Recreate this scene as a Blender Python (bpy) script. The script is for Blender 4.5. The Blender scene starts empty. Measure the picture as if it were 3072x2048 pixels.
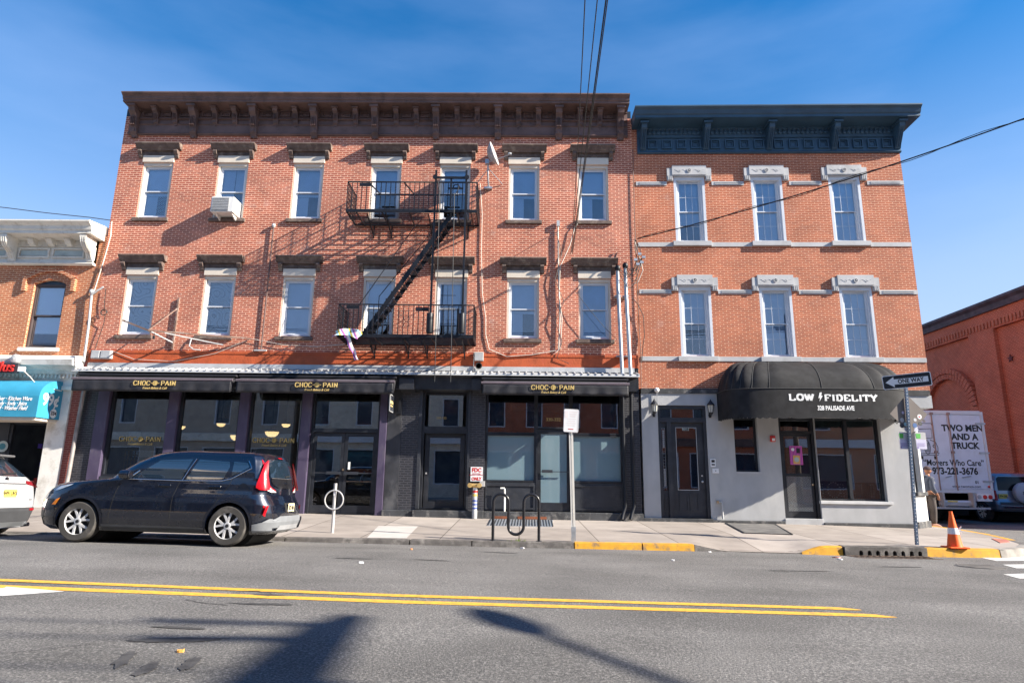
import bpy, bmesh, math, random
from mathutils import Vector, Matrix
R = math.radians
PI = math.pi
random.seed(7)
scene = bpy.context.scene

# ------------------------------------------------------------------ camera
CAM = Vector((0.0, -18.3, 1.2))
FPX = 1905.7
def cam_axes(p, r, yaw):
    cy, sy = math.cos(yaw), math.sin(yaw)
    f = Vector((sy*math.cos(p), cy*math.cos(p), math.sin(p)))
    r0 = Vector((cy, -sy, 0)); u0 = r0.cross(f)
    return math.cos(r)*r0 + math.sin(r)*u0, -math.sin(r)*r0 + math.cos(r)*u0, f
CR, CU, CF = cam_axes(R(12.34), R(0.74), R(-0.85))
cam_data = bpy.data.cameras.new('camera')
cam_data.sensor_width = 36; cam_data.lens = FPX/3072*36
cam_data.clip_start = 0.05; cam_data.clip_end = 2000
cam = bpy.data.objects.new('camera', cam_data)
scene.collection.objects.link(cam)
cam.matrix_world = Matrix(((CR.x, CU.x, -CF.x, CAM.x), (CR.y, CU.y, -CF.y, CAM.y), (CR.z, CU.z, -CF.z, CAM.z), (0, 0, 0, 1)))
scene.camera = cam
def pt(x, y, Y=0.0):
    """measured point of the photograph on the vertical plane at depth Y"""
    d = CF*FPX + CR*(x-1536) - CU*(y-1024)
    return CAM + d*((Y-CAM.y)/d.y)

# ------------------------------------------------------------------ light
SUN_TO = Vector((3.63, -1.0, 2.15)).normalized()
SUN_EL = math.asin(SUN_TO.z); SUN_AZ = math.atan2(SUN_TO.x, SUN_TO.y)
w = bpy.data.worlds.new('World'); scene.world = w; w.use_nodes = True
nt = w.node_tree; nt.nodes.clear()
def wn(t, **k):
    n = nt.nodes.new(t)
    for a, b in k.items(): setattr(n, a, b)
    return n
sky = wn('ShaderNodeTexSky', sky_type='NISHITA', sun_disc=False, sun_elevation=SUN_EL, sun_rotation=SUN_AZ)
sky.altitude = 50; sky.air_density = 1.3; sky.dust_density = 0.3; sky.ozone_density = 1.2
bg = wn('ShaderNodeBackground'); bg.inputs['Strength'].default_value = 0.070
out = wn('ShaderNodeOutputWorld')
tc = wn('ShaderNodeTexCoord')
mp = wn('ShaderNodeMapping'); mp.inputs['Scale'].default_value = (1.0, 1.6, 4.5); mp.inputs['Rotation'].default_value = (0.1, 0.25, 0.5)
no = wn('ShaderNodeTexNoise'); no.inputs['Scale'].default_value = 1.5; no.inputs['Detail'].default_value = 6; no.inputs['Roughness'].default_value = 0.5
cr = wn('ShaderNodeValToRGB'); cr.color_ramp.elements[0].position = 0.46; cr.color_ramp.elements[0].color = (0, 0, 0, 1)
cr.color_ramp.elements[1].position = 0.85; cr.color_ramp.elements[1].color = (0.24, 0.24, 0.24, 1)
mix = wn('ShaderNodeMix', data_type='RGBA', blend_type='MIX'); mix.inputs[7].default_value = (4.0, 5.2, 8.0, 1)
hs = wn('ShaderNodeHueSaturation'); hs.inputs['Saturation'].default_value = 1.8; hs.inputs['Hue'].default_value = 0.508; hs.inputs['Value'].default_value = 1.95; hs.inputs['Value'].default_value = 1.0
L = nt.links.new
L(tc.outputs['Generated'], mp.inputs['Vector']); L(mp.outputs['Vector'], no.inputs['Vector']); L(no.outputs['Fac'], cr.inputs['Fac'])
L(sky.outputs['Color'], hs.inputs['Color']); L(hs.outputs['Color'], mix.inputs[6]); L(cr.outputs['Color'], mix.inputs[0])
sx_ = wn('ShaderNodeSeparateXYZ'); L(tc.outputs['Generated'], sx_.inputs[0])
hz_ = wn('ShaderNodeMapRange', interpolation_type='SMOOTHSTEP'); hz_.inputs['From Min'].default_value = 0.10; hz_.inputs['From Max'].default_value = 0.66; hz_.inputs['To Min'].default_value = 0.85; hz_.inputs['To Max'].default_value = 0.0
mixh = wn('ShaderNodeMix', data_type='RGBA', blend_type='MIX'); mixh.inputs[7].default_value = (3.2, 4.0, 6.0, 1)
L(sx_.outputs[2], hz_.inputs['Value']); L(hz_.outputs[0], mixh.inputs[0]); L(mix.outputs[2], mixh.inputs[6])
L(mixh.outputs[2], bg.inputs['Color']); L(bg.outputs['Background'], out.inputs['Surface'])
sl = bpy.data.lights.new('sun', 'SUN'); sl.energy = 5.0; sl.angle = R(0.53); sl.color = (1.0, 0.92, 0.80)
so = bpy.data.objects.new('sun', sl); scene.collection.objects.link(so)
so.rotation_euler = (-SUN_TO).to_track_quat('-Z', 'Y').to_euler()
scene.view_settings.view_transform = 'Standard'; scene.view_settings.look = 'None'
scene.view_settings.exposure = 1.42; scene.view_settings.gamma = 1.0
scene.render.resolution_x = 1024; scene.render.resolution_y = 682
scene.render.engine = 'CYCLES'
try:
    scene.cycles.max_bounces = 6; scene.cycles.transparent_max_bounces = 10; scene.cycles.sample_clamp_indirect = 6
except Exception: pass

# ------------------------------------------------------------------ materials
MATS = {}
def nmat(name):
    m = bpy.data.materials.new(name); m.use_nodes = True; MATS[name] = m
    t = m.node_tree; b = t.nodes['Principled BSDF']
    return m, t, b
def node(t, typ, **k):
    n = t.nodes.new(typ)
    for a, b in k.items(): setattr(n, a, b)
    return n
def mat(name, col, rough=0.6, metal=0.0, var=0.12, scale=3.0, bump=0.0, bscale=60, coat=0.0, emit=None, stain=None, stain_s=1.2, streak=0.0, spec=None):
    """plain paint / stone / metal with a little mottling, optional stains and grain"""
    if name in MATS: return MATS[name]
    m, t, b = nmat(name)
    b.inputs['Roughness'].default_value = rough; b.inputs['Metallic'].default_value = metal
    if coat: b.inputs['Coat Weight'].default_value = coat; b.inputs['Coat Roughness'].default_value = 0.04
    if spec is not None: b.inputs['Specular IOR Level'].default_value = spec
    c = node(t, 'ShaderNodeTexCoord')
    n = node(t, 'ShaderNodeTexNoise'); n.inputs['Scale'].default_value = scale; n.inputs['Detail'].default_value = 7
    mm = node(t, 'ShaderNodeMapping'); mm.inputs['Scale'].default_value = (1, 1, 1-0.8*streak)
    t.links.new(c.outputs['Object'], mm.inputs['Vector']); t.links.new(mm.outputs['Vector'], n.inputs['Vector'])
    mr = node(t, 'ShaderNodeMapRange'); mr.inputs['To Min'].default_value = 1-var*1.6; mr.inputs['To Max'].default_value = 1+var*1.6
    mr.inputs['From Min'].default_value = 0.25; mr.inputs['From Max'].default_value = 0.75
    t.links.new(n.outputs['Fac'], mr.inputs['Value'])
    mx = node(t, 'ShaderNodeMix', data_type='RGBA', blend_type='MULTIPLY'); mx.inputs[0].default_value = 1
    mx.inputs[6].default_value = (*col, 1); t.links.new(mr.outputs['Result'], mx.inputs[7])
    last = mx.outputs[2]
    if stain:
        n2 = node(t, 'ShaderNodeTexNoise'); n2.inputs['Scale'].default_value = stain_s; n2.inputs['Detail'].default_value = 9; n2.inputs['Roughness'].default_value = 0.65
        t.links.new(mm.outputs['Vector'], n2.inputs['Vector'])
        r2 = node(t, 'ShaderNodeValToRGB'); r2.color_ramp.elements[0].position = 0.52; r2.color_ramp.elements[1].position = 0.68
        t.links.new(n2.outputs['Fac'], r2.inputs['Fac'])
        m2 = node(t, 'ShaderNodeMix', data_type='RGBA'); t.links.new(r2.outputs['Color'], m2.inputs[0]); t.links.new(last, m2.inputs[6]); m2.inputs[7].default_value = (*stain, 1)
        last = m2.outputs[2]
    t.links.new(last, b.inputs['Base Color'])
    if bump:
        n3 = node(t, 'ShaderNodeTexNoise'); n3.inputs['Scale'].default_value = bscale; n3.inputs['Detail'].default_value = 5
        t.links.new(c.outputs['Object'], n3.inputs['Vector'])
        bp = node(t, 'ShaderNodeBump'); bp.inputs['Strength'].default_value = bump; bp.inputs['Distance'].default_value = 0.01
        t.links.new(n3.outputs['Fac'], bp.inputs['Height']); t.links.new(bp.outputs['Normal'], b.inputs['Normal'])
    if emit:
        b.inputs['Emission Color'].default_value = (*emit[0], 1); b.inputs['Emission Strength'].default_value = emit[1]
    return m
def brick_mat(name, c1, c2, mortar, bw=0.212, bh=0.066, ms=0.013, var=0.35, efflo=0.25, effc=(0.62, 0.5, 0.44), rough=0.85, dark=None):
    m, t, b = nmat(name); b.inputs['Roughness'].default_value = rough
    c = node(t, 'ShaderNodeTexCoord'); s = node(t, 'ShaderNodeSeparateXYZ'); t.links.new(c.outputs['Object'], s.inputs[0])
    ad = node(t, 'ShaderNodeMath', operation='ADD'); t.links.new(s.outputs[0], ad.inputs[0]); t.links.new(s.outputs[1], ad.inputs[1])
    cb = node(t, 'ShaderNodeCombineXYZ'); t.links.new(ad.outputs[0], cb.inputs[0]); t.links.new(s.outputs[2], cb.inputs[1])
    br = node(t, 'ShaderNodeTexBrick'); br.inputs['Scale'].default_value = 1; br.inputs['Brick Width'].default_value = bw; br.inputs['Row Height'].default_value = bh
    br.inputs['Mortar Size'].default_value = ms; br.inputs['Mortar Smooth'].default_value = 0.15; br.inputs['Bias'].default_value = 0.0
    br.inputs['Color1'].default_value = (*c1, 1); br.inputs['Color2'].default_value = (*c2, 1); br.inputs['Mortar'].default_value = (*mortar, 1)
    t.links.new(cb.outputs[0], br.inputs['Vector'])
    n = node(t, 'ShaderNodeTexNoise'); n.inputs['Scale'].default_value = 0.9; n.inputs['Detail'].default_value = 9; n.inputs['Roughness'].default_value = 0.68
    t.links.new(c.outputs['Object'], n.inputs['Vector'])
    mr = node(t, 'ShaderNodeMapRange'); mr.inputs['From Min'].default_value = 0.3; mr.inputs['From Max'].default_value = 0.7
    mr.inputs['To Min'].default_value = 1-var*0.6; mr.inputs['To Max'].default_value = 1+var*0.6; t.links.new(n.outputs['Fac'], mr.inputs['Value'])
    mx = node(t, 'ShaderNodeMix', data_type='RGBA', blend_type='MULTIPLY'); mx.inputs[0].default_value = 1
    t.links.new(br.outputs['Color'], mx.inputs[6]); t.links.new(mr.outputs['Result'], mx.inputs[7])
    n2 = node(t, 'ShaderNodeTexNoise'); n2.inputs['Scale'].default_value = 2.2; n2.inputs['Detail'].default_value = 12; n2.inputs['Roughness'].default_value = 0.75
    t.links.new(c.outputs['Object'], n2.inputs['Vector'])
    r2 = node(t, 'ShaderNodeValToRGB'); r2.color_ramp.elements[0].position = 0.56; r2.color_ramp.elements[1].position = 0.8
    r2.color_ramp.elements[1].color = (efflo, efflo, efflo, 1); t.links.new(n2.outputs['Fac'], r2.inputs['Fac'])
    m2 = node(t, 'ShaderNodeMix', data_type='RGBA'); t.links.new(r2.outputs['Color'], m2.inputs[0]); t.links.new(mx.outputs[2], m2.inputs[6]); m2.inputs[7].default_value = (*effc, 1)
    t.links.new(m2.outputs[2], b.inputs['Base Color'])
    iv = node(t, 'ShaderNodeMath', operation='MULTIPLY_ADD'); iv.inputs[1].default_value = -1; iv.inputs[2].default_value = 1
    t.links.new(br.outputs['Fac'], iv.inputs[0])
    bp = node(t, 'ShaderNodeBump'); bp.inputs['Strength'].default_value = 0.5; bp.inputs['Distance'].default_value = 0.006
    t.links.new(iv.outputs[0], bp.inputs['Height']); t.links.new(bp.outputs['Normal'], b.inputs['Normal'])
    return m
def glass_mat(name, tint=(0.8, 0.88, 0.9), refl=0.16, rough=0.0, haze=0.0, hazec=(0.5, 0.6, 0.65)):
    m, t, b = nmat(name); t.nodes.remove(b)
    o = t.nodes['Material Output']
    tr = node(t, 'ShaderNodeBsdfTransparent'); tr.inputs[0].default_value = (*tint, 1)
    gl = node(t, 'ShaderNodeBsdfGlossy'); gl.inputs['Roughness'].default_value = rough; gl.inputs[0].default_value = (0.95, 0.98, 1, 1)
    n = node(t, 'ShaderNodeTexNoise'); n.inputs['Scale'].default_value = 1.3; c = node(t, 'ShaderNodeTexCoord'); t.links.new(c.outputs['Object'], n.inputs['Vector'])
    bp = node(t, 'ShaderNodeBump'); bp.inputs['Strength'].default_value = 0.05; bp.inputs['Distance'].default_value = 0.01
    t.links.new(n.outputs['Fac'], bp.inputs['Height']); t.links.new(bp.outputs['Normal'], gl.inputs['Normal'])
    fr = node(t, 'ShaderNodeFresnel'); fr.inputs['IOR'].default_value = 1.52
    ad = node(t, 'ShaderNodeMath', operation='ADD', use_clamp=True); ad.inputs[1].default_value = refl; t.links.new(fr.outputs[0], ad.inputs[0])
    mx = node(t, 'ShaderNodeMixShader'); t.links.new(ad.outputs[0], mx.inputs[0])
    last = tr.outputs[0]
    if haze:
        df = node(t, 'ShaderNodeBsdfDiffuse'); df.inputs[0].default_value = (*hazec, 1)
        m0 = node(t, 'ShaderNodeMixShader'); m0.inputs[0].default_value = haze; t.links.new(tr.outputs[0], m0.inputs[1]); t.links.new(df.outputs[0], m0.inputs[2]); last = m0.outputs[0]
    t.links.new(last, mx.inputs[1]); t.links.new(gl.outputs[0], mx.inputs[2]); t.links.new(mx.outputs[0], o.inputs['Surface'])
    return m

M_brick = brick_mat('red_brick', (0.45, 0.108, 0.055), (0.28, 0.055, 0.031), (0.70, 0.40, 0.28), var=0.45, efflo=0.6)
M_brick2 = brick_mat('orange_brick', (0.45, 0.112, 0.045), (0.33, 0.074, 0.031), (0.66, 0.36, 0.23), bh=0.058, ms=0.010, var=0.4, efflo=0.45)
M_brick3 = brick_mat('sandy_brick', (0.47, 0.135, 0.05), (0.36, 0.095, 0.038), (0.64, 0.38, 0.23), var=0.35, efflo=0.4)
M_brick4 = brick_mat('far_brick', (0.38, 0.080, 0.036), (0.26, 0.05, 0.025), (0.52, 0.22, 0.13), ms=0.014, var=0.35, efflo=0.15)
M_brick5 = brick_mat('opposite_brick', (0.42, 0.34, 0.27), (0.36, 0.28, 0.22), (0.5, 0.46, 0.4), var=0.2)
M_blackbrick = brick_mat('black_painted_brick', (0.020, 0.021, 0.027), (0.028, 0.028, 0.034), (0.055, 0.055, 0.065), var=0.3, efflo=0.12, effc=(0.16, 0.16, 0.17), rough=0.5)
M_orange = mat('orange_painted_brick', (0.46, 0.090, 0.026), 0.7, var=0.2, stain=(0.34, 0.06, 0.03), stain_s=1.5, bump=0.6, bscale=25)
M_brown = mat('weathered_brown_paint', (0.135, 0.082, 0.072), 0.65, var=0.18, stain=(0.075, 0.048, 0.043), stain_s=2.5, bump=0.3)
M_brownstone = mat('brownstone', (0.125, 0.088, 0.074), 0.85, var=0.25, scale=6, stain=(0.24, 0.19, 0.15), stain_s=5, bump=0.6, bscale=40)
M_beige = mat('beige_cladding', (0.66, 0.58, 0.48), 0.5, var=0.05)
M_white = mat('white_vinyl', (0.62, 0.65, 0.70), 0.4, var=0.04)
M_navy = mat('slate_blue_paint', (0.030, 0.075, 0.125), 0.5, var=0.15, scale=2)
M_grey = mat('pale_grey_stone_paint', (0.47, 0.47, 0.475), 0.7, var=0.07, stain=(0.38, 0.38, 0.38), stain_s=2)
M_stucco = mat('grey_stucco', (0.43, 0.435, 0.44), 0.9, var=0.06, stain=(0.50, 0.50, 0.49), stain_s=0.9, bump=0.8, bscale=90, streak=0.6)
M_black = mat('black_paint', (0.014, 0.016, 0.022), 0.45, var=0.25, bump=0.15, stain=(0.035, 0.037, 0.044), stain_s=2.2)
M_blackworn = mat('worn_black_base', (0.05, 0.052, 0.056), 0.7, var=0.3, stain=(0.2, 0.19, 0.18), stain_s=4, bump=0.7)
M_charcoal = mat('charcoal_panel', (0.026, 0.029, 0.037), 0.5, var=0.2, stain=(0.05, 0.052, 0.058), stain_s=2.5)
M_purple = mat('aubergine_pilaster', (0.070, 0.054, 0.100), 0.5, var=0.12, stain=(0.10, 0.085, 0.12), stain_s=3, streak=.6)
M_iron = mat('black_iron', (0.010, 0.011, 0.015), 0.45, var=0.3, spec=0.35)
M_steel = mat('brushed_steel', (0.62, 0.61, 0.60), 0.3, 0.35, var=0.08)
M_galv = mat('galvanised_steel', (0.42, 0.45, 0.49), 0.45, 0.55, var=0.15, scale=8)
M_lgrey = mat('light_grey_metal', (0.45, 0.455, 0.46), 0.5, 0.1, var=0.1)
M_cream = mat('cream_painted_wood', (0.72, 0.68, 0.60), 0.65, var=0.07, stain=(0.52, 0.47, 0.40), stain_s=4, bump=0.2)
M_creamblue = mat('faded_panel', (0.40, 0.47, 0.46), 0.7, var=0.15)
M_whitestone = mat('white_painted_stone', (0.76, 0.74, 0.69), 0.8, var=0.06, stain=(0.55, 0.52, 0.46), stain_s=2.4, bump=0.4)
M_window = glass_mat('window_glass', (0.84, 0.92, 1.0), 0.07)
M_shopglass = glass_mat('shop_glass', (0.66, 0.72, 0.74), 0.19)
M_frost = glass_mat('frosted_film', (0.55, 0.72, 0.8), 0.10, haze=0.62, hazec=(0.30, 0.44, 0.50))
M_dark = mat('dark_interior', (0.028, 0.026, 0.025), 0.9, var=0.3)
M_roomgrey = mat('room_wall', (0.16, 0.145, 0.13), 0.9, var=0.15)
M_blind = mat('window_blind', (0.66, 0.68, 0.70), 0.8, var=0.04)
M_duct = mat('duct_metal', (0.45, 0.39, 0.30), 0.45, 0.2, var=0.1)
M_canvas = mat('black_awning_canvas', (0.024, 0.024, 0.029), 0.62, var=0.2, scale=9, bump=0.25, bscale=160, spec=0.4)
M_canvas2 = mat('charcoal_awning_canvas', (0.017, 0.017, 0.019), 0.75, var=0.3, scale=5, bump=0.3, bscale=120, stain=(0.028, 0.028, 0.029), stain_s=3, spec=0.3)
M_gold = mat('gold_lettering', (0.78, 0.56, 0.20), 0.5, var=0.05)
M_golddim = mat('gold_window_lettering', (0.50, 0.36, 0.12), 0.5, var=0.05)
M_signwhite = mat('sign_white', (0.82, 0.82, 0.82), 0.45, var=0.03)
M_letterwhite = mat('white_lettering', (0.85, 0.85, 0.83), 0.6, var=0.03)
M_letterblack = mat('black_lettering', (0.015, 0.016, 0.02), 0.5, var=0.05)
M_red = mat('red_paint', (0.55, 0.025, 0.02), 0.45, var=0.08)
M_orangecone = mat('cone_orange', (0.95, 0.13, 0.01), 0.5, var=0.06)
M_yellow = mat('plate_yellow', (0.75, 0.58, 0.12), 0.5, var=0.05)
M_rubber = mat('tyre_rubber', (0.055, 0.051, 0.047), 0.85, var=0.2, stain=(0.11, 0.10, 0.09), stain_s=6)
M_wire = mat('cable_black', (0.02, 0.02, 0.02), 0.6)
M_wiregrey = mat('cable_pale', (0.6, 0.55, 0.48), 0.6)

# ------------------------------------------------------------------ mesh helpers
ORG = {}
class Multi: pass
class MB:
    def __init__(s): s.v = []; s.f = []
    def add(s, vs, fs):
        o = len(s.v); s.v += [tuple(v) for v in vs]; s.f += [tuple(i+o for i in f) for f in fs]; return s
    def box(s, x0, x1, y0, y1, z0, z1):
        return s.add([(x0,y0,z0),(x1,y0,z0),(x1,y1,z0),(x0,y1,z0),(x0,y0,z1),(x1,y0,z1),(x1,y1,z1),(x0,y1,z1)],
                     [(3,2,1,0),(4,5,6,7),(0,1,5,4),(1,2,6,5),(2,3,7,6),(3,0,4,7)])
    def quad(s, a, b, c, d): return s.add([a, b, c, d], [(0,1,2,3)])
    def prism(s, poly, a, b, ax='x'):
        """poly: (p,q) pairs; ax x -> (y,z), y -> (x,z), z -> (x,y), extruded from a to b"""
        n = len(poly)
        def P(p, t): return {'x': (t, p[0], p[1]), 'y': (p[0], t, p[1]), 'z': (p[0], p[1], t)}[ax]
        vs = [P(p, a) for p in poly]+[P(p, b) for p in poly]
        fs = [tuple(range(n))[::-1], tuple(range(n, 2*n))]+[(i, (i+1) % n, n+(i+1) % n, n+i) for i in range(n)]
        return s.add(vs, fs)
    def tube(s, path, r, n=8, cap=True):
        path = [Vector(p) for p in path]; rr = r if isinstance(r, (list, tuple)) else [r]*len(path)
        rings = []; up = None
        for i, p in enumerate(path):
            d = (path[min(i+1, len(path)-1)]-path[max(i-1, 0)]).normalized()
            if up is None:
                up = Vector((0,0,1)) if abs(d.z) < 0.9 else Vector((1,0,0))
            a = d.cross(up).normalized(); b = a.cross(d).normalized(); up = b
            rings.append([p+rr[i]*(math.cos(2*PI*k/n)*a+math.sin(2*PI*k/n)*b) for k in range(n)])
        vs = [v for g in rings for v in g]; fs = []
        for i in range(len(path)-1):
            for k in range(n): fs.append((i*n+k, i*n+(k+1) % n, (i+1)*n+(k+1) % n, (i+1)*n+k))
        if cap: fs += [tuple(range(n))[::-1], tuple((len(path)-1)*n+k for k in range(n))]
        return s.add(vs, fs)
    def bar(s, a, b, w, h=None):
        """rectangular bar from a to b"""
        h = h or w; a = Vector(a); b = Vector(b); d = (b-a).normalized()
        up = Vector((0,0,1)) if abs(d.z) < 0.95 else Vector((0,1,0))
        x = d.cross(up).normalized()*w/2; y = x.cross(d).normalized()*h/2
        vs = [p+i*x+j*y for p in (a, b) for i, j in ((-1,-1),(1,-1),(1,1),(-1,1))]
        return s.add(vs, [(0,1,2,3),(7,6,5,4),(0,4,5,1),(1,5,6,2),(2,6,7,3),(3,7,4,0)])
    def lathe(s, prof, c, axis='z', n=24, cap=True):
        """prof: (r, t) along axis"""
        vs = []; fs = []
        for r, t in prof:
            for k in range(n):
                a = 2*PI*k/n; p, q = r*math.cos(a), r*math.sin(a)
                v = {'z': (p, q, t), 'y': (p, t, q), 'x': (t, p, q)}[axis]
                vs.append((v[0]+c[0], v[1]+c[1], v[2]+c[2]))
        for i in range(len(prof)-1):
            for k in range(n): fs.append((i*n+k, i*n+(k+1) % n, (i+1)*n+(k+1) % n, (i+1)*n+k))
        if cap: fs += [tuple(range(n))[::-1], tuple((len(prof)-1)*n+k for k in range(n))]
        return s.add(vs, fs)
    def disc(s, c, r, y0, y1, n=20, ry=None):
        """disc facing -Y"""
        return s.prism([(c[0]+r*math.cos(2*PI*k/n), c[1]+(ry or r)*math.sin(2*PI*k/n)) for k in range(n)], y0, y1, 'y')
    def grid(s, fn, nu, nv, closed=False):
        vs = [fn(i/(nu), j/(nv)) for j in range(nv+1) for i in range(nu+1)]
        fs = [(j*(nu+1)+i, j*(nu+1)+i+1, (j+1)*(nu+1)+i+1, (j+1)*(nu+1)+i) for j in range(nv) for i in range(nu)]
        return s.add(vs, fs)
    def xf(s, M):
        s.v = [tuple(M @ Vector(v)) for v in s.v]; return s
    def join(s, o):
        for q in (o.ms if isinstance(o, Multi) else [o]): s.add(q.v, q.f)
        return s
    def build(s, name, m, parent=None, smooth=False, local=False, bevel=0, norm=True):
        org = Vector((0,0,0)) if local or parent is None else ORG.get(parent.name, Vector((0,0,0)))
        me = bpy.data.meshes.new(name)
        me.from_pydata([(v[0]-org.x, v[1]-org.y, v[2]-org.z) for v in s.v], [], s.f)
        if norm:
            b = bmesh.new(); b.from_mesh(me); bmesh.ops.recalc_face_normals(b, faces=b.faces); b.to_mesh(me); b.free()
        me.materials.append(m)
        if smooth:
            for p in me.polygons: p.use_smooth = True
            try: me.set_sharp_from_angle(angle=R(38))
            except Exception: pass
        o = bpy.data.objects.new(name, me); scene.collection.objects.link(o)
        if parent: o.parent = parent; ORG[o.name] = ORG.get(parent.name, Vector((0,0,0)))
        if bevel:
            md = o.modifiers.new('bevel', 'BEVEL'); md.width = bevel; md.segments = 2; md.limit_method = 'ANGLE'
        return o
class Multi:
    """several pieces that become one object each"""
    def __init__(s, ms): s.ms = list(ms)
    def build(s, name, *a, **k): return [m.build(name, *a, **k) for m in s.ms][0]
def thing(name, label, cat, loc=(0,0,0), rz=0, group=None):
    o = bpy.data.objects.new(name, None); scene.collection.objects.link(o)
    o.location = loc; o.rotation_euler = (0, 0, rz); ORG[o.name] = Vector(loc)
    o.empty_display_size = 0.2
    return tag(o, label, cat, group)
def tag(o, label, cat, group=None):
    o['label'] = label; o['category'] = cat
    if group: o['group'] = group
    return o
def struct(o): o['kind'] = 'structure'; return o
def copy_tree(o, parent=None):
    c = o.copy(); scene.collection.objects.link(c); c.parent = parent
    for ch in [x for x in bpy.data.objects if x.parent == o]: copy_tree(ch, c)
    return c
def text(txt, size, name, m, parent, M, depth=0.004, bold=0.0, align='CENTER', sx=1.0, shear=0.0, space=1.0, local=False):
    """flat raised lettering: built in its own XY plane, then placed by matrix M"""
    cu = bpy.data.curves.new('lettering', 'FONT'); cu.body = txt; cu.size = size; cu.extrude = depth/2; cu.offset = bold
    cu.align_x = align; cu.align_y = 'CENTER'; cu.shear = shear; cu.space_character = space; cu.resolution_u = 3
    o = bpy.data.objects.new('lettering', cu); scene.collection.objects.link(o)
    dg = bpy.context.evaluated_depsgraph_get(); me = bpy.data.meshes.new_from_object(o.evaluated_get(dg))
    bpy.data.objects.remove(o); bpy.data.curves.remove(cu)
    me.transform(Matrix.Diagonal((sx, 1, 1, 1))); me.transform(M)
    if not local and parent is not None: me.transform(Matrix.Translation(-ORG.get(parent.name, Vector((0,0,0)))))
    me.materials.clear(); me.materials.append(m); me.name = name
    o = bpy.data.objects.new(name, me); scene.collection.objects.link(o)
    if parent: o.parent = parent; ORG[o.name] = ORG.get(parent.name, Vector((0,0,0)))
    return o
def face_front(x, y, z, rz=0.0, tilt=0.0):
    """matrix that stands XY lettering up facing -Y"""
    return Matrix.Translation((x, y, z)) @ Matrix.Rotation(rz, 4, 'Z') @ Matrix.Rotation(PI/2, 4, 'X') @ Matrix.Rotation(tilt, 4, 'Z')
def pane_wall(mb, x0, x1, z0, z1, holes, y0, y1):
    """wall slab from y0 (front) to y1 with rectangular holes (a,b,c,d) = x0,x1,z0,z1"""
    xs = sorted({x0, x1, *[h[0] for h in holes], *[h[1] for h in holes]}); zs = sorted({z0, z1, *[h[2] for h in holes], *[h[3] for h in holes]})
    xs = [x for x in xs if x0 <= x <= x1]; zs = [z for z in zs if z0 <= z <= z1]
    solid = {}
    for i in range(len(xs)-1):
        for j in range(len(zs)-1):
            cx, cz = (xs[i]+xs[i+1])/2, (zs[j]+zs[j+1])/2
            solid[i, j] = not any(h[0] < cx < h[1] and h[2] < cz < h[3] for h in holes)
    for (i, j), sld in solid.items():
        if not sld: continue
        a, b, c, d = xs[i], xs[i+1], zs[j], zs[j+1]
        mb.quad((a,y0,c),(b,y0,c),(b,y0,d),(a,y0,d)); mb.quad((b,y1,c),(a,y1,c),(a,y1,d),(b,y1,d))
        if not solid.get((i-1, j)): mb.quad((a,y1,c),(a,y0,c),(a,y0,d),(a,y1,d))
        if not solid.get((i+1, j)): mb.quad((b,y0,c),(b,y1,c),(b,y1,d),(b,y0,d))
        if not solid.get((i, j-1)): mb.quad((a,y1,c),(b,y1,c),(b,y0,c),(a,y0,c))
        if not solid.get((i, j+1)): mb.quad((a,y0,d),(b,y0,d),(b,y1,d),(a,y1,d))
    return mb
def frame(mb, x0, x1, z0, z1, t, y0, y1, tb=None):
    """rectangular frame of bar width t"""
    tb = tb or t
    mb.box(x0, x0+t, y0, y1, z0, z1).box(x1-t, x1, y0, y1, z0, z1)
    return mb.box(x0+t, x1-t, y0, y1, z1-t, z1).box(x0+t, x1-t, y0, y1, z0, z0+tb)
def interp(x, pts):
    if x <= pts[0][0]: return pts[0][1]
    for (a, b), (c, d) in zip(pts, pts[1:]):
        if x <= c: return b+(d-b)*(x-a)/(c-a)
    return pts[-1][1]
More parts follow.
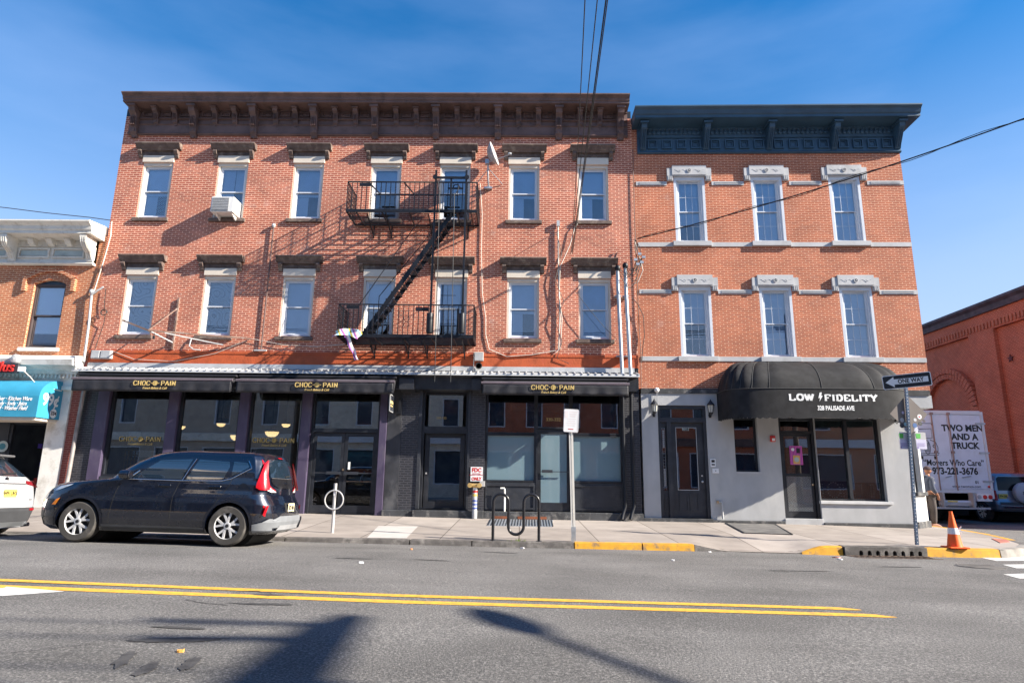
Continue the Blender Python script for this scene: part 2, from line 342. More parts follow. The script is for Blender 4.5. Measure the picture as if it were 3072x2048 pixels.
# ------------------------------------------------------------------ serif lettering drawn as strokes
GL = {  # polylines in a 1 x 1 cell, then serif spots (x, y)
 'L': ([[(.2,1),(.2,0),(.9,0),(.9,.25)]], [(.2,1),(.2,0)]), 'O': ([[(.5+.42*math.cos(a*PI/8), .5+.5*math.sin(a*PI/8)) for a in range(17)]], []),
 'W': ([[(.02,1),(.28,0),(.5,.95),(.72,0),(.98,1)]], [(.02,1),(.5,.97),(.98,1)]), 'F': ([[(.2,0),(.2,1),(.9,1),(.9,.78)], [(.2,.5),(.68,.5)]], [(.2,0),(.2,1)]),
 'I': ([[(.5,0),(.5,1)]], [(.5,0),(.5,1)]), 'D': ([[(.2,0),(.2,1),(.55,1),(.82,.85),(.92,.5),(.82,.15),(.55,0),(.2,0)]], [(.15,0),(.15,1)]),
 'E': ([[(.9,.78),(.9,1),(.2,1),(.2,0),(.92,0),(.92,.25)], [(.2,.5),(.65,.5)]], [(.2,0),(.2,1)]), 'T': ([[(.5,0),(.5,1)], [(.06,.78),(.06,1),(.94,1),(.94,.78)]], [(.5,0)]),
 'Y': ([[(.05,1),(.5,.48),(.95,1)], [(.5,.5),(.5,0)]], [(.06,1),(.94,1),(.5,0)]), 'C': ([[(.9,.8),(.72,.96),(.5,1),(.26,.93),(.1,.7),(.06,.5),(.1,.28),(.26,.06),(.5,0),(.72,.04),(.9,.22)]], [(.9,.85)]),
 'H': ([[(.16,0),(.16,1)], [(.84,0),(.84,1)], [(.16,.5),(.84,.5)]], [(.16,0),(.16,1),(.84,0),(.84,1)]), 'P': ([[(.2,0),(.2,1),(.6,1),(.84,.9),(.88,.74),(.82,.56),(.6,.48),(.2,.48)]], [(.2,0),(.16,1)]),
 'A': ([[(.06,0),(.5,1),(.94,0)], [(.25,.36),(.75,.36)]], [(.08,0),(.92,0)]), 'N': ([[(.14,0),(.14,1),(.86,0),(.86,1)]], [(.14,0),(.1,1),(.86,1)])}
WID = {'I': .45, 'W': 1.25}
def serif_text(txt, h, wf, sv, sh, M, gap=0.12, serif=0.2, depth=0.006):
    """sv/sh: stroke widths of uprights and of level strokes"""
    mb = MB(); x = 0; out = MB()
    for ch in txt:
        wd = h*wf*WID.get(ch, 1)
        if ch in GL:
            for pl in GL[ch][0]:
                for (a, b), (c, d) in zip(pl, pl[1:]):
                    ax, ay, bx, by = x+a*wd, b*h, x+c*wd, d*h
                    dx, dy = bx-ax, by-ay; ln = math.hypot(dx, dy)
                    if ln < 1e-6: continue
                    t = (sv*abs(dy)+sh*abs(dx))/ln/2; nx, ny = -dy/ln*t, dx/ln*t; e = .25*t
                    ax -= dx/ln*e; ay -= dy/ln*e; bx += dx/ln*e; by += dy/ln*e
                    out.prism([(ax+nx, ay+ny), (bx+nx, by+ny), (bx-nx, by-ny), (ax-nx, ay-ny)], 0, depth, 'z')
            for a, b in GL[ch][1]:
                cx, cy = x+a*wd, b*h+(sh/2 if b < .5 else -sh/2)*.6
                out.box(cx-serif*h*.9, cx+serif*h*.9, cy-sh*.4, cy+sh*.4, 0, depth)
        x += wd+gap*h if ch != ' ' else .5*h
    tot = x-gap*h
    out.v = [(v[0]-tot/2, v[1]-h/2, v[2]+0.0005*i % 0.002) for i, v in enumerate(out.v)] if False else [(v[0]-tot/2, v[1]-h/2, v[2]) for v in out.v]
    return out.xf(M), tot

# ------------------------------------------------------------------ ground
def zgut(X): return interp(X, [(-40,.30),(-8,.0),(-3.7,-.065),(-.4,-.10),(3.9,-.128),(6.3,-.165),(9,-.17),(14,-.16),(40,-.3)])
def zwheel(X): return interp(X, [(-40,.5),(-7.6,.071),(-5,.03),(0,-.062),(4,-.10),(9,-.14),(40,-.3)])
def zctr(X): return interp(X, [(-40,.8),(-9,.18),(-5.4,.12),(-1.2,.03),(3.5,-.03),(10,-.09),(40,-.3)])
def smooth(t): t = max(0, min(1, t)); return t*t*(3-2*t)
def zroad(X, Y):
    a, b, c = zgut(X), zwheel(X), zctr(X)
    if Y > -5.05:
        return a if Y < -4.5 else a+(interp(X, [(-40,.2),(9,0.0),(12,-.02),(16,-.04),(40,.0)])-a)*smooth((Y+4.5)/5)
    if Y > -7: return a+(b-a)*smooth((-5.05-Y)/1.95*0.5+0.0)*2*0.5 if False else a+(b-a)*((-5.05-Y)/1.95)
    if Y > -11.4: return b+(c-b)*((-7-Y)/4.4)
    if Y > -18: return c+(-.05-c)*((-11.4-Y)/6.6)
    return -.05
def zfac(X): return interp(X, [(-40,.6),(-13,.30),(-6.8,.238),(-.5,.163),(3.4,.158),(5.6,.150),(8.4,.125),(11,.07),(12.5,.04),(14,.03)])
def zkerb(X):
    z = interp(X, [(-40,.35),(-12,.06),(-4.8,.024),(-.4,.012),(3.3,.002),(7.9,-.004),(9,-.01),(12,-.02)])
    dip = interp(X, [(3.45,0),(4.05,1),(5.55,1),(6.1,0)])
    return z+(zgut(X)+.018-z)*dip
YK = -5.0
def zwalk(X, Y):
    t = max(0, min(1.0, (Y-YK)/5.0))
    z0 = interp(X, [(-40,.35),(-12,.06),(-4.8,.024),(-.4,.012),(3.3,.002),(7.9,-.004),(9,-.01),(12,-.02)])
    e = zkerb(X)-z0
    return z0+(zfac(X)-z0)*t+e*max(0, 1-t*2.6)
def zground(X, Y): return zwalk(X, Y) if Y > YK else zroad(X, Y)

# asphalt: one sheet out to the horizon, fine where it is seen
def asphalt():
    m, t, b = nmat('asphalt'); b.inputs['Roughness'].default_value = 0.88
    c = node(t, 'ShaderNodeTexCoord')
    n1 = node(t, 'ShaderNodeTexNoise'); n1.inputs['Scale'].default_value = 55; n1.inputs['Detail'].default_value = 4; n1.inputs['Roughness'].default_value = 0.8
    n2 = node(t, 'ShaderNodeTexNoise'); n2.inputs['Scale'].default_value = 0.55; n2.inputs['Detail'].default_value = 8
    mpp = node(t, 'ShaderNodeMapping'); mpp.inputs['Scale'].default_value = (0.35, 1.1, 1)
    n3 = node(t, 'ShaderNodeTexNoise'); n3.inputs['Scale'].default_value = 1.1; n3.inputs['Detail'].default_value = 10; n3.inputs['Roughness'].default_value = 0.7
    for n in (n1, n2): t.links.new(c.outputs['Object'], n.inputs['Vector'])
    t.links.new(c.outputs['Object'], mpp.inputs['Vector']); t.links.new(mpp.outputs['Vector'], n3.inputs['Vector'])
    r1 = node(t, 'ShaderNodeValToRGB'); e = r1.color_ramp.elements; e[0].position = 0.32; e[0].color = (0.045, 0.044, 0.044, 1); e[1].position = 0.68; e[1].color = (0.36, 0.34, 0.32, 1)
    e2 = e.new(0.52); e2.color = (0.135, 0.13, 0.125, 1)
    t.links.new(n1.outputs['Fac'], r1.inputs['Fac'])
    mr = node(t, 'ShaderNodeMapRange'); mr.inputs['From Min'].default_value = 0.3; mr.inputs['From Max'].default_value = 0.7; mr.inputs['To Min'].default_value = 0.72; mr.inputs['To Max'].default_value = 1.22
    t.links.new(n2.outputs['Fac'], mr.inputs['Value'])
    mx = node(t, 'ShaderNodeMix', data_type='RGBA', blend_type='MULTIPLY'); mx.inputs[0].default_value = 1; t.links.new(r1.outputs['Color'], mx.inputs[6]); t.links.new(mr.outputs[0], mx.inputs[7])
    r3 = node(t, 'ShaderNodeValToRGB'); r3.color_ramp.elements[0].position = 0.60; r3.color_ramp.elements[1].position = 0.74; r3.color_ramp.elements[1].color = (0.55, 0.55, 0.55, 1)
    t.links.new(n3.outputs['Fac'], r3.inputs['Fac'])
    m3 = node(t, 'ShaderNodeMix', data_type='RGBA'); t.links.new(r3.outputs['Color'], m3.inputs[0]); t.links.new(mx.outputs[2], m3.inputs[6]); m3.inputs[7].default_value = (0.07, 0.067, 0.066, 1)
    mp4 = node(t, 'ShaderNodeMapping'); mp4.inputs['Scale'].default_value = (0.05, 1.0, 1); n4 = node(t, 'ShaderNodeTexNoise'); n4.inputs['Scale'].default_value = 1.2; n4.inputs['Detail'].default_value = 5
    t.links.new(c.outputs['Object'], mp4.inputs['Vector']); t.links.new(mp4.outputs['Vector'], n4.inputs['Vector'])
    r4 = node(t, 'ShaderNodeMapRange'); r4.inputs['From Min'].default_value = 0.3; r4.inputs['From Max'].default_value = 0.7; r4.inputs['To Min'].default_value = 0.84; r4.inputs['To Max'].default_value = 1.14; t.links.new(n4.outputs['Fac'], r4.inputs['Value'])
    m4 = node(t, 'ShaderNodeMix', data_type='RGBA', blend_type='MULTIPLY'); m4.inputs[0].default_value = 1; t.links.new(m3.outputs[2], m4.inputs[6]); t.links.new(r4.outputs[0], m4.inputs[7])
    t.links.new(m4.outputs[2], b.inputs['Base Color'])
    bp = node(t, 'ShaderNodeBump'); bp.inputs['Strength'].default_value = 0.8; bp.inputs['Distance'].default_value = 0.012
    t.links.new(n1.outputs['Fac'], bp.inputs['Height']); t.links.new(bp.outputs['Normal'], b.inputs['Normal'])
    return m
M_asphalt = asphalt()
def lin(a, b, n): return [a+(b-a)*i/n for i in range(n+1)]
xs = [-600, -120, -40]+lin(-26, 30, 112)+[45, 120, 600]
ys = [-600, -120, -40, -26]+lin(-18.5, -5.2, 40)+[-5.05, -4.7]+lin(-4, 12, 16)+[20, 34, 60, 150, 700]
g = MB(); g.add([(x, y, zroad(x, y)) for y in ys for x in xs], [(j*len(xs)+i, j*len(xs)+i+1, (j+1)*len(xs)+i+1, (j+1)*len(xs)+i) for j in range(len(ys)-1) for i in range(len(xs)-1)])
struct(g.build('road', M_asphalt, smooth=True))

def concrete(name, c0, joint):
    m, t, b = nmat(name); b.inputs['Roughness'].default_value = 0.85
    c = node(t, 'ShaderNodeTexCoord'); s = node(t, 'ShaderNodeSeparateXYZ'); t.links.new(c.outputs['Object'], s.inputs[0])
    n1 = node(t, 'ShaderNodeTexNoise'); n1.inputs['Scale'].default_value = 1.6; n1.inputs['Detail'].default_value = 10; n1.inputs['Roughness'].default_value = 0.65
    n2 = node(t, 'ShaderNodeTexNoise'); n2.inputs['Scale'].default_value = 70; n2.inputs['Detail'].default_value = 3
    for n in (n1, n2): t.links.new(c.outputs['Object'], n.inputs['Vector'])
    r = node(t, 'ShaderNodeValToRGB'); e = r.color_ramp.elements; e[0].position = 0.3; e[0].color = (*[x*0.78 for x in c0], 1); e[1].position = 0.68; e[1].color = (*[min(1, x*1.12) for x in c0], 1)
    t.links.new(n1.outputs['Fac'], r.inputs['Fac'])
    # slabs of unequal tone with dark joints
    cb = node(t, 'ShaderNodeCombineXYZ'); t.links.new(s.outputs[0], cb.inputs[0]); t.links.new(s.outputs[1], cb.inputs[1])
    br = node(t, 'ShaderNodeTexBrick'); br.offset = 0.0; br.inputs['Scale'].default_value = 1; br.inputs['Brick Width'].default_value = 1.62; br.inputs['Row Height'].default_value = 2.45
    br.inputs['Mortar Size'].default_value = 0.012; br.inputs['Color1'].default_value = (1.05, 1.05, 1.05, 1); br.inputs['Color2'].default_value = (0.80, 0.79, 0.78, 1); br.inputs['Mortar'].default_value = (0.30, 0.28, 0.26, 1)
    t.links.new(cb.outputs[0], br.inputs['Vector'])
    mx = node(t, 'ShaderNodeMix', data_type='RGBA', blend_type='MULTIPLY'); mx.inputs[0].default_value = 1; t.links.new(r.outputs['Color'], mx.inputs[6]); t.links.new(br.outputs['Color'], mx.inputs[7])
    n3 = node(t, 'ShaderNodeTexNoise'); n3.inputs['Scale'].default_value = 3.2; n3.inputs['Detail'].default_value = 12; n3.inputs['Roughness'].default_value = 0.8; t.links.new(c.outputs['Object'], n3.inputs['Vector'])
    r3 = node(t, 'ShaderNodeValToRGB'); r3.color_ramp.elements[0].position = 0.54; r3.color_ramp.elements[1].position = 0.78; r3.color_ramp.elements[1].color = (.6, .6, .6, 1); t.links.new(n3.outputs['Fac'], r3.inputs['Fac'])
    m3 = node(t, 'ShaderNodeMix', data_type='RGBA'); t.links.new(r3.outputs['Color'], m3.inputs[0]); t.links.new(mx.outputs[2], m3.inputs[6]); m3.inputs[7].default_value = (0.22, 0.20, 0.18, 1)
    t.links.new(m3.outputs[2], b.inputs['Base Color'])
    bp = node(t, 'ShaderNodeBump'); bp.inputs['Strength'].default_value = 0.4; bp.inputs['Distance'].default_value = 0.006
    t.links.new(n2.outputs['Fac'], bp.inputs['Height']); t.links.new(bp.outputs['Normal'], b.inputs['Normal'])
    return m
M_walk = concrete('sidewalk_concrete', (0.36, 0.315, 0.28), 1)
# right-hand limit of the corner: sidewalk narrows round the corner into the side street
def xmax(Y): return interp(Y, [(-5.0, 9.6), (-4.6, 10.35), (-3.9, 10.95), (-2.9, 11.4), (-1.5, 11.85), (0.2, 12.15), (3, 12.35), (40, 12.6)])
g = MB(); ys = lin(-5.0, 0.6, 28)+[1.5, 3, 6, 12, 40]; nx = 150
rows = []
for y in ys:
    x1 = xmax(y); x0 = -40 if y <= 0.7 else 9.0
    xs = ([-40, -26, -18]+lin(-16, x1, nx)) if y <= 0.7 else lin(9.0, x1, nx+3)
    rows.append([(x, y, zwalk(x, y)) for x in xs])
n = len(rows[0])
g.add([p for r in rows for p in r], [(j*n+i, j*n+i+1, (j+1)*n+i+1, (j+1)*n+i) for j in range(len(rows)-1) for i in range(n-1)])
struct(g.build('sidewalk', M_walk, smooth=True))

M_kerb = mat('dark_kerb_stone', (0.115, 0.105, 0.098), 0.8, var=0.25, scale=8, stain=(0.26, 0.24, 0.22), stain_s=3.5, bump=0.7, bscale=50)
M_kerby = mat('chipped_yellow_kerb', (0.66, 0.33, 0.02), 0.65, var=0.12, scale=6, stain=(0.16, 0.13, 0.11), stain_s=4.5, bump=0.4)
def kerb_path():
    p = [(x, YK) for x in lin(-40, -14, 8)]+[(x, YK) for x in lin(-13, 9.5, 150)]
    return p+[(xmax(y), y) for y in [-4.9,-4.6,-4.25,-3.9,-3.4,-2.9,-2.2,-1.5,-.6,.2,1.5,3,6,12,30]]
KP = kerb_path()
def kerb_run(x0, x1, name, m, top_w=0.16, lift=0.0, side_only=False, pth=None):
    g = MB(); pth = pth or [p for p in KP if p[1] == YK and x0 <= p[0] <= x1]
    if x1 > x0:
        pth = pth if pth[0][0] == x0 else [(x0, YK)]+pth
        if pth[-1][0] < x1: pth = pth+[(x1, YK)]
    sec = []
    for i, (x, y) in enumerate(pth):
        a = pth[max(i-1, 0)]; b = pth[min(i+1, len(pth)-1)]; d = Vector((b[0]-a[0], b[1]-a[1], 0)).normalized(); nrm = Vector((-d.y, d.x, 0))
        zt = (zkerb(x) if y == YK else zwalk(x, y))+0.006+lift; zb = zroad(x, y-0.05)-0.05
        P = Vector((x, y, 0)); q = []
        for off, z in ((top_w, zt), (0.02, zt), (-0.012-lift, zt-0.02), (-0.035-lift, zb)):
            v = P+nrm*off; q.append((v.x, v.y, z))
        q.append(((P+nrm*top_w).x, (P+nrm*top_w).y, zb)); sec.append(q)
    k = 5; g.add([v for q in sec for v in q], [(i*k+j, i*k+(j+1) % k, (i+1)*k+(j+1) % k, (i+1)*k+j) for i in range(len(sec)-1) for j in range(k)]+[tuple(range(k)), tuple((len(sec)-1)*k+j for j in range(k))])
    return struct(g.build(name, m))
joints = [-40, -12.2, -9.6, -7.1, -4.72, -2.2, -.95, 1.1, 2.46, 3.5]
for a, b in zip(joints, joints[1:]): kerb_run(a+0.012, b-0.012, 'kerb', M_kerb if a < 1.0 else M_kerby)
kerb_run(3.5, 6.05, 'kerb', M_kerb, lift=-0.004)
kerb_run(5.62, 6.42, 'kerb', M_kerby, lift=0.003)
kerb_run(8.08, 9.5, 'kerb', M_kerby)
kerb_run(0, 0, 'kerb', mat('pale_kerb_stone', (.27,.25,.225), .8, var=.25, stain=(.12,.11,.10), stain_s=4, bump=.5), pth=[(9.52, YK)]+[(xmax(y), y) for y in (-4.97,-4.9,-4.75,-4.6,-4.25,-4.1)])
kerb_run(0, 0, 'kerb', M_kerb, pth=[(xmax(y), y) for y in (-4.08,-3.9,-3.4,-3.1)])
kerb_run(0, 0, 'kerb', M_kerby, pth=[(xmax(y), y) for y in (-3.08,-2.9,-2.2,-1.5,-.6,.2,1.5,3,6,12,30)])

# painted markings laid on the road
M_yline = mat('yellow_road_paint', (0.74, 0.39, 0.045), 0.7, var=0.14, scale=20, stain=(0.36, 0.23, 0.08), stain_s=16, bump=0.5)
M_wline = mat('white_road_paint', (0.62, 0.61, 0.58), 0.75, var=0.1, scale=14, stain=(0.42, 0.41, 0.40), stain_s=6)
def ground_hit(x, y, lift=0.004):
    """point of the road surface seen at a pixel of the photograph"""
    d = (CF*FPX + CR*(x-1536) - CU*(y-1024)).normalized()
    t = 4.0
    for _ in range(60):
        p = CAM+d*t; t += (p.z-zroad(p.x, p.y))/(-d.z)*0.7
    p = CAM+d*t; return Vector((p.x, p.y, zroad(p.x, p.y)+lift))
def sheet(name, m, left, right, n=24, lift=0.004):
    """strip between two world polylines [(x,y)..] following the road"""
    g = MB()
    def lerp(pl, u):
        u *= len(pl)-1; i = min(int(u), len(pl)-2); f = u-i
        return pl[i][0]+(pl[i+1][0]-pl[i][0])*f, pl[i][1]+(pl[i+1][1]-pl[i][1])*f
    def fn(u, v):
        a, b = lerp(left, u), lerp(right, u); x = a[0]+(b[0]-a[0])*v; y = a[1]+(b[1]-a[1])*v
        return (x, y, zroad(x, y)+lift)
    g.grid(fn, n, 2); return struct(g.build(name, m, norm=False))
for dy, xe, sgn in ((0.0, 3.45, 0), (-0.32, 3.62, 1)):
    yt = [(-14, -11.06+dy), (-3.3, -11.28+dy)]; w_ = 0.145
    bend = -2.75
    top = [(x, (-11.30 if x > bend else -11.30+(x-bend)*-0.005)+dy) for x in lin(-16, xe-0.35, 40)]+[(xe-0.15, -11.305+dy-0.01), (xe, -11.30-w_*.8+dy)]
    bot = [(x, y-w_) for x, y in top[:-1]]+[(xe, -11.30-w_+dy)]
    sheet('road_marking_yellow', M_yline, top, bot, 90)
a = [ground_hit(x, y) for x, y in ((-60, 1761), (188, 1773))]; b = [ground_hit(x, y) for x, y in ((-60, 1842), (188, 1773.6))]
sheet('road_marking_white', M_wline, [(a[0].x-3, a[0].y+.6), (a[1].x, a[1].y)], [(b[0].x-3, b[0].y-1.2), (b[1].x+.02, b[1].y-.01)], 6)
for q in ([(2940,1671),(3200,1666),(3200,1680),(2990,1682)], [(3008,1693),(3200,1690),(3200,1704),(3050,1704)], [(3010, 1722), (3200, 1716), (3200, 1732), (3060, 1735)]):
    p = [ground_hit(*c) for c in q]
    sheet('road_marking_white', M_wline, [(p[0].x, p[0].y), (p[1].x, p[1].y)], [(p[3].x, p[3].y), (p[2].x, p[2].y)], 6)
# dark repair patches and oil marks lying on the road
M_patch = mat('tar_patch', (0.055, 0.053, 0.053), 0.8, var=0.3, scale=12, bump=0.4)
def blob(cx, cy, rx, ry, name, m, ang=0, n=22, lift=0.005, rnd=0.25):
    g = MB(); vs = [(cx, cy)]
    for k in range(n):
        a = 2*PI*k/n; r = 1+random.uniform(-rnd, rnd); x, y = rx*r*math.cos(a), ry*r*math.sin(a)
        vs.append((cx+x*math.cos(ang)-y*math.sin(ang), cy+x*math.sin(ang)+y*math.cos(ang)))
    g.add([(x, y, zground(x, y)+lift) for x, y in vs], [(0, k+1, (k+1) % n+1) for k in range(n)])
    return struct(g.build(name, m, norm=False))
for (px, py, rx, ry, an) in ((375,1975,.05,.20,.3),(440,2005,.05,.16,.1),(570,1990,.05,.14,.2),(800,1785,.16,.04,0),(790,1812,.3,.035,.05),(1060,1675,.3,.05,.1),(1300,1680,.28,.05,-.1),(1500,1657,.3,.06,0),(545,1883,.2,.035,0),(2700,1700,.35,.05,.1),(2400,1712,.5,.03,.1),(520,1920,.35,.06,.2)):
    p = ground_hit(px, py); blob(p.x, p.y, rx, ry, 'tar_patch', M_patch, an)
p = ground_hit(2940, 1699.5); t_ = thing('manhole_cover', 'round iron manhole cover in the roadway beside the crosswalk bars', 'manhole cover', (p.x, p.y, p.z))
g = MB(); g.lathe([(0.0, .0), (.36, .0), (.36, .005), (0, .005)], (p.x, p.y, p.z-.002)); g.build('rim', mat('worn_iron_rim', (.16,.15,.14), .7, .3, var=.3), t_)
g = MB(); g.lathe([(0.0, .0), (.33, .0), (.33, .012), (0, .012)], (p.x, p.y, p.z-.002), n=28)
for k in range(6): g.box(p.x-.26, p.x+.26, p.y-.25+k*.09, p.y-.22+k*.09, p.z+.008, p.z+.014)
g.build('lid', mat('cast_iron', (0.15, 0.14, 0.13), 0.7, 0.2, var=0.3), t_)
# light concrete slab patches, cellar hatch, area grate in the sidewalk
M_newslab = mat('new_concrete', (0.47, 0.44, 0.41), 0.85, var=0.06)
g = MB(); sl_ = [(-3.36,-2.6),(-2.43,-2.5),(-2.30,-4.82),(-3.10,-4.86)]
g.add([(x, y, zwalk(x, y)+.004) for x, y in sl_], [(0,1,2,3)]); struct(g.build('sidewalk_patch', M_newslab))

def crack(pts, w_, m, name='road_crack'):
    P = [ground_hit(*p) for p in pts]; Q = []
    for a, b in zip(P, P[1:]):
        for k in range(5): v = a.lerp(b, k/5); Q.append((v.x+random.uniform(-.02, .02), v.y+random.uniform(-.02, .02)))
    sheet(name, m, [(x, y+w_*random.uniform(.3, 1)) for x, y in Q], [(x, y-w_*random.uniform(.3, 1)) for x, y in Q], len(Q)*2, .0055)
M_crack = mat('road_crack_dark', (.035, .033, .032), .9)
crack([(2128, 1657), (2210, 1684), (2300, 1700), (2380, 1712)], .006, M_crack)
crack([(700, 1778), (760, 1772), (820, 1780), (800, 1795), (740, 1800)], .010, M_crack)
crack([(560, 1800), (640, 1812), (700, 1816)], .012, M_patch); crack([(2550, 1662), (2640, 1676), (2700, 1688)], .008, M_crack)
crack([(2690, 1690), (2860, 1730), (3000, 1760), (3120, 1785)], .006, M_crack); crack([(2460, 1690), (2560, 1694), (2640, 1700)], .010, M_crack)
crack([(0, 1960), (300, 1930), (520, 1880), (600, 1868)], .005, M_crack); crack([(1900, 1736), (2300, 1752), (2700, 1770)], .004, M_crack)
# ------------------------------------------------------------------ main three-storey building
main = thing('brick_rowhouse', 'three-storey red brick row building with brown bracketed cornice and black bakery storefront', 'building', (-4.65, 0, 0.2))
XL, XR = -12.79, 3.42
WX = [-11.53, -9.14, -6.74, -4.29, -2.12, 0.04, 2.18]
ZT, ZM = 9.02, 5.295       # sill tops
holes = [(x-.48, x+.48, z, z+1.86) for z in (ZT, ZM) for x in WX]
g = MB(); pane_wall(g, XL, XR, 4.82, 12.5, holes, 0, 0.35); g.box(XL, XL+.3, .35, 14, .2, 12.5).box(XR-.3, XR, .35, 14, .2, 12.5)
g.build('wall', M_brick, main)
g = MB(); g.box(XL, XR, 0, 14, 12.5, 12.75); g.build('roof', M_black, main)
g = MB(); g.box(XL, XR, -.015, .3, 4.44, 4.80); g.box(XL, XR, -.03, .3, 4.74, 4.82).build('painted_brick_band', M_orange, main)
# floors and a dim rear wall behind the windows
g = MB(); g.box(XL+.3, XR-.3, 3.2, 3.3, 4.3, 12.4).box(XL+.3, XR-.3, .36, 3.2, 4.4, 4.5).box(XL+.3, XR-.3, .36, 3.2, 8.0, 8.2).box(XL+.3, XR-.3, .36, 3.2, 12.2, 12.35)
for x in (-10.3, -8, -5.5, -3.2, -1, 1.1): g.box(x-.05, x+.05, .36, 3.2, 4.5, 12.2)
g.build('rooms', M_roomgrey, main)

def win_frame_mesh():      # vinyl double-hung window: casing, frame, sashes
    g = MB(); frame(g, -.48, .48, 0, 1.86, .055, .03, .20)
    return g
def build_window(x, z, style, topfloor):
    cas = MB(); cas.box(x-.48, x-.425, .02, .22, z, z+1.86).box(x+.425, x+.48, .02, .22, z, z+1.86).box(x-.425, x+.425, .02, .22, z+1.76, z+1.86)
    wnd = cas.build('window', M_beige, main)
    s = MB(); frame(s, x-.42, x+.42, z+.03, z+1.76, .045, .085, .19, .05)
    frame(s, x-.372, x+.372, z+.90, z+1.71, .035, .10, .135); frame(s, x-.372, x+.372, z+.085, z+.945, .038, .138, .175)
    s.build('sash', M_white, wnd)
    p = MB(); p.box(x-.345, x+.345, .112, .118, z+.935, z+1.675).box(x-.345, x+.345, .15, .156, z+.12, z+.91); p.build('pane', M_window, wnd)
    st = MB()
    if style == 'full': st.box(x-.36, x+.36, .20, .205, z+.1, z+1.72)
    elif style == 'half': st.box(x-.36, x+.36, .20, .205, z+.82+.1*random.random(), z+1.72)
    elif style == 'most': st.box(x-.36, x+.36, .20, .205, z+.42, z+1.72)
    elif style == 'split': st.box(x-.36, x+.02, .20, .205, z+.1, z+1.72); st.box(x+.02, x+.36, .24, .245, z+.95, z+1.72)
    elif style == 'splith': st.box(x-.36, x+.36, .20, .205, z+.80, z+1.72); st.box(x-.36, x-.0, .22, .225, z+.1, z+.80)
    elif style == 'blue': st.box(x-.36, x+.36, .20, .205, z+.1, z+1.72)
    if style in ('full', 'half', 'most'):
        for k in range(int(1.5/.05)):
            zz = z+1.68-k*.05
            if zz > min(v[2] for v in st.v)+.02: st.box(x-.355, x+.355, .196, .200, zz, zz+.006)
    if style == 'swirl':
        st.box(x-.36, x+.36, .20, .205, z+.1, z+1.72)
    if style != 'none': st.build('blind', M_swirl if style == 'swirl' else (M_blueblind if style == 'blue' else M_blind), wnd)
    return wnd
def swirl():
    m, t, b = nmat('swirl_curtain'); b.inputs['Roughness'].default_value = .9
    c = node(t, 'ShaderNodeTexCoord'); n = node(t, 'ShaderNodeTexNoise'); n.inputs['Scale'].default_value = 2.2; n.inputs['Detail'].default_value = 0
    wv = node(t, 'ShaderNodeMath', operation='MULTIPLY'); wv.inputs[1].default_value = 60; sn = node(t, 'ShaderNodeMath', operation='SINE')
    t.links.new(c.outputs['Object'], n.inputs['Vector']); t.links.new(n.outputs['Fac'], wv.inputs[0]); t.links.new(wv.outputs[0], sn.inputs[0])
    r = node(t, 'ShaderNodeValToRGB'); r.color_ramp.elements[0].position = .0; r.color_ramp.elements[0].color = (.5, .5, .47, 1); r.color_ramp.elements[1].position = .92; r.color_ramp.elements[1].color = (.16, .17, .18, 1)
    r.color_ramp.elements.new(.75).color = (.5, .5, .47, 1)
    t.links.new(sn.outputs[0], r.inputs['Fac']); t.links.new(r.outputs['Color'], b.inputs['Base Color']); return m
M_swirl = swirl(); M_blueblind = mat('blue_shade', (0.12, 0.30, 0.48), .8)
styles_t = ['half', 'half', 'half', 'full', 'half', 'half', 'half']; styles_m = ['swirl', 'swirl', 'full', 'most', 'half', 'half', 'full']
styles_t = ['splith', 'split', 'splith', 'half', 'half', 'splith', 'splith']; styles_m = ['swirl', 'swirl', 'full', 'half', 'most', 'splith', 'blue']
for fl, (z, sty) in enumerate(((ZT, styles_t), (ZM, styles_m))):
    for i, x in enumerate(WX):
        build_window(x, z, sty[i], fl == 0)
        g = MB(); g.box(x-.497, x+.497, -.045, .02, z+1.862, z+2.09); g.build('lintel_cover', M_beige, main, bevel=.008)
        # hood: projecting moulded slab, panelled frieze and two scrolled brackets
        hz = z+2.09; g = MB()
        g.prism([(0, hz+.19), (-.12, hz+.19), (-.15, hz+.22), (-.20, hz+.30), (-.235, hz+.33), (-.235, hz+.365), (0, hz+.375)], x-.70, x+.70)
        g.prism([(0, hz+.15), (-.10, hz+.15), (-.12, hz+.19), (0, hz+.19)], x-.62, x+.62)
        g.box(x-.52, x+.52, -.03, 0, hz, hz+.15)
        for a, b in ((-.38, -.07), (-.05, .05), (.07, .38)): frame(g, x+a, x+b, hz+.03, hz+.13, .015, -.045, -.03)
        for sx in (-1, 1):
            g.prism([(0, hz+.15), (-.16, hz+.15), (-.17, hz+.10), (-.13, hz+.04), (-.08, hz+.0), (-.07, hz-.05), (-.04, hz-.09), (0, hz-.09)], x+sx*.575-.055, x+sx*.575+.055)
        g.build('window_hood', M_brownstone, main)
        g = MB(); g.prism([(.03, z), (-.07, z-.015), (-.075, z-.12), (.0, z-.135)], x-.56, x+.56); g.build('window_sill', M_brownstone, main, bevel=.008)

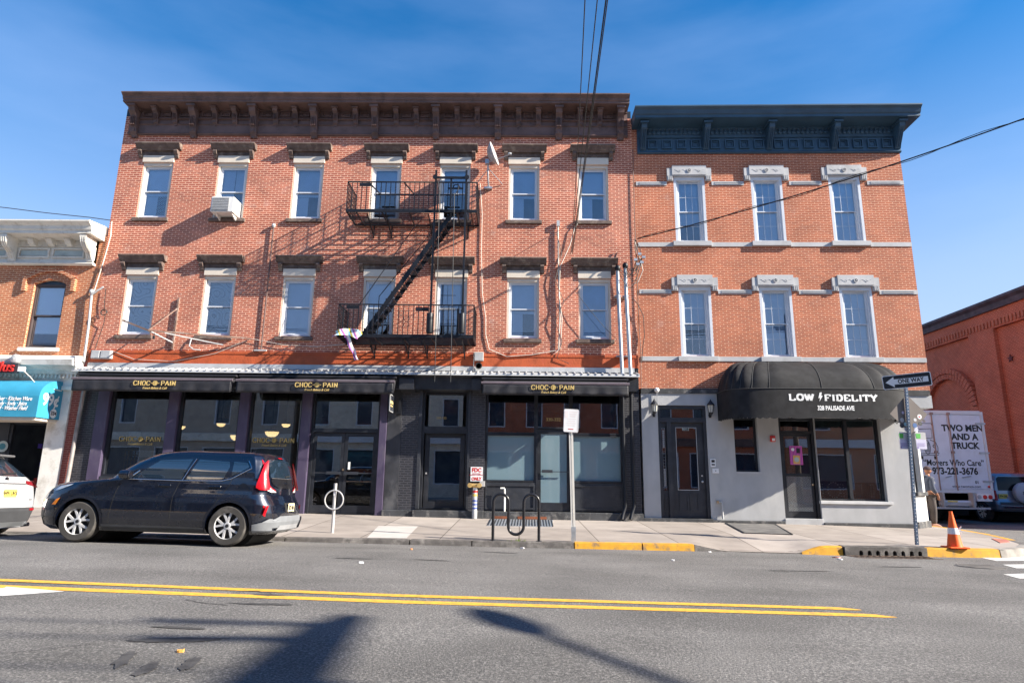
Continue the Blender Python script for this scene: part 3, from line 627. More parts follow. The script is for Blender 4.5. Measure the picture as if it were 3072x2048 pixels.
# cornice
g = MB(); x0, x1 = -12.62, 3.30
prof = [(0, 11.82), (-.06, 11.82), (-.09, 11.86), (-.06, 11.90), (-.06, 12.15), (-.10, 12.18), (-.06, 12.21), (-.05, 12.33), (-.12, 12.36), (-.09, 12.42), (-.05, 12.45), (-.05, 12.64), (-.10, 12.68), (-.50, 12.70), (-.52, 12.71), (-.52, 12.77), (-.55, 12.79), (-.57, 12.86), (-.64, 12.92), (-.66, 12.93), (-.66, 12.97), (0, 13.02)]
g.prism(prof, x0, x1); g.box(x0, x1, -.10, 0, 12.64, 12.70)
cor = g.build('cornice', M_brown, main)
def scroll_bracket(x, wd, ztop, zbot, dep, name, tip=True):
    g = MB(); h = ztop-zbot
    P = [(0, ztop), (-dep, ztop), (-dep, ztop-.06*h), (-dep*.9, ztop-.10*h), (-dep*.82, ztop-.22*h), (-dep*.6, ztop-.30*h), (-dep*.52, ztop-.36*h), (-dep*.50, ztop-.5*h), (-dep*.42, ztop-.65*h), (-dep*.36, ztop-.72*h), (-dep*.36, ztop-.84*h), (-dep*.25, ztop-.9*h), (-.05, zbot), (0, zbot)]
    g.prism(P, x-wd/2, x+wd/2)
    g.box(x-wd*.68, x+wd*.68, -dep*1.03, -.01, ztop-.09*h, ztop-.02*h)
    for k in range(3):
        for q in range(7): g.box(x-wd*.36+k*wd*.26, x-wd*.36+k*wd*.26+wd*.16, -dep*.60, -dep*.45, ztop-.38*h-q*.045*h, ztop-.355*h-q*.045*h)
    g.disc((x, ztop-.76*h), wd*.26, -dep*.40, -dep*.3, 12)
    g.prism([(x-wd*.5, zbot+.11*h), (x+wd*.5, zbot+.11*h), (x, zbot-.03*h)], -.085, -.01, 'y')
    return g.build(name, M_brown, cor)
for x in [-12.40, -10.50, -8.57, -6.64, -4.70, -2.76, -.80, 1.12, 3.06]: scroll_bracket(x, .20, 12.70, 11.72, .46, 'bracket')
for x in [-11.74, -11.12, -9.84, -9.20, -7.89, -7.26, -5.98, -5.33, -4.04, -3.40, -2.10, -1.46, -.15, .48, 1.79, 2.42]: scroll_bracket(x, .15, 12.68, 12.13, .36, 'small_bracket')
for xa, xb in zip([-12.40,-10.50,-8.57,-6.64,-4.70,-2.76,-.80,1.12], [-10.50,-8.57,-6.64,-4.70,-2.76,-.80,1.12,3.06]):
    w3 = (xb-xa)/3
    for k in range(3):
        c = xa+w3*(k+.5)+(0.04 if k == 0 else -.04 if k == 2 else 0); g = MB(); frame(g, c-.15, c+.15, 12.46, 12.62, .022, -.10, -.05)
        g.add([(c-.09,-.052,12.49),(c+.09,-.052,12.49),(c+.09,-.052,12.60),(c-.09,-.052,12.60),(c,-.10,12.545)], [(0,1,4),(1,2,4),(2,3,4),(3,0,4)]); g.build('frieze_panel', M_brown, cor)

# ---- ground floor
# black piers and wall pieces around the openings
g = MB(); g.box(XL, -12.31, 0, .35, .15, 3.72)
g.build('pier', M_blackbrick, main)
for a, b in ((-3.42, -2.90), (-1.44, -1.00), (2.92, 3.41)): MB().box(a, b, 0, .35, .15, 3.72).build('pier', M_blackbrick, main)
g = MB(); g.box(-3.82, -3.42, -.02, .35, .15, 3.72).build('rendered_pier', mat('smooth_black_render', (.035, .036, .042), .55, var=.3, stain=(.10, .10, .105), stain_s=1.6, streak=.5), main)
g = MB(); g.box(XL, XR, 0.0, .35, 3.70, 4.44)   # wall above the openings
g.build('lintel_wall', M_black, main)
g = MB()
g.prism([(-.02, 3.70), (-.30, 3.72), (-.32, 4.08), (-.36, 4.12), (-.40, 4.14), (-.40, 4.17), (-.02, 4.17)], -12.74, 3.30); g.build('fascia', M_black, main)
for cx, w_ in ((-3.25, .42), (-1.26, .26)): MB().prism([(0, 3.66), (-.40, 3.70), (-.42, 3.98), (-.40, 4.02), (0, 4.02)], cx-w_/2, cx+w_/2).build('fascia_corbel', M_charcoal, main)
# corrugated metal ledge
g = MB(); n = 128; xx = lin(-12.86, 3.36, n)
g.prism([(0, 4.44), (-.04, 4.44), (-.05, 4.30), (0, 4.28)], -12.75, 3.30)
g.prism([(0, 4.28), (-.50, 4.165), (-.52, 4.10), (-.50, 4.10), (-.47, 4.15), (0, 4.24)], -12.86, 3.36)
led = g.build('ledge_flashing', M_lgrey, main)
g = MB()
for k in range(82):
    x = -12.8+k*.199; g.prism([(-.02, 4.275), (-.50, 4.167), (-.525, 4.155), (-.525, 4.185), (-.02, 4.315)], x, x+.035)
g.build('ledge_rib', M_lgrey, led)
# aubergine pilasters
for a, b in ((-12.29, -11.95), (-10.20, -9.91), (-8.13, -7.85), (-6.31, -6.03), (-4.04, -3.83)):
    g = MB(); g.box(a, b, -.06, .2, .20, 3.72); g.build('pilaster', M_purple, main, bevel=.01)
def shop_window(x0, x1, z0, z1, m=M_shopglass, y=.12, t=.055, fm=M_black):
    g = MB(); frame(g, x0, x1, z0, z1, t, y-.07, y+.05); f = g.build('display_window', fm, main)
    g = MB(); g.box(x0+t, x1-t, y, y+.008, z0+t, z1-t); g.build('pane', m, f); return f
for a, b in ((-11.93, -10.21), (-9.90, -8.14), (-7.84, -6.32)):
    shop_window(a, b, 1.18, 3.71)
    g = MB(); g.box(a, b, .06, .35, .2, 1.10).box(a, b, -.02, .3, 1.10, 1.18); g.build('stall_riser', M_charcoal, main)
# double entrance doors with transom
def door_leaf(x0, x1, z0, z1, y, name='door', side=0.09, bot=.22, top=.10, glass=M_shopglass, m=M_black, parent=None):
    g = MB(); g.box(x0, x0+side, y, y+.05, z0, z1).box(x1-side, x1, y, y+.05, z0, z1).box(x0+side, x1-side, y, y+.05, z1-top, z1).box(x0+side, x1-side, y, y+.05, z0, z0+bot)
    d = g.build(name, m, parent or main); g = MB(); g.box(x0+side, x1-side, y+.02, y+.028, z0+bot, z1-top); g.build('pane', glass, d); return d
shop_window(-6.02, -4.05, 2.55, 3.71)
g = MB(); g.box(-6.02, -5.94, .04, .2, .22, 2.55).box(-4.13, -4.05, .04, .2, .22, 2.55).box(-5.94, -4.13, .04, .2, 2.49, 2.55).box(-6.02,-4.05,.0,.5,.19,.225); g.build('door_frame', M_black, main)
for a, b, s in ((-5.94, -5.045, 1), (-5.035, -4.13, -1)):
    d = door_leaf(a, b, .24, 2.48, .09)
    g = MB(); g.bar((a+.06, .03, 1.35), (b-.06, .03, 1.35), .03); g.box(b-.45 if s > 0 else a+.05, b-.05 if s > 0 else a+.45, .0, .04, 1.31, 1.39); g.build('push_bar', M_charcoal, d)
MB().box(-5.06,-5.02,.06,.09,1.42,1.47).build('lock', mat('brass', (.7,.5,.3), .3, .9), main)
MB().box(-4.90,-4.85,.07,.09,1.45,1.66).build('door_notice', M_signwhite, main)
# tall residential entrance
g = MB(); frame(g, -2.90, -1.44, .40, 3.92, .13, .1, .34, .03); g.box(-2.90, -1.44, -.12, .5, .15, .385); g.box(-2.77, -1.57, .1, .34, 2.50, 2.70).box(-2.77,-1.57,.2,.3,3.62,3.80); g.build('entrance_frame', M_black, main)
g = MB(); g.box(-2.92,-2.83,-.03,.1,.40,3.70).box(-1.50,-1.44,-.03,.1,.40,3.70); g.build('entrance_trim', M_charcoal, main)
MB().box(-2.68, -1.68, .22, .228, 2.70, 3.62).build('transom_pane', M_shopglass, main)
d = door_leaf(-2.74, -1.60, .40, 2.50, .22, 'entrance_door', .13, .2, .12)
MB().box(-2.70, -2.66, .19, .22, 1.35, 1.40).build('lock', M_steel, d)
g = MB(); g.box(-12.33, -2.98, -.03, .3, .10, .215); g.box(-3.84,-2.98,-.10,.2,.10,.36); g.box(-2.98, -1.0, -.16, .2, .08, .37); g.box(-1.0, 3.42, -.12, .2, .06, .36); g.build('base_step', M_blackworn, main, bevel=.015)
g = MB(); g.box(-.75, -.3, -.128, -.1, .17, .24).box(-.05, .75, -.128, -.1, .17, .24); g.build('rust_strip', mat('rusty_iron', (.22, .075, .035), .9, var=.3), main)
# right-hand shop: two windows and a door
shop_window(-.99, .45, 2.50, 3.70); shop_window(-.99, .45, 1.16, 2.515, M_frost)
shop_window(1.45, 2.91, 2.50, 3.70); shop_window(1.45, 2.91, 1.16, 2.515, M_frost)
MB().box(-.95, .41, .055, .06, 1.195, 1.215).build('window_ledge_strip', M_lgrey, main)
for a, b in ((-.99, .45), (1.45, 2.91)):
    g = MB(); g.box(a, b, .04, .3, .38, 1.15); frame(g, a+.02, b-.02, .42, 1.10, .05, .015, .05); g.build('stall_riser', M_charcoal, main)
shop_window(.45, 1.45, 2.66, 3.70)
g = MB(); g.box(.45, .50, .03, .2, .38, 2.66).box(1.42, 1.47, .03, .2, .38, 2.66); g.build('door_frame', M_black, main)
d = door_leaf(.50, 1.42, .38, 2.65, .09, 'door', .09, .23, .13, M_frost)
g = MB(); g.bar((.55,.02,1.46), (1.38,.02,1.46), .02); g.box(.62, .92, .0, .04, 1.43, 1.51); g.build('push_bar', M_charcoal, d)
text('330-332', .13, 'address_lettering', M_golddim, main, face_front(.95, .10, 2.93)); text('330-332', .09, 'address_lettering', M_golddim, main, face_front(-2.3, .215, 2.95))
text('Please use other door', .028, 'door_lettering', M_letterblack, main, face_front(.97, .085, 1.66)) if False else None
# shop interior: rooms, ducts, lamps
g = MB(); g.box(XL+.3, -3.2, 5.0, 5.1, .1, 4.3).box(XL+.3, XR-.3, .36, 5.0, 4.16, 4.22).box(XL+.3, XR-.3, .36, 5, .05, .21).box(-3.3, -3.2, .36, 5, .2, 4.2).box(XL+.3,XL+.35,.36,5,.2,4.2).box(-1.15,-1.1,.36,4,.2,4.2)
g.box(-1.1, XR-.3, 3.4, 3.5, .2, 4.2).box(-3.2,-1.15,1.8,1.9,.2,4.2)
g.build('shop_interior', mat('cafe_wall', (.20, .17, .145), .9, var=.3), main)
g = MB(); g.box(-11.5, -8.6, 1.6, 2.2, .2, 1.25).box(-8.2, -6.3, 2.6, 3.2, .2, 1.3).box(-9.4,-9.0,.8,1.2,.2,1.7).box(-7.6,-7.0,.9,1.3,.2,1.4); g.build('counter', mat('dark_wood', (.06, .04, .03), .5, var=.3), main)
g = MB(); g.tube([(-9.3, 1.6, 3.0), (-9.25, 1.6, 3.35), (-9.0, 1.6, 3.58), (-8.6, 1.6, 3.62), (-5.2, 1.6, 3.62)], .17, 14); g.tube([(-6.3,1.6,3.55),(-6.3,1.6,3.1)],.15,12)
g.tube([(-.3, 1.5, 3.45), (1.4, 1.5, 3.4), (1.6, 1.5, 3.1)], .12, 12); g.build('air_duct', M_duct, main)
g = MB(); g.box(-11.7, -11.35, .7, .72, 2.1, 2.5); g.box(-11.66,-11.39,.69,.70,2.15,2.45); g.build('picture_frame', M_signwhite, main)
g = MB(); g.box(-11.6, -11.0, .8, .95, 1.75, 1.95).box(-11.5,-11.2,.8,.9,1.25,1.5); g.build('cup_shelf', M_signwhite, main)
g = MB()
for k in range(5): g.box(-11.62+k*.10, -11.60+k*.10, .5, .52, 1.2, 1.95-abs(k-2)*.03)
for k in range(6): g.box(-11.62, -11.20, .5, .52, 1.22+k*.14, 1.24+k*.14)
g.build('bread_rack', mat('pale_wood', (.45, .27, .12), .6), main)
g = MB(); g.box(-.9, -.6, .5, .8, 1.1, 1.75).box(-.55, -.2, .5, .8, 1.1, 1.55); g.build('cardboard_box', mat('cardboard', (.45, .33, .2), .8), main)
M_lamp = mat('lit_globe', (.9, .8, .55), .4, emit=((1, .60, .25), 1.5))
for (px, py) in ((663, 1270), (712, 1306), (858, 1272), (816, 1295), (543, 1278)):
    p = pt(px, py, 1.1 if py < 1290 else 0.75); r_ = .13 if py < 1290 else .2
    g = MB(); g.lathe([(.01, -r_*.75), (r_*.5, -r_*.7), (r_*.85, -r_*.4), (r_, 0)], p, n=18); sh = g.build('pendant_lamp', M_lamp, main, smooth=True)
    g = MB(); g.lathe([(r_*1.02, 0), (r_*.9, r_*.2), (r_*.35, r_*.45), (r_*.25, r_*.8), (.012, r_*.9), (.012, 4.15-p.z)], p, n=18); g.build('lamp_cap', M_black, sh, smooth=True)
# ------------------------------------------------------------------ right-hand building (turned 1.2 degrees towards the street)
rb = thing('corner_building', 'orange-red brick corner building with slate blue cornice and grey stucco ground floor', 'building', (3.42, 0, 0), R(-1.22))
ORG[rb.name] = Vector((0, 0, 0))          # its parts are drawn in its own frame: u along the front, v inwards, z up
UR = 8.25
TX = [(1.735, 8.35), (4.10, 8.35), (6.46, 8.35)]; MX = [(1.74, 4.80), (4.11, 4.80), (6.45, 4.80)]
holes = [(u-.475, u+.475, z, z+2.13) for u, z in TX+MX]
g = MB(); pane_wall(g, 0.0, UR, 3.84, 12.3, holes, 0, .35); g.box(UR-.3, UR, .35, 14, 3.84, 12.3).box(0, .3, .35, 14, 3.0, 12.3)
g.build('wall', M_brick2, rb)
MB().box(0, UR, .0, 14, 12.3, 12.5).build('roof', M_black, rb)
g = MB(); g.box(.3, UR-.3, 2.6, 2.7, 3.9, 12.3).box(.3, UR-.3, .36, 2.6, 4.0, 4.1).box(.3, UR-.3, .36, 2.6, 7.6, 7.8).box(2.9,3.0,.36,2.6,4.1,12.2).box(5.2,5.3,.36,2.6,4.1,12.2); g.build('rooms', M_roomgrey, rb)
for i, (u, z) in enumerate(TX+MX):
    cas = MB(); cas.box(u-.475, u-.40, .0, .2, z, z+2.13).box(u+.40, u+.475, .0, .2, z, z+2.13).box(u-.40, u+.40, .0, .2, z+2.02, z+2.13)
    cas.box(u-.40,u-.36,.05,.2,z,z+2.02).box(u+.36,u+.40,.05,.2,z,z+2.02)
    wnd = cas.build('window', M_white, rb)
    s = MB(); frame(s, u-.36, u+.36, z+.02, z+2.02, .035, .10, .20, .05); frame(s, u-.325, u+.325, z+1.0, z+1.98, .03, .115, .15); frame(s, u-.325, u+.325, z+.07, z+1.04, .03, .152, .19)
    for zz0, zz1, y in ((z+1.03, z+1.95, .125), (z+.10, z+1.01, .162)):
        for k in (1, 2): s.box(u-.295+.59*k/3-.006, u-.295+.59*k/3+.006, y-.004, y, zz0, zz1)
        s.box(u-.295, u+.295, y-.004, y, (zz0+zz1)/2-.006, (zz0+zz1)/2+.006)
    s.build('sash', M_white, wnd)
    p = MB(); p.box(u-.30, u+.30, .126, .131, z+1.03, z+1.95).box(u-.30, u+.30, .163, .168, z+.10, z+1.01); p.build('pane', M_window, wnd)
    bl = MB()
    lo = [z+.62, z+.1, z+.08, z+1.05, z+.05, z+.05][i]
    bl.box(u-.33, u+.33, .215, .219, lo, z+1.98)
    for k in range(34):
        zz = z+1.95-k*.056
        if zz > lo: bl.box(u-.33, u+.33, .21, .215, zz, zz+.008)
    bl.build('blind', M_blind, wnd)
    # pale lintel with raised centre, side blocks, rosette and vine
    g = MB(); g.box(u-.68, u+.68, -.08, .0, z+2.13, z+2.39).box(u-.525, u+.525, -.10, -.0, z+2.39, z+2.465).box(u-.525, u+.525, -.10, -.08, z+2.16, z+2.39)
    for sx in (-1, 1):
        g.box(u+sx*.59-.09, u+sx*.59+.09, -.06, 0, z+1.98, z+2.13)
        for k in range(3): g.box(u+sx*.59-.065+k*.05, u+sx*.59-.035+k*.05, -.09, -.06, z+2.0, z+2.12)
        for a, b in zip(range(0, 9), range(1, 10)):
            f = lambda t: (u+sx*(.13+.035*t), -.102, z+2.29+.035*math.sin(t*.9)); g.tube([f(a), f(b)], .0045, 4)
        for k in range(8):
            a0, a1 = k*PI/4, (k+1)*PI/4; g.tube([(u+sx*.30+.035*math.cos(a0), -.102, z+2.28+.035*math.sin(a0)), (u+sx*.30+.035*math.cos(a1), -.102, z+2.28+.035*math.sin(a1))], .004, 4)
    ln = g.build('window_lintel', M_grey, rb)
    g = MB(); g.lathe([(.062, 0), (.066, -.02), (.045, -.02), (.04, 0)], (u, -.10, z+2.30), 'y', 14).lathe([(.02, 0), (.016, -.025), (.0, -.03)], (u, -.10, z+2.30), 'y', 10); g.build('rosette', M_grey, ln)
    MB().box(u-.575, u+.575, -.09, 0.0, z-.15, z-.003).build('window_sill', M_grey, rb, bevel=.006)
for zc, hh, deep in ((10.255, .13, 1), (8.255, .13, 0), (6.765, .13, 1), (4.73, .13, 0)):
    cs = ([t[0] for t in TX] if zc > 8 else [t[0] for t in MX]); hw = .69 if deep else .58
    cuts = [0.10]+[v for c in cs for v in (c-hw, c+hw)]+[UR-.0]
    for a, b in zip(cuts[::2], cuts[1::2]):
        g = MB(); g.box(a, b, -.02, 0, zc-hh/2, zc+hh/2)
        if deep: g.box(a+.1, b-.1, -.035, -.02, zc-.035, zc-.015).box(a+.1, b-.1, -.035, -.02, zc+.015, zc+.035)
        g.build('string_course', M_grey, rb)
# cornice
u0, u1 = .12, 8.62
prof = [(0, 11.25), (-.05, 11.25), (-.08, 11.28), (-.05, 11.33), (-.04, 11.76), (-.08, 11.78), (-.08, 12.03), (-.12, 12.06), (-.12, 12.10), (-.62, 12.14), (-.64, 12.14), (-.64, 12.22), (-.68, 12.25), (-.72, 12.36), (-.80, 12.42), (-.80, 12.46), (0, 12.5)]
g = MB(); g.prism(prof, u0+.05, u1-.35)
g.prism([(.3, 12.10)]+[(-.62, 12.12)]+prof[9:]+[(.3, 12.5)], u0-.10, u0+.05); g.prism([(.6, 12.12)]+prof[9:]+[(.6, 12.5)], u1-.35, u1)
c2 = g.build('cornice', M_navy, rb)
for u in (.34, 2.29, 4.245, 6.23, 8.16):
    g = MB(); wd = .17
    g.prism([(0, 12.12), (-.52, 12.12), (-.52, 12.06), (-.48, 12.04), (-.46, 11.92), (-.40, 11.86), (-.34, 11.80), (-.26, 11.66), (-.16, 11.50), (-.10, 11.37), (0, 11.33)], u-wd/2, u+wd/2); g.box(u-.13, u+.13, -.55, 0, 12.04, 12.10)
    for k in range(3): g.tube([(u-.05+k*.05, -.42, 11.86), (u-.05+k*.05, -.36, 11.78), (u-.05+k*.05, -.27, 11.62), (u-.05+k*.05, -.14, 11.40)], .016, 6)
    g.build('bracket', M_navy, c2)
for ua, ub in ((.34, 2.29), (2.29, 4.245), (4.245, 6.23), (6.23, 8.16)):
    g = MB(); n = 12
    for k in range(n):
        c = ua+.14+(ub-ua-.28)*(k+.5)/n; g.lathe([(.055, 0), (.06, -.03), (.04, -.045), (0, -.05)], (c, -.078, 11.93), 'y', 10)
        g.box(c-.03, c+.03, -.12, -.08, 11.98, 12.05)
    g.build('scallop_band', M_navy, c2)
    for k in range(4):
        c = ua+.08+(ub-ua-.16)*(k+.5)/4; g = MB(); frame(g, c-.15, c+.15, 11.40, 11.70, .035, -.10, -.04); frame(g, c-.09, c+.09, 11.46, 11.64, .02, -.075, -.04); g.build('frieze_panel', M_navy, c2)
# ground floor: black band, stucco wall with openings, chamfered corner
MB().prism([(-.0, 3.71), (-.05, 3.71), (-.06, 3.84), (0, 3.86)], .05, 8.2).build('black_band', M_blackworn, rb)
UC = 7.45
holes = [(.51, 1.88, .16, 3.37), (2.64, 3.30, 1.52, 3.04), (3.90, 4.90, .16, 3.05), (4.91, 6.72, .76, 3.05)]
g = MB(); pane_wall(g, .05, UC, .14, 3.71, holes, -.02, .35); g.build('stucco_wall', M_stucco, rb)
g = MB(); P = [(UC, -.02), (UR-.03, .78), (UR-.03, 8), (UR-.33, 8), (UR-.33, .9), (UC-.1, .33), (UC-.1, -.02)]
def zpr(g, P, z0, z1): return g.prism(P, z0, z1, 'z')
zpr(g, P, .1, 1.02); zpr(g, P, 2.75, 3.35)
d = Vector((UR-.03-UC, .80)).normalized(); ln = math.hypot(UR-.03-UC, .80)
for a, b in ((0, .16), (ln-.22, ln)):
    q0, q1 = Vector((UC, -.02))+d*a, Vector((UC, -.02))+d*b; nn = Vector((-d.y, d.x))*.3
    zpr(g, [tuple(q0), tuple(q1), tuple(q1+nn), tuple(q0+nn)], 1.02, 2.75)
g.box(UR-.33, UR-.03, .80, 8, 1.02, 2.75)
g.build('corner_wall', mat('sunlit_stucco', (.60, .605, .60), .85, var=.05, bump=.6, bscale=90), rb)  # stucco made paler: sun on the chamfer put into its base colour
zpr(MB(), [(UC-.0, -.02), (UR-.0, -.02), (UR-.0, 1.0), (UR-.6, 1.0)], 3.35, 3.71).build('corner_overhang', M_stucco, rb)
g = MB()
for a in (.22, .42, .60):
    q0, q1 = Vector((UC, -.02))+d*a, Vector((UC, -.02))+d*(a+.05); nn = Vector((-d.y, d.x))*.06
    zpr(g, [tuple(q0+nn), tuple(q1+nn), tuple(q1+nn*2), tuple(q0+nn*2)], 1.02, 2.75)
cw = g.build('corner_window', M_black, rb)
q0, q1 = Vector((UC, -.02))+d*.16, Vector((UC, -.02))+d*(ln-.22); nn = Vector((-d.y, d.x))
zpr(MB(), [tuple(q0+nn*.15), tuple(q1+nn*.15), tuple(q1+nn*.156), tuple(q0+nn*.156)], 1.02, 2.75).build('pane', M_shopglass, cw)
q0, q1 = Vector((UC, -.02))+d*.05-nn*.08, Vector((UC, -.02))+d*(ln-.05)-nn*.08
zpr(MB(), [tuple(q0), tuple(q1), tuple(q1+nn*.1), tuple(q0+nn*.1)], .93, 1.03).build('corner_sill', M_blackworn, rb, bevel=.01)
g = MB(); g.box(1.9, 3.88, -.07, .2, .02, .21).box(4.92, UC+.02, -.08, .2, -.02, .19)
zpr(g, [(UC, -.08), (UR+.01, .73), (UR+.01, 8), (UR-.2, 8), (UR-.2, .9), (UC, .2)], -.05, .24)
g.build('plinth', M_blackworn, rb, bevel=.02)
MB().box(.0, 1.92, -.12, .2, .04, .24).build('door_step', M_blackworn, rb, bevel=.01)
MB().box(3.88, 4.92, -.05, .5, .03, .28).build('shop_step', M_lgrey, rb, bevel=.01)
# residential door with side light and transom
g = MB(); g.box(.52, .60, .02, .25, .24, 3.36).box(1.80, 1.88, .02, .25, .24, 3.36).box(.60, 1.80, .02, .25, 3.28, 3.36).box(.52, 1.88, .01, .25, 2.89, 3.02).box(.76, .88, .02, .25, .24, 2.89)
g.box(.60, .76, .08, .2, .24, .98).box(.60,.76,.08,.2,2.76,2.89); frame(g, .63, .74, .40, .85, .02, .06, .08); df = g.build('door_frame', M_charcoal, rb)
MB().box(.60, .76, .14, .146, .98, 2.76).build('side_light', M_shopglass, df)
g = MB()
for k in range(20): g.box(.64, .72, .125, .135, 1.05+k*.085, 1.055+k*.085)
g.box(.64,.646,.125,.135,1.0,2.74).box(.714,.72,.125,.135,1.0,2.74)
for k in range(9):
    for s_ in (0, 1): g.lathe([(.028, 0), (.028, .006), (.022, .006)], (.68, .128, (1.12 if s_ == 0 else 2.2)+k*.055), 'y', 8)
g.build('leaded_pattern', M_lgrey, df)
MB().box(.60, 1.80, .12, .126, 3.02, 3.28).build('transom_pane', M_shopglass, df)
d2 = MB(); d2.box(.88, 1.03, .10, .15, .25, 2.89).box(1.60, 1.80, .10, .15, .25, 2.89).box(1.03, 1.60, .10, .15, 2.74, 2.89).box(1.03, 1.60, .10, .15, .25, 1.01)
frame(d2, 1.05, 1.30, .45, .92, .03, .08, .10); frame(d2, 1.34, 1.59, .45, .92, .03, .08, .10)
dr = d2.build('door', M_charcoal, rb)
MB().box(1.03, 1.60, .12, .126, 1.01, 2.74).build('pane', M_shopglass, dr)
g = MB(); frame(g, 1.02, 1.61, 1.0, 2.75, .014, .09, .10); g.build('glazing_bead', M_lgrey, dr)
MB().lathe([(.028, 0), (.033, -.03), (.02, -.05), (0, -.055)], (1.71, .10, 1.24), 'y', 14).build('door_knob', M_steel, dr, smooth=True)
MB().lathe([(.022, 0), (.022, -.02), (0, -.022)], (1.71, .10, 1.40), 'y', 12).build('dead_bolt', M_steel, dr)
g = MB(); g.box(1.22, 1.40, .095, .10, 2.66, 2.74); pl_ = g.build('number_plate', M_creamblue, dr)
text('328', .10, 'door_number', M_letterblack, dr, face_front(1.31, .09, 2.70), local=True, bold=.002)
# small dark window, shop door and big shop window
g = MB(); frame(g, 2.64, 3.30, 1.52, 3.04, .05, .12, .2); f = g.build('small_window', M_black, rb); MB().box(2.69, 3.25, .16, .166, 1.57, 2.99).build('pane', M_shopglass, f)
MB().box(2.62, 3.32, -.035, .12, 1.47, 1.525).build('window_sill', M_grey, rb)
g = MB(); g.box(3.90, 3.98, .06, .25, .28, 3.05).box(4.82, 4.90, .06, .25, .28, 3.05).box(3.98, 4.82, .06, .25, 2.97, 3.05).box(3.98, 4.82, .06, .25, 2.60, 2.68); g.build('shop_door_frame', M_black, rb)
MB().box(3.98, 4.82, .15, .156, 2.68, 2.97).build('transom_pane', M_shopglass, rb)
g = MB(); frame(g, 3.99, 4.81, .29, 2.60, .07, .12, .17, .18); g.box(4.06, 4.74, .12, .17, 1.42, 1.50); sd = g.build('shop_door', M_black, rb)
MB().box(4.06, 4.74, .145, .151, .46, 2.54).build('pane', M_shopglass, sd)
g = MB()
for k in range(32):
    a = .47+k*.043
    if True: g.bar((4.06, .135, a if a < 1.42 else 1.42), (4.06+min(.68, 1.42-a), .135, min(1.42, a+.68)) , .004) if a < 1.40 else None
    b = k*.043
    if 0 < b < .66: g.bar((4.06+b, .135, .47), (4.74, .135, .47+.68-b), .004)
    if a < 1.40: g.bar((4.74, .133, a), (4.74-min(.68, 1.42-a), .133, min(1.42, a+.68)), .004)
    if 0 < b < .66: g.bar((4.74-b, .133, .47), (4.06, .133, .47+.68-b), .004)
g.build('wire_mesh_guard', M_lgrey, sd)
MB().lathe([(.025, 0), (.03, -.03), (0, -.05)], (4.77, .12, 1.20), 'y', 12).build('door_knob', mat('brass', (.7,.5,.3), .3, .9), sd)
g = MB(); g.box(4.21, 4.56, .128, .132, 1.74, 2.26); po = g.build('poster', mat('pink_poster', (.72, .12, .42), .6), sd)
g = MB(); [g.box(4.225+k*.042, 4.24+k*.042, .124, .128, 1.75, 2.25) for k in range(8)]; g.build('poster_stripe', mat('violet', (.22, .05, .35), .6), po)
g = MB(); g.box(4.29, 4.48, .119, .124, 1.76, 2.00); g.build('poster_panel', mat('ochre', (.72, .42, .12), .6), po)
g = MB(); g.disc((4.385, 1.88), .07, .115, .119, 14); g.build('poster_roundel', M_creamblue, po)
g = MB(); g.box(4.40, 4.50, .119, .124, 2.06, 2.20); g.build('poster_text_block', M_letterblack, po)
g = MB(); g.disc((4.30, 2.16), .045, .119, .124, 12); g.build('poster_figure', M_signwhite, po)
g = MB(); frame(g, 4.91, 6.72, .76, 3.05, .06, .12, .24); g.box(5.77, 5.86, .10, .24, .82, 2.99); f = g.build('display_window', M_black, rb)
MB().box(4.97, 5.77, .17, .176, .82, 2.99).box(5.86, 6.66, .17, .176, .82, 2.99).build('pane', M_shopglass, f)
MB().box(4.97, 5.77, .22, .225, 1.30, 2.99).box(5.86, 6.66, .22, .225, 1.27, 2.99).build('roller_blind', mat('sage_blind', (.30, .34, .32), .8, var=.05), f)
MB().prism([(-.07, .69), (-.06, .76), (.12, .77), (.12, .69)], 4.88, 6.84).build('window_sill', M_grey, rb)
g = MB()
for c, r_ in ((5.43, .17),):
    for k in range(16):
        a = 2*PI*k/16; g.box(c+r_*math.cos(a)-.012, c+r_*math.cos(a)+.012, .30, .31, 1.06+1.25*r_*math.sin(a)-.012, 1.06+1.25*r_*math.sin(a)+.012)
for x in (5.05, 5.12, 5.62, 5.69, 6.0, 6.2, 6.45, 6.52):
    for k in range(5): g.box(x-.01, x+.01, .30, .31, .88+k*.08, .90+k*.08)
g.build('marquee_bulbs', mat('bulb', (.8, .75, .6), .5), rb)
g = MB(); g.lathe([(.20, 0), (.20, .03), (.13, .03), (.13, 0)], (5.43, .32, 1.06), 'y', 20).box(6.0, 6.22, .32, .34, .85, 1.25).box(6.42, 6.56, .32, .34, .85, 1.25).box(5.02, 5.14, .32, .34, .85, 1.25); g.build('marquee_letter', mat('dull_bronze', (.12, .09, .06), .6), rb)
g = MB(); g.box(.1, UC, 3.5, 3.6, 0, 3.7).box(.1, UC, .36, 3.5, 3.68, 3.71).box(.1, UC, .36, 3.5, .1, .15).box(1.95, 2.0, .36, 3.5, .15, 3.7).box(3.5,3.55,.36,2,.15,3.7).box(UC-.15,UC-.1,.36,3.5,.15,3.7)
g.build('shop_interior', mat('bar_wall', (.035, .03, .03), .9, var=.3), rb)
MB().box(.3, 1.9, 1.4, 1.5, .15, 3.7).build('hall_wall', mat('hall_brown', (.22, .10, .06), .8), rb)

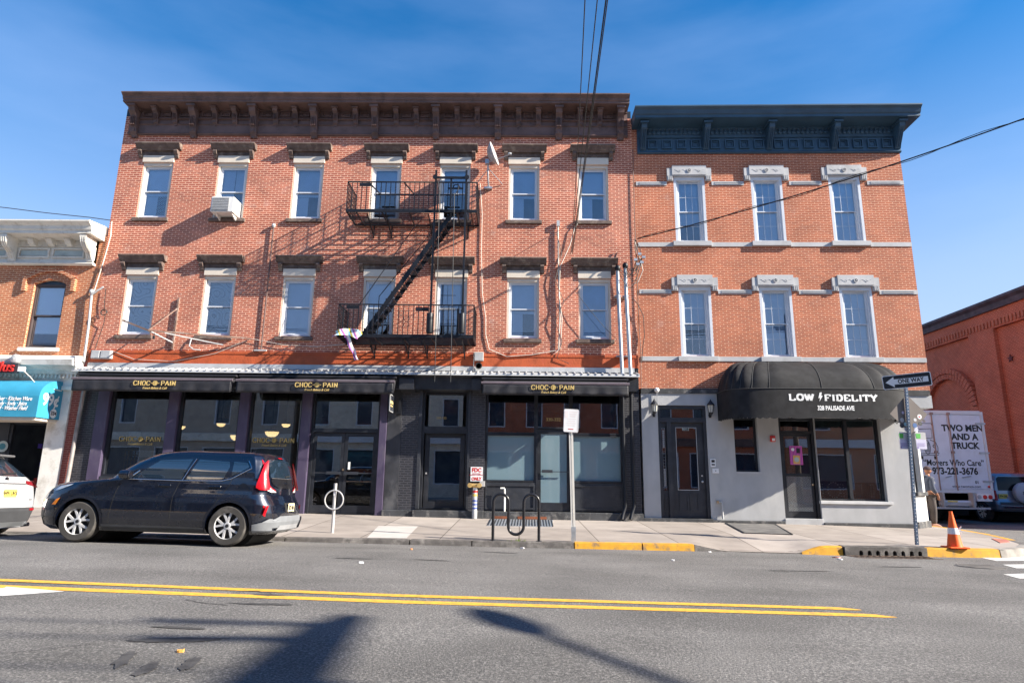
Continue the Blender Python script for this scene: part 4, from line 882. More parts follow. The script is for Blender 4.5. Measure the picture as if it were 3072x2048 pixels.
# domed black awning
def rbw(u, v, z):
    a = R(-1.22); return Vector((3.42+u*math.cos(a)-v*math.sin(a), u*math.sin(a)+v*math.cos(a), z))
aw = thing('dome_awning', 'black domed awning with scalloped edge lettered Low Fidelity over the corner shop', 'awning', (3.42, 0, 0), R(-1.22)); ORG[aw.name] = Vector((0,0,0))
cu_, ha, da = 4.68, 2.47, 1.2
def plan(s, half, dep):   # s -1..1 round the rounded front
    a = PI*(s+1)/2; e = .42
    return cu_-half*math.copysign(abs(math.cos(a))**e, math.cos(a)), -dep*abs(math.sin(a))**e
NP = 12
def ribpos(s): return s
def dome(u, v):
    s = 2*u-1; th = v*PI/2
    puff = 1-.028*(1-abs(math.sin(u*NP*PI)))*math.sin(th*2)**.5 if 0 < v < 1 else 1
    x, y = plan(s, (1.55+(ha-1.55)*math.cos(th)**.8 if v < 1 else 1.55), da*math.cos(th) if v < 1 else 0)
    return (cu_+(x-cu_)*puff, y*puff-.01, 3.70+.93*math.sin(th)**.95*puff)
g = MB(); g.grid(dome, 144, 14); g.build('dome', M_canvas2, aw, smooth=True, norm=False)
g = MB()
def val(u, v):
    s = 2*u-1; x, y = plan(s, ha*(1-.002*v), da); sc = .035*abs(math.sin(u*34*PI)) if v > .99 else 0
    return (x, y-.01, 3.70-(.78-.0)*v-sc+.012)
g.grid(val, 272, 5); g.build('valance', M_canvas2, aw, smooth=True, norm=False)
g = MB(); pth = [(*plan(2*i/60-1, ha+.006, da+.006), 3.712) for i in range(61)]; g.tube([(x, y-.01, z) for x, y, z in pth], .009, 6)
for k in range(1, NP):
    g.tube([Vector(dome(k/NP, j/12))+Vector((0, -.004, .004)) for j in range(13)], .009, 5)
g.build('piping', mat('canvas_piping', (.055, .055, .053), .7), aw)
def wrap(mb):      # lay lettering on the curved valance
    def yy(x):
        c = min(.999, (abs(x-cu_)/(ha+.0))**(1/.42)); return -da*math.sqrt(1-c*c)**.42-.01
    mb.v = [(x, yy(x)-.005-(y+1.232)*-.3, z) for x, y, z in mb.v]; return mb
mb, tw = serif_text('LOW', .16, 1.12, .055, .030, Matrix.Identity(4), gap=.2, serif=.22)
mb.xf(face_front(4.10, -1.232, 3.475)); wrap(mb).build('lettering', M_letterwhite, aw)
mb, tw = serif_text('FIDELITY', .16, 1.05, .055, .030, Matrix.Identity(4), gap=.2, serif=.22)
mb.xf(face_front(5.405, -1.232, 3.465)); wrap(mb).build('lettering', M_letterwhite, aw)
print('text widths', tw)
g = MB(); g.prism([(4.60,3.60),(4.655,3.61),(4.635,3.51),(4.675,3.52),(4.575,3.36),(4.60,3.46),(4.555,3.45)], -1.236, -1.228, 'y'); wrap(g).build('lightning_bolt', M_letterwhite, aw)
o = text('328 PALISADE AVE', .165, 'lettering', M_letterwhite, aw, face_front(4.99, -1.232, 3.185), local=True, sx=.72, bold=.006)
tmp = MB(); tmp.v = [tuple(v.co) for v in o.data.vertices]; wrap(tmp)
for v, c in zip(o.data.vertices, tmp.v): v.co = c

# wall lanterns, intercom, alarm, camera, hose tap
def lantern(u, z, label):
    t = thing('wall_lantern', label, 'lantern', tuple(rbw(u, 0, z)), R(-1.22), 'lanterns beside the grey door'); ORG[t.name] = Vector((0,0,0))
    MB().lathe([(.045, 0), (.05, -.02), (0, -.03)], (0, 0, -.17), 'y', 12).box(-.035,.035,-.03,0,-.24,-.05).build('back_plate', M_black, t)
    MB().tube([(0, -.02, -.16), (0, -.09, -.22), (0, -.15, -.20), (0, -.15, -.14)], .012, 8).build('arm', M_black, t)
    MB().lathe([(.03, -.14), (.055, -.10), (.085, .10), (.088, .105), (.0, .105)], (0, -.15, 0), n=6).build('glass', mat('lantern_glass', (.55, .55, .5), .2), t)
    g = MB(); g.lathe([(.115, .10), (.10, .13), (.05, .19), (.045, .21), (.02, .23), (.012, .27), (0, .28)], (0, -.15, 0), n=12)
    for k in range(6):
        a = 2*PI*k/6; g.bar((.057*math.cos(a), -.15+.057*math.sin(a), -.10), (.09*math.cos(a), -.15+.09*math.sin(a), .10), .008)
    g.lathe([(.0, -.18), (.03, -.16), (.06, -.12), (.06, -.10), (0, -.10)], (0, -.15, 0), n=12); g.build('cage', M_black, t)
lantern(.40, 3.27, 'black wall lantern left of the grey residential door, near the black pipes')
lantern(1.99, 3.26, 'black wall lantern between the grey residential door and the domed awning')
t = thing('intercom', 'small white door intercom panel right of the grey residential door', 'intercom', tuple(rbw(2.0, -.02, 1.76)), R(-1.22)); ORG[t.name] = Vector((0,0,0))
MB().box(-.07, .07, -.03, 0, -.11, .11).build('housing', M_signwhite, t); MB().box(-.045, .045, -.034, -.03, .01, .08).box(-.045,.045,-.034,-.03,-.07,-.03).build('screen', M_letterblack, t)
t = thing('switch_box', 'white square doorbell box below the intercom on grey stucco', 'doorbell', tuple(rbw(2.06, -.02, 1.54)), R(-1.22)); ORG[t.name] = Vector((0,0,0))
MB().box(-.085, .085, -.03, 0, -.065, .065).build('housing', M_signwhite, t); MB().lathe([(.015, 0), (.012, -.01), (0, -.012)], (0, -.03, 0), 'y', 10).build('button', M_letterblack, t)
t = thing('fire_alarm', 'red fire alarm strobe on the grey stucco between window and shop door', 'alarm', tuple(rbw(3.70, -.02, 2.445)), R(-1.22)); ORG[t.name] = Vector((0,0,0))
MB().box(-.07, .07, -.05, 0, -.085, .085).build('housing', M_red, t, bevel=.008); MB().box(-.03, .045, -.07, -.05, -.06, .01).build('strobe_lens', M_signwhite, t)
t = thing('security_camera', 'small white dome camera on the black band above the left lantern', 'camera', tuple(rbw(.50, -.05, 3.80)), R(-1.22)); ORG[t.name] = Vector((0,0,0))
MB().lathe([(.07, 0), (.07, -.03), (.05, -.05), (.05, -.07), (.03, -.09), (0, -.10)], (0, 0, 0), 'y', 14).build('housing', M_signwhite, t, smooth=True); MB().box(-.008, .008, -.03, -.01, -.55, -.05).build('cable', M_lgrey, t)
t = thing('hose_tap', 'grey waste pipe with tap at the foot of the stucco wall', 'pipe', tuple(rbw(2.17, -.06, .22)), R(-1.22)); ORG[t.name] = Vector((0,0,0))
MB().tube([(-.10, 0, .47), (-.02, -.02, .48), (0, -.02, .45), (.01, -.02, .02)], .025, 10).build('pipe', M_lgrey, t, smooth=True); MB().box(-.13, -.08, -.04, .05, .44, .51).build('valve', mat('brass', (.7,.5,.3), .3, .9), t)

# ------------------------------------------------------------------ left-hand shop building
lb = thing('dollar_shop_building', 'two-storey orange brick shop building with cream bracketed cornice at the left edge', 'building', (-17, 0, .3))
LX0, LX1 = -20.5, -12.80
arch = []
g = MB(); pane_wall(g, LX0, LX1, 4.5, 8.4, [(-14.80, -13.82, 4.86, 7.0), (-18.4, -17.42, 4.86, 7.0)], 0.0, .35)
# arched heads filled with wedge pieces
def arch_fill(g, c, hw, z0, rise, z1, y0, y1, n=12):
    for k in range(n):
        a, b = -hw+2*hw*k/n, -hw+2*hw*(k+1)/n; f = lambda x: z0+rise*(1-(x/hw)**2)
        g.add([(c+a,y0,f(a)),(c+b,y0,f(b)),(c+b,y0,z1),(c+a,y0,z1),(c+a,y1,f(a)),(c+b,y1,f(b)),(c+b,y1,z1),(c+a,y1,z1)], [(0,1,2,3),(7,6,5,4),(0,4,5,1)])
for c in (-14.31, -17.91): arch_fill(g, c, .49, 6.84, .14, 7.0, 0, .35)
g.box(LX1-.02, LX1, .35, 12, .2, 8.4); g.build('wall', M_brick3, lb)
for c in (-14.31, -17.91):
    g = MB(); n = 17
    for k in range(n):      # radiating bricks of the arch and raised hood
        t0, t1 = -1+2*k/n, -1+2*(k+.85)/n; f = lambda t, r, q: (c+t*(.49+r), q, 6.84+.14*(1-t*t)+r)
        g.add([f(t0,0,-.012), f(t1,0,-.012), f(t1,.20,-.012), f(t0,.20,-.012), f(t0,0,.02), f(t1,0,.02), f(t1,.2,.02), f(t0,.2,.02)], [(0,1,2,3),(0,4,5,1),(1,5,6,2),(2,6,7,3),(3,7,4,0)])
    g.build('arch_bricks', M_brick3, lb)
    g = MB(); n = 12
    for k in range(n):
        t0, t1 = -1+2*k/n, -1+2*(k+1)/n; f = lambda t, r, q: (c+t*(.70+r), q, 6.96+.26*(1-t*t)+r)
        g.add([f(t0,0,-.09), f(t1,0,-.09), f(t1,.08,-.09), f(t0,.08,-.09), f(t0,0,.0), f(t1,0,.0), f(t1,.08,0), f(t0,.08,.0)], [(0,1,2,3),(0,4,5,1),(2,6,7,3)])
    g.box(c-.80, c-.69, -.09, 0, 6.62, 7.0).box(c+.69, c+.80, -.09, 0, 6.62, 7.0)
    g.build('hood_mould', M_brick3, lb)
    g = MB(); frame(g, c-.49, c+.49, 4.87, 6.86, .06, .08, .22); frame(g, c-.43, c+.43, 5.86, 6.80, .04, .10, .14); frame(g, c-.43, c+.43, 4.93, 5.92, .04, .15, .19)
    f = g.build('window', mat('brown_sash', (.07, .055, .055), .5), lb)
    g = MB()
    for k in range(10):
        a, b = -.49+.98*k/10, -.49+.98*(k+1)/10; h = lambda x: 6.84+.14*(1-(x/.49)**2)
        g.add([(c+a,.12,6.83),(c+b,.12,6.83),(c+b,.12,h(b)),(c+a,.12,h(a))], [(0,1,2,3)])
    g.build('arch_panel', M_navy, f)
    MB().box(c-.39, c+.39, .118, .123, 5.9, 6.77).box(c-.39, c+.39, .168, .173, 4.96, 5.88).build('pane', M_window, f)
    MB().box(c-.42, c+.42, .22, .225, 5.0, 6.8).build('blind', M_blind, f)
    MB().box(c-.60, c+.60, -.08, .1, 4.76, 4.87).build('window_sill', M_whitestone, lb, bevel=.01)
MB().box(LX0, LX1-.05, .5, .6, 4.5, 8.4).build('rooms', M_roomgrey, lb)
g = MB(); prof = [(0, 7.42), (-.12, 7.42), (-.16, 7.46), (-.10, 7.56), (-.08, 7.60), (-.08, 7.98), (-.14, 8.00), (-.10, 8.06), (-.10, 8.20), (-.62, 8.24), (-.62, 8.32), (-.66, 8.36), (-.68, 8.46), (-.78, 8.54), (-.80, 8.56), (-.80, 8.60), (0, 8.70)]
g.prism(prof, LX0, -13.02); g.prism([(.1, 8.22)]+prof[9:]+[(.1, 8.7)], -13.02, -12.86)
lc = g.build('cornice', M_cream, lb)
for x in (-19.9, -17.7, -15.52, -13.12):
    g = MB(); g.prism([(0, 8.22), (-.60, 8.22), (-.60, 8.14), (-.56, 8.02), (-.44, 7.88), (-.28, 7.78), (-.18, 7.62), (-.16, 7.52), (0, 7.48)], x-.10, x+.10)
    for k in range(3): g.tube([(x-.065+k*.065, -.585, 8.14), (x-.065+k*.065, -.55, 8.01), (x-.065+k*.065, -.43, 7.87), (x-.065+k*.065, -.27, 7.77), (x-.065+k*.065, -.17, 7.60)], .022, 6)
    g.build('bracket', M_cream, lc)
for x in (-19.3,-18.8,-18.3,-17.1, -16.6, -16.1, -14.93, -14.36, -13.79):
    MB().prism([(-.1, 8.22), (-.34, 8.22), (-.34, 8.16), (-.26, 8.06), (-.16, 8.0), (-.1, 8.0)], x-.09, x+.09).build('small_bracket', M_cream, lc)
for a, b in ((-19.7, -18.85), (-18.75, -17.9), (-17.5, -16.65), (-16.55, -15.7), (-15.38, -14.42), (-14.34, -13.34)):
    g = MB(); frame(g, a, b, 7.64, 7.96, .05, -.13, -.08); g.build('frieze_panel', M_cream, lc); MB().box(a+.07, b-.07, -.10, -.078, 7.72, 7.88).build('panel_inset', M_creamblue, lc)
g = MB(); g.prism([(0, 4.06), (-.20, 4.06), (-.22, 4.14), (-.30, 4.18), (-.34, 4.26), (-.50, 4.28), (-.54, 4.44), (-.42, 4.56), (0, 4.62)], LX0, -12.88); g.prism([(0, 3.86), (-.12, 3.86), (-.16, 4.06), (0, 4.06)], LX0, -12.90)
sf = g.build('shopfront_cornice', M_whitestone, lb)
g = MB()
for k in range(56): x = -19.3+k*.115; g.box(x, x+.05, -.205, -.15, 3.95, 4.05)
g.box(-19.35, -12.92, -.152, -.14, 3.94, 4.06)
g.build('dentils', M_whitestone, sf)
g = MB(); g.box(-13.66, -13.09, -.06, .3, .2, 3.60); g.box(-13.74, -12.98, -.12, .3, 3.72, 3.86).box(-13.70, -13.02, -.16, .3, 3.60, 3.72); g.build('pilaster', M_whitestone, lb, bevel=.01)
MB().box(-13.09, -12.80, 0, .3, .2, 4.5).build('brick_return', mat('red_painted_brick_strip', (.30, .06, .045), .8) if False else brick_mat('dark_red_brick', (.26,.055,.04), (.21,.045,.033), (.32,.13,.10), efflo=.1), lb)
MB().box(LX0, -13.66, 0, .3, 3.0, 4.1).build('lintel_wall', M_black, lb)
g = MB(); frame(g, -14.86, -13.72, .3, 3.0, .09, .14, .24); g.box(-14.86, -13.72, .14, .24, 2.62, 2.72); g.build('shop_door_frame', M_black, lb)
g = MB(); g.box(-15.3, -14.86, .12, .2, .3, 3.0).box(-19, -15.9, .12, .2, .3, .9); g.build('shop_window_frame', M_charcoal, lb)
MB().box(-19, -14.95, .2, .206, .9, 3.0).build('shop_pane', M_shopglass, lb)
g = MB(); g.lathe([(.16, 0), (.16, -.01), (0, -.01)], (-14.96, .11, 1.98), 'y', 20); s1 = g.build('round_sticker', M_creamblue, lb)
g = MB(); g.lathe([(.09, 0), (.09, -.01), (0, -.01)], (-14.96, .10, 1.98), 'y', 18); g.build('round_sticker_centre', mat('teal', (.05,.2,.25), .6), s1)
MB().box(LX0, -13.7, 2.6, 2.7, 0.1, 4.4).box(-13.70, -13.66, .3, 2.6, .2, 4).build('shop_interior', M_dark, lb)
cols = [(.5,.05,.04), (.08,.05,.4), (.5,.3,.1), (.1,.3,.2), (.5,.45,.4), (.35,.08,.2), (.2,.2,.22)]
for k in range(42):
    m = mat('goods_%s' % 'abcdefg'[k % 7], cols[k % 7], .6); x = -14.75+(k % 7)*.14; z = .9+(k//7)*.27
    MB().box(x, x+.10, 1.0+random.random(), 1.9, z, z+.1+.1*random.random()).build('shelf_goods', m, lb)
# ------------------------------------------------------------------ fire escape
fe = thing('fire_escape', 'black iron fire escape with two balconies, stair and counterweighted drop ladder on the brick front', 'fire escape', (-3.25, 0, 5.0))
D = -1.06
def rail_side(g, x, z0, z1, mesh=True):
    g.bar((x, D, z1), (x, -.0, z1), .03); g.bar((x, D, z0), (x, 0, z0), .035, .05)
    for k in range(1, 8):
        y = D*k/8; g.bar((x, y, z0), (x, y, z1), .012)
    for k in range(8):
        for q in range(6):
            y = D*(k+.5)/8; z = z0+(z1-z0)*(q+.6)/6.4; r_ = .06
            for a in range(6):
                a0, a1 = a*PI/3, (a+1)*PI/3; g.bar((x, y+r_*math.cos(a0), z+r_*math.sin(a0)), (x, y+r_*math.cos(a1), z+r_*math.sin(a1)), .010)
def balcony(z, gap):
    zt = z+.90; x0, x1 = -5.15, -1.34
    g = MB(); g.bar((x0, D, z), (x1, D, z), .012, .09); g.bar((x0, D, z), (x0, 0, z), .012, .09); g.bar((x1, D, z), (x1, 0, z), .012, .09); g.bar((x0, -.03, z-.02), (x1, -.03, z-.02), .03, .05)
    n = 14
    for k in range(1, n):
        y = D+(-D)*k/n
        if gap and -.92 < y < -.30: g.bar((x0, y, z-.02), (gap[0], y, z-.02), .022, .012); g.bar((gap[1], y, z-.02), (x1, y, z-.02), .022, .012)
        else: g.bar((x0, y, z-.02), (x1, y, z-.02), .022, .012)
    for x in (-4.85, -4.1, -3.3, -2.5, -1.9, -1.5):
        if not (gap and gap[0] < x < gap[1]): g.bar((x, D, z-.045), (x, 0, z-.045), .03, .04)
    g.build('platform', M_iron, fe)
    for x in ((-4.55, -4.0, -2.75, -1.65) if gap else (-4.3, -3.3, -2.75, -1.65)): 
        g = MB()
        g.bar((x, D*.93, z-.06), (x, -.0, z-.40), .028); g.bar((x, -.02, z-.45), (x, -.02, z), .03)
        g.tube([(x, D*.7, z-.13), (x, D*.45, z-.16), (x, -.1, z-.40)], .013, 6)
        g.build('support_bracket', M_iron, fe)
    g = MB(); g.bar((x0, D, zt), (x1, D, zt), .04, .03)
    k = 0; x = x0
    while x < x1+.01:
        g.bar((x, D, z), (x, D, zt), .018 if k % 4 else .022)
        for q in range(7):
            if k % 4: g.bar((x-.012, D-.003, z+.2+q*.085), (x+.012, D+.003, z+.235+q*.085), .02)
        x += (x1-x0)/27; k += 1
    g.build('front_railing', M_iron, fe)
    g = MB(); rail_side(g, x0, z, zt); rail_side(g, x1, z, zt); g.build('side_railing', M_iron, fe)
balcony(8.84, (-2.75, -1.95)); balcony(5.10, None)
g = MB()
for x, z in ((-4.62, 9.66), (-4.75, 5.93), (-2.80, 5.88)): g.box(x-.18, x+.18, D-.02, D, z-.06, z+.04)
g.build('name_plate', M_iron, fe)
g = MB()          # inner rail of the upper balcony round the stair opening
g.bar((-4.5, -.30, 9.70), (-2.0, -.30, 9.70), .04); g.bar((-4.55, D, 9.74), (-4.35, -.3, 9.70), .03); g.bar((-3.5, D, 9.74), (-3.3, -.3, 9.70), .03)
for x in (-4.35, -3.3, -2.6): g.bar((x, -.3, 8.84), (x, -.3, 9.7), .02)
g.bar((-4.4, -.3, 9.25), (-2.5, -.3, 9.25), .015)
for z in (5.10,):
    for q in range(10):
        a0, a1 = q*PI/5, (q+1)*PI/5
        for cz, r_ in ((z+.32, .08), (z+.50, .08), (z+.66, .06)):
            for cx in (-3.38, -3.22): g.bar((cx+r_*math.cos(a0), D, cz+r_*math.sin(a0)), (cx+r_*math.cos(a1), D, cz+r_*math.sin(a1)), .01)
g.build('inner_railing', M_iron, fe)
# stair
A, B = Vector((-2.05, -.62, 8.86)), Vector((-4.48, -.62, 5.12)); dv = (B-A)
g = MB()
for y in (-.90, -.36): g.bar((A.x, y, A.z), (B.x, y, B.z), .02, .13)
st = g.build('stair_stringer', M_iron, fe)
n = 17
for k in range(1, n):
    c = A+dv*k/n; g = MB()
    for q in range(5): g.bar((c.x-.10+q*.05, -.90, c.z), (c.x-.10+q*.05, -.36, c.z), .022, .02)
    g.bar((c.x-.12, -.88, c.z-.02), (c.x+.12, -.88, c.z-.02), .02); g.bar((c.x-.12, -.38, c.z-.02), (c.x+.12, -.38, c.z-.02), .02)
    g.build('stair_tread', M_iron, fe)
g = MB()
up = Vector((0, 0, 1))
P = [Vector((-2.2, 0, 9.02)), Vector((-2.85, 0, 9.0)), Vector((-3.1, 0, 8.75)), Vector((-4.62, 0, 6.25)), Vector((-4.15, 0, 6.22))]
P = [Vector((-2.2, 0, 8.62)), Vector((-2.95, 0, 8.60)), Vector((-3.12, 0, 8.45)), Vector((-4.62, 0, 6.02)), Vector((-4.12, 0, 6.05))]
for y in (-.92,): g.tube([p+Vector((0, y, 0)) for p in P], .013, 6)
P2 = [Vector((-2.3, 0, 8.5)), Vector((-2.75, 0, 8.45)), Vector((-4.20, 0, 6.45)), Vector((-4.20, 0, 5.9))]
g.tube([p+Vector((0, -.34, 0)) for p in P2], .013, 6)
g.build('handrail', M_iron, fe)
# guides, weights and the drop ladder
for x in (-2.55, -1.655):
    g = MB(); g.bar((x, -1.12, 5.62), (x, -1.12, 10.1), .055, .04); g.build('ladder_guide', M_iron, fe)
    g = MB(); g.lathe([(.01, .30), (.085, .28), (.09, .26), (.09, -.26), (.085, -.28), (.01, -.30)], (x-.01, -1.12, 5.46), n=16); g.tube([(x, -1.12, 5.75), (x, -1.12, 6.3)], .02, 6); g.build('counterweight', M_iron, fe, smooth=True)
g = MB(); g.bar((-2.58, -1.12, 9.86), (-1.63, -1.12, 9.86), .05, .06); g.bar((-2.10, -1.10, 8.9), (-2.10, -1.10, 9.86), .05); g.lathe([(.07,-.02),(.07,.02)], (-2.57, -1.16, 9.86), 'y', 12); g.lathe([(.07,-.02),(.07,.02)], (-1.64, -1.16, 9.86), 'y', 12)
g.bar((-2.2,-1.0,9.58),(-1.75,-1.0,9.58),.04); g.tube([(-2.06,-1.0,9.6),(-2.0,-1.0,9.7),(-1.9,-1.0,9.7),(-1.84,-1.0,9.6)],.015,6)
g.tube([(-1.98, -1.12, 9.30), (-1.90, -1.12, 9.45), (-1.86, -1.12, 9.62)], .012, 6); g.tube([(-2.5,-1.12,9.8),(-2.42,-1.12,9.4)],.012,6)
g.build('ladder_yoke', M_iron, fe)
g = MB(); 
for xt, xb in ((-2.42, -2.35), (-1.985, -1.915)): g.tube([(xt, -1.17, 9.35), (xb, -1.17, 3.80)], .012, 6)
for k in range(16): z = 4.1+k*.32; g.tube([(-2.355-(z-3.8)*.012, -1.17, z), (-1.92-(z-3.8)*.012, -1.17, z)], .008, 5) if z < 5.0 or z > 8.9 else None
g.build('drop_ladder', M_iron, fe)
g = MB()
for k in range(3): z = [6.45, 6.05, 5.60][k]; g.bar((-2.36, -.5, z), (-1.92, -.5, z), .014)
g.bar((-1.85, -.5, 5.12), (-1.85, -.5, 6.05), .04); g.build('gate_bars', M_iron, fe)

# cloth blown over the lower balcony's corner
fl = MB()
def clo(u, v): return (-5.2+.72*u+.06*math.sin(v*5), -1.10-.05*math.sin(u*9)-.06*v, 5.20+.10*math.sin(u*3)-.17*v-.08*u*v)
fl.grid(clo, 14, 6)
def clo2(u, v): return (-4.93+.36*v+.13*u*(1-.3*v)+.02*math.sin(v*12), -1.12+.03*math.sin(v*9+u*4), 5.06-.68*v+.03*u)
def cloth_mat():
    m, t, b = nmat('striped_cloth'); b.inputs['Roughness'].default_value = .8
    c = node(t, 'ShaderNodeTexCoord'); s = node(t, 'ShaderNodeSeparateXYZ'); t.links.new(c.outputs['Object'], s.inputs[0])
    a = node(t, 'ShaderNodeMath', operation='MULTIPLY_ADD'); a.inputs[1].default_value = .53; t.links.new(s.outputs[2], a.inputs[0]); t.links.new(s.outputs[0], a.inputs[2])
    f = node(t, 'ShaderNodeMath', operation='MULTIPLY'); f.inputs[1].default_value = 3.2; t.links.new(a.outputs[0], f.inputs[0]); fr = node(t, 'ShaderNodeMath', operation='FRACT'); t.links.new(f.outputs[0], fr.inputs[0])
    r = node(t, 'ShaderNodeValToRGB'); r.color_ramp.interpolation = 'CONSTANT'; e = r.color_ramp.elements
    e[0].color = (.75,.75,.75,1); e[1].position = .25; e[1].color = (.35,.65,.75,1)
    for p_, c_ in ((.45, (.7,.55,.05,1)), (.62, (.78,.78,.78,1)), (.78, (.25,.08,.35,1)), (.9, (.75,.25,.4,1))): e.new(p_).color = c_
    t.links.new(fr.outputs[0], r.inputs['Fac']); t.links.new(r.outputs['Color'], b.inputs['Base Color']); return m
t = thing('blown_banner', 'pastel striped cloth banner caught on the left corner of the lower fire escape balcony', 'banner', (-5.2, -1.1, 5.1))
M_cloth = cloth_mat(); fl.build('draped_part', M_cloth, t, smooth=True); MB().grid(clo2, 4, 14).build('hanging_tail', M_cloth, t, smooth=True)

# ------------------------------------------------------------------ things fixed to the main front
t = thing('window_air_conditioner', 'white boxy air conditioner sticking out of a top-floor window', 'air conditioner', (-9.13, -.45, 9.03))
g = MB(); g.box(-9.47, -8.78, -.45, .10, 9.04, 9.53); b_ = g.build('case', mat('ac_white', (.72, .71, .68), .5, var=.04), t, bevel=.015)
g = MB()
for k in range(15): g.box(-9.42+k*.033, -9.408+k*.033, -.462, -.452, 9.08, 9.48)
for k in range(8): g.box(-9.43, -8.92, -.468, -.452, 9.10+k*.052, 9.115+k*.052)
g.build('grille', M_lgrey, b_)
MB().box(-9.43, -8.93, -.456, -.451, 9.07, 9.49).build('coil', M_charcoal, b_)
g = MB(); [g.box(-8.781, -8.775, -.38+k*.05, -.36+k*.05, 9.2, 9.42) for k in range(7)]; g.build('side_vents', M_lgrey, b_)
g = MB()
for x in (-9.33, -8.85): g.prism([(-.40, 9.03), (-.38, 9.035), (.0, 9.035), (-.02, 8.90), (-.06, 8.90), (-.35, 9.01)], x-.02, x+.02)
g.build('support_arm', mat('ac_white', (.72, .71, .68)), t)
MB().box(-9.55, -8.73, .10, .14, 9.03, 9.56).build('side_panel', M_beige, t)

t = thing('satellite_dish', 'grey satellite dish on a braced mast beside the upper fire escape balcony', 'satellite dish', (-1.06, 0, 10.05))
MB().lathe([(.08, 0), (.08, -.02), (0, -.02)], (-1.06, 0, 10.08), 'y', 10).box(-1.20, -.95, -.12, 0, 10.02, 10.07).build('foot', M_galv, t)
g = MB(); g.tube([(-1.06, -.08, 10.06), (-1.07, -.36, 10.30), (-1.07, -.40, 10.66)], .025, 10) ; g.build('mast', M_galv, t, smooth=True)
g = MB(); g.tube([(-1.06, -.38, 10.55), (-.63, -.02, 10.20)], .012, 6); g.tube([(-1.06, -.38, 10.55), (-1.45, -.02, 10.20)], .012, 6); g.build('brace', M_galv, t)
def dish(u, v):
    a = 2*PI*u; r_ = .36*v; p = Vector((r_*math.cos(a), r_*math.sin(a)*1.05, .22*(v*v))); n = Vector((.93, -.22, .28)).normalized()
    x = n.cross(Vector((0, 0, 1))).normalized(); y = x.cross(n); return tuple(Vector((-.99, -.48, 10.95))+x*p.x-y*p.y+n*(p.z-.1))
g = MB(); g.grid(dish, 28, 8); o = g.build('dish', mat('dish_grey', (.42, .40, .40), .5), t, smooth=True); md = o.modifiers.new('thick', 'SOLIDIFY'); md.thickness = .008
g = MB(); g.box(-1.16, -1.04, -.50, -.36, 10.66, 10.80).tube([(-1.05, -.46, 10.72), (-.42, -.80, 10.78)], .014, 6); g.build('feed_arm', M_galv, t)
MB().lathe([(.03, -.05), (.045, 0), (.03, .06)], (-.40, -.82, 10.80), 'x', 10).build('receiver', M_lgrey, t)

def conduit(name, label, cat, pts, r_, m, loc):
    t = thing(name, label, cat, loc)
    MB().tube(pts, r_, 10).build('pipe', m, t, smooth=True); return t
for (x, xt, z1, lab) in ((2.90, 2.85, 7.38, 'left of the two tall grey service conduits at the right end of the brick front'), (3.14, 3.08, 7.46, 'right of the two tall grey service conduits at the right end of the brick front')):
    t = conduit('service_conduit', lab, 'conduit', [(x, -.30, 4.18), (xt, -.22, 6.8), (xt, -.22, z1)], .055, M_galv, (x, -.3, 4.2)); t['group'] = 'tall service conduits'
    g = MB(); g.lathe([(.06, -.04), (.085, 0), (.085, .06), (.05, .12), (0, .13)], (xt, -.24, z1), n=14); g.build('weatherhead', M_iron, t, smooth=True)
    g = MB(); [g.box(xt-.09, xt+.09, -.2, 0, z, z+.03) for z in (4.75, 6.55)]; g.build('strap', M_galv, t)
    g = MB(); g.tube([(x+.005, -.20, 4.1), (x+.02, -.20, 3.9), (x+.01, -.16, 3.2), (x+.02, -.16, .55), (x-.05, -.20, .36), (x-.10, -.26, .20)], .05, 12); g.build('black_lower_pipe', M_iron, t, smooth=True)
t = conduit('wall_conduit', 'thin vertical iron pipe with a white cap between the upper left windows', 'conduit', [(-7.65, -.05, 8.74), (-7.66, -.05, 4.87)], .02, M_brown, (-7.65, 0, 4.85)); MB().lathe([(.03, 0), (.06, .05), (.045, .12), (0, .13)], (-7.65, -.06, 8.70), n=12).build('cap', M_lgrey, t); MB().box(-7.86,-7.5,-.09,-.03,4.83,4.87).build('foot', M_lgrey, t)
t = conduit('wall_conduit', 'thin vertical pale pipe bundled with cables between the upper right windows', 'conduit', [(1.092, -.05, 8.86), (1.10, -.05, 7.5), (1.14, -.05, 6.0), (1.10, -.05, 4.95)], .022, M_wiregrey, (1.09, 0, 4.95)); MB().box(1.05, 1.14, -.10, -.03, 8.8, 8.98).build('cap', M_lgrey, t)
def cable(label, pts, r_=.012, m=None, name='cable', cat='cable', sag=0, n=14, group=None):
    if sag:
        a, b = Vector(pts[0]), Vector(pts[-1]); pts = [a.lerp(b, i/n)-Vector((0, 0, 4*sag*(i/n)*(1-i/n))) for i in range(n+1)]
    o = MB().tube(pts, r_, 6).build(name, m or M_wire, smooth=True); return tag(o, label, cat, group)
cable('long pale cable dropping beside the dish down to the junction box', [(-1.33,-.03,10.23),(-1.24,-.03,9.2),(-1.24,-.03,8.0),(-1.18,-.03,6.66),(-1.06,-.03,5.9),(-1.05,-.03,5.4),(-.94,-.03,4.96),(-.42,-.05,4.74),(.31,-.05,4.80),(1.09,-.04,4.95)], .012, M_wiregrey)
cable('pale cable hanging from the right window sill beside the thin pipe', [(1.72,-.05,8.95),(1.60,-.07,8.75),(1.45,-.06,8.2),(1.15,-.07,7.5),(1.11,-.08,6.6),(1.2,-.06,5.9),(1.15,-.06,5.0),(1.0,-.06,4.86)], .014, M_wiregrey)
cable('black cable tangled around the thin pipe between the right windows', [(1.05,-.06,8.6),(1.2,-.1,7.9),(1.0,-.09,7.1),(1.25,-.12,6.4),(1.0,-.08,5.8),(1.2,-.07,5.2),(1.05,-.06,4.7),(1.4,-.05,4.55)], .010)
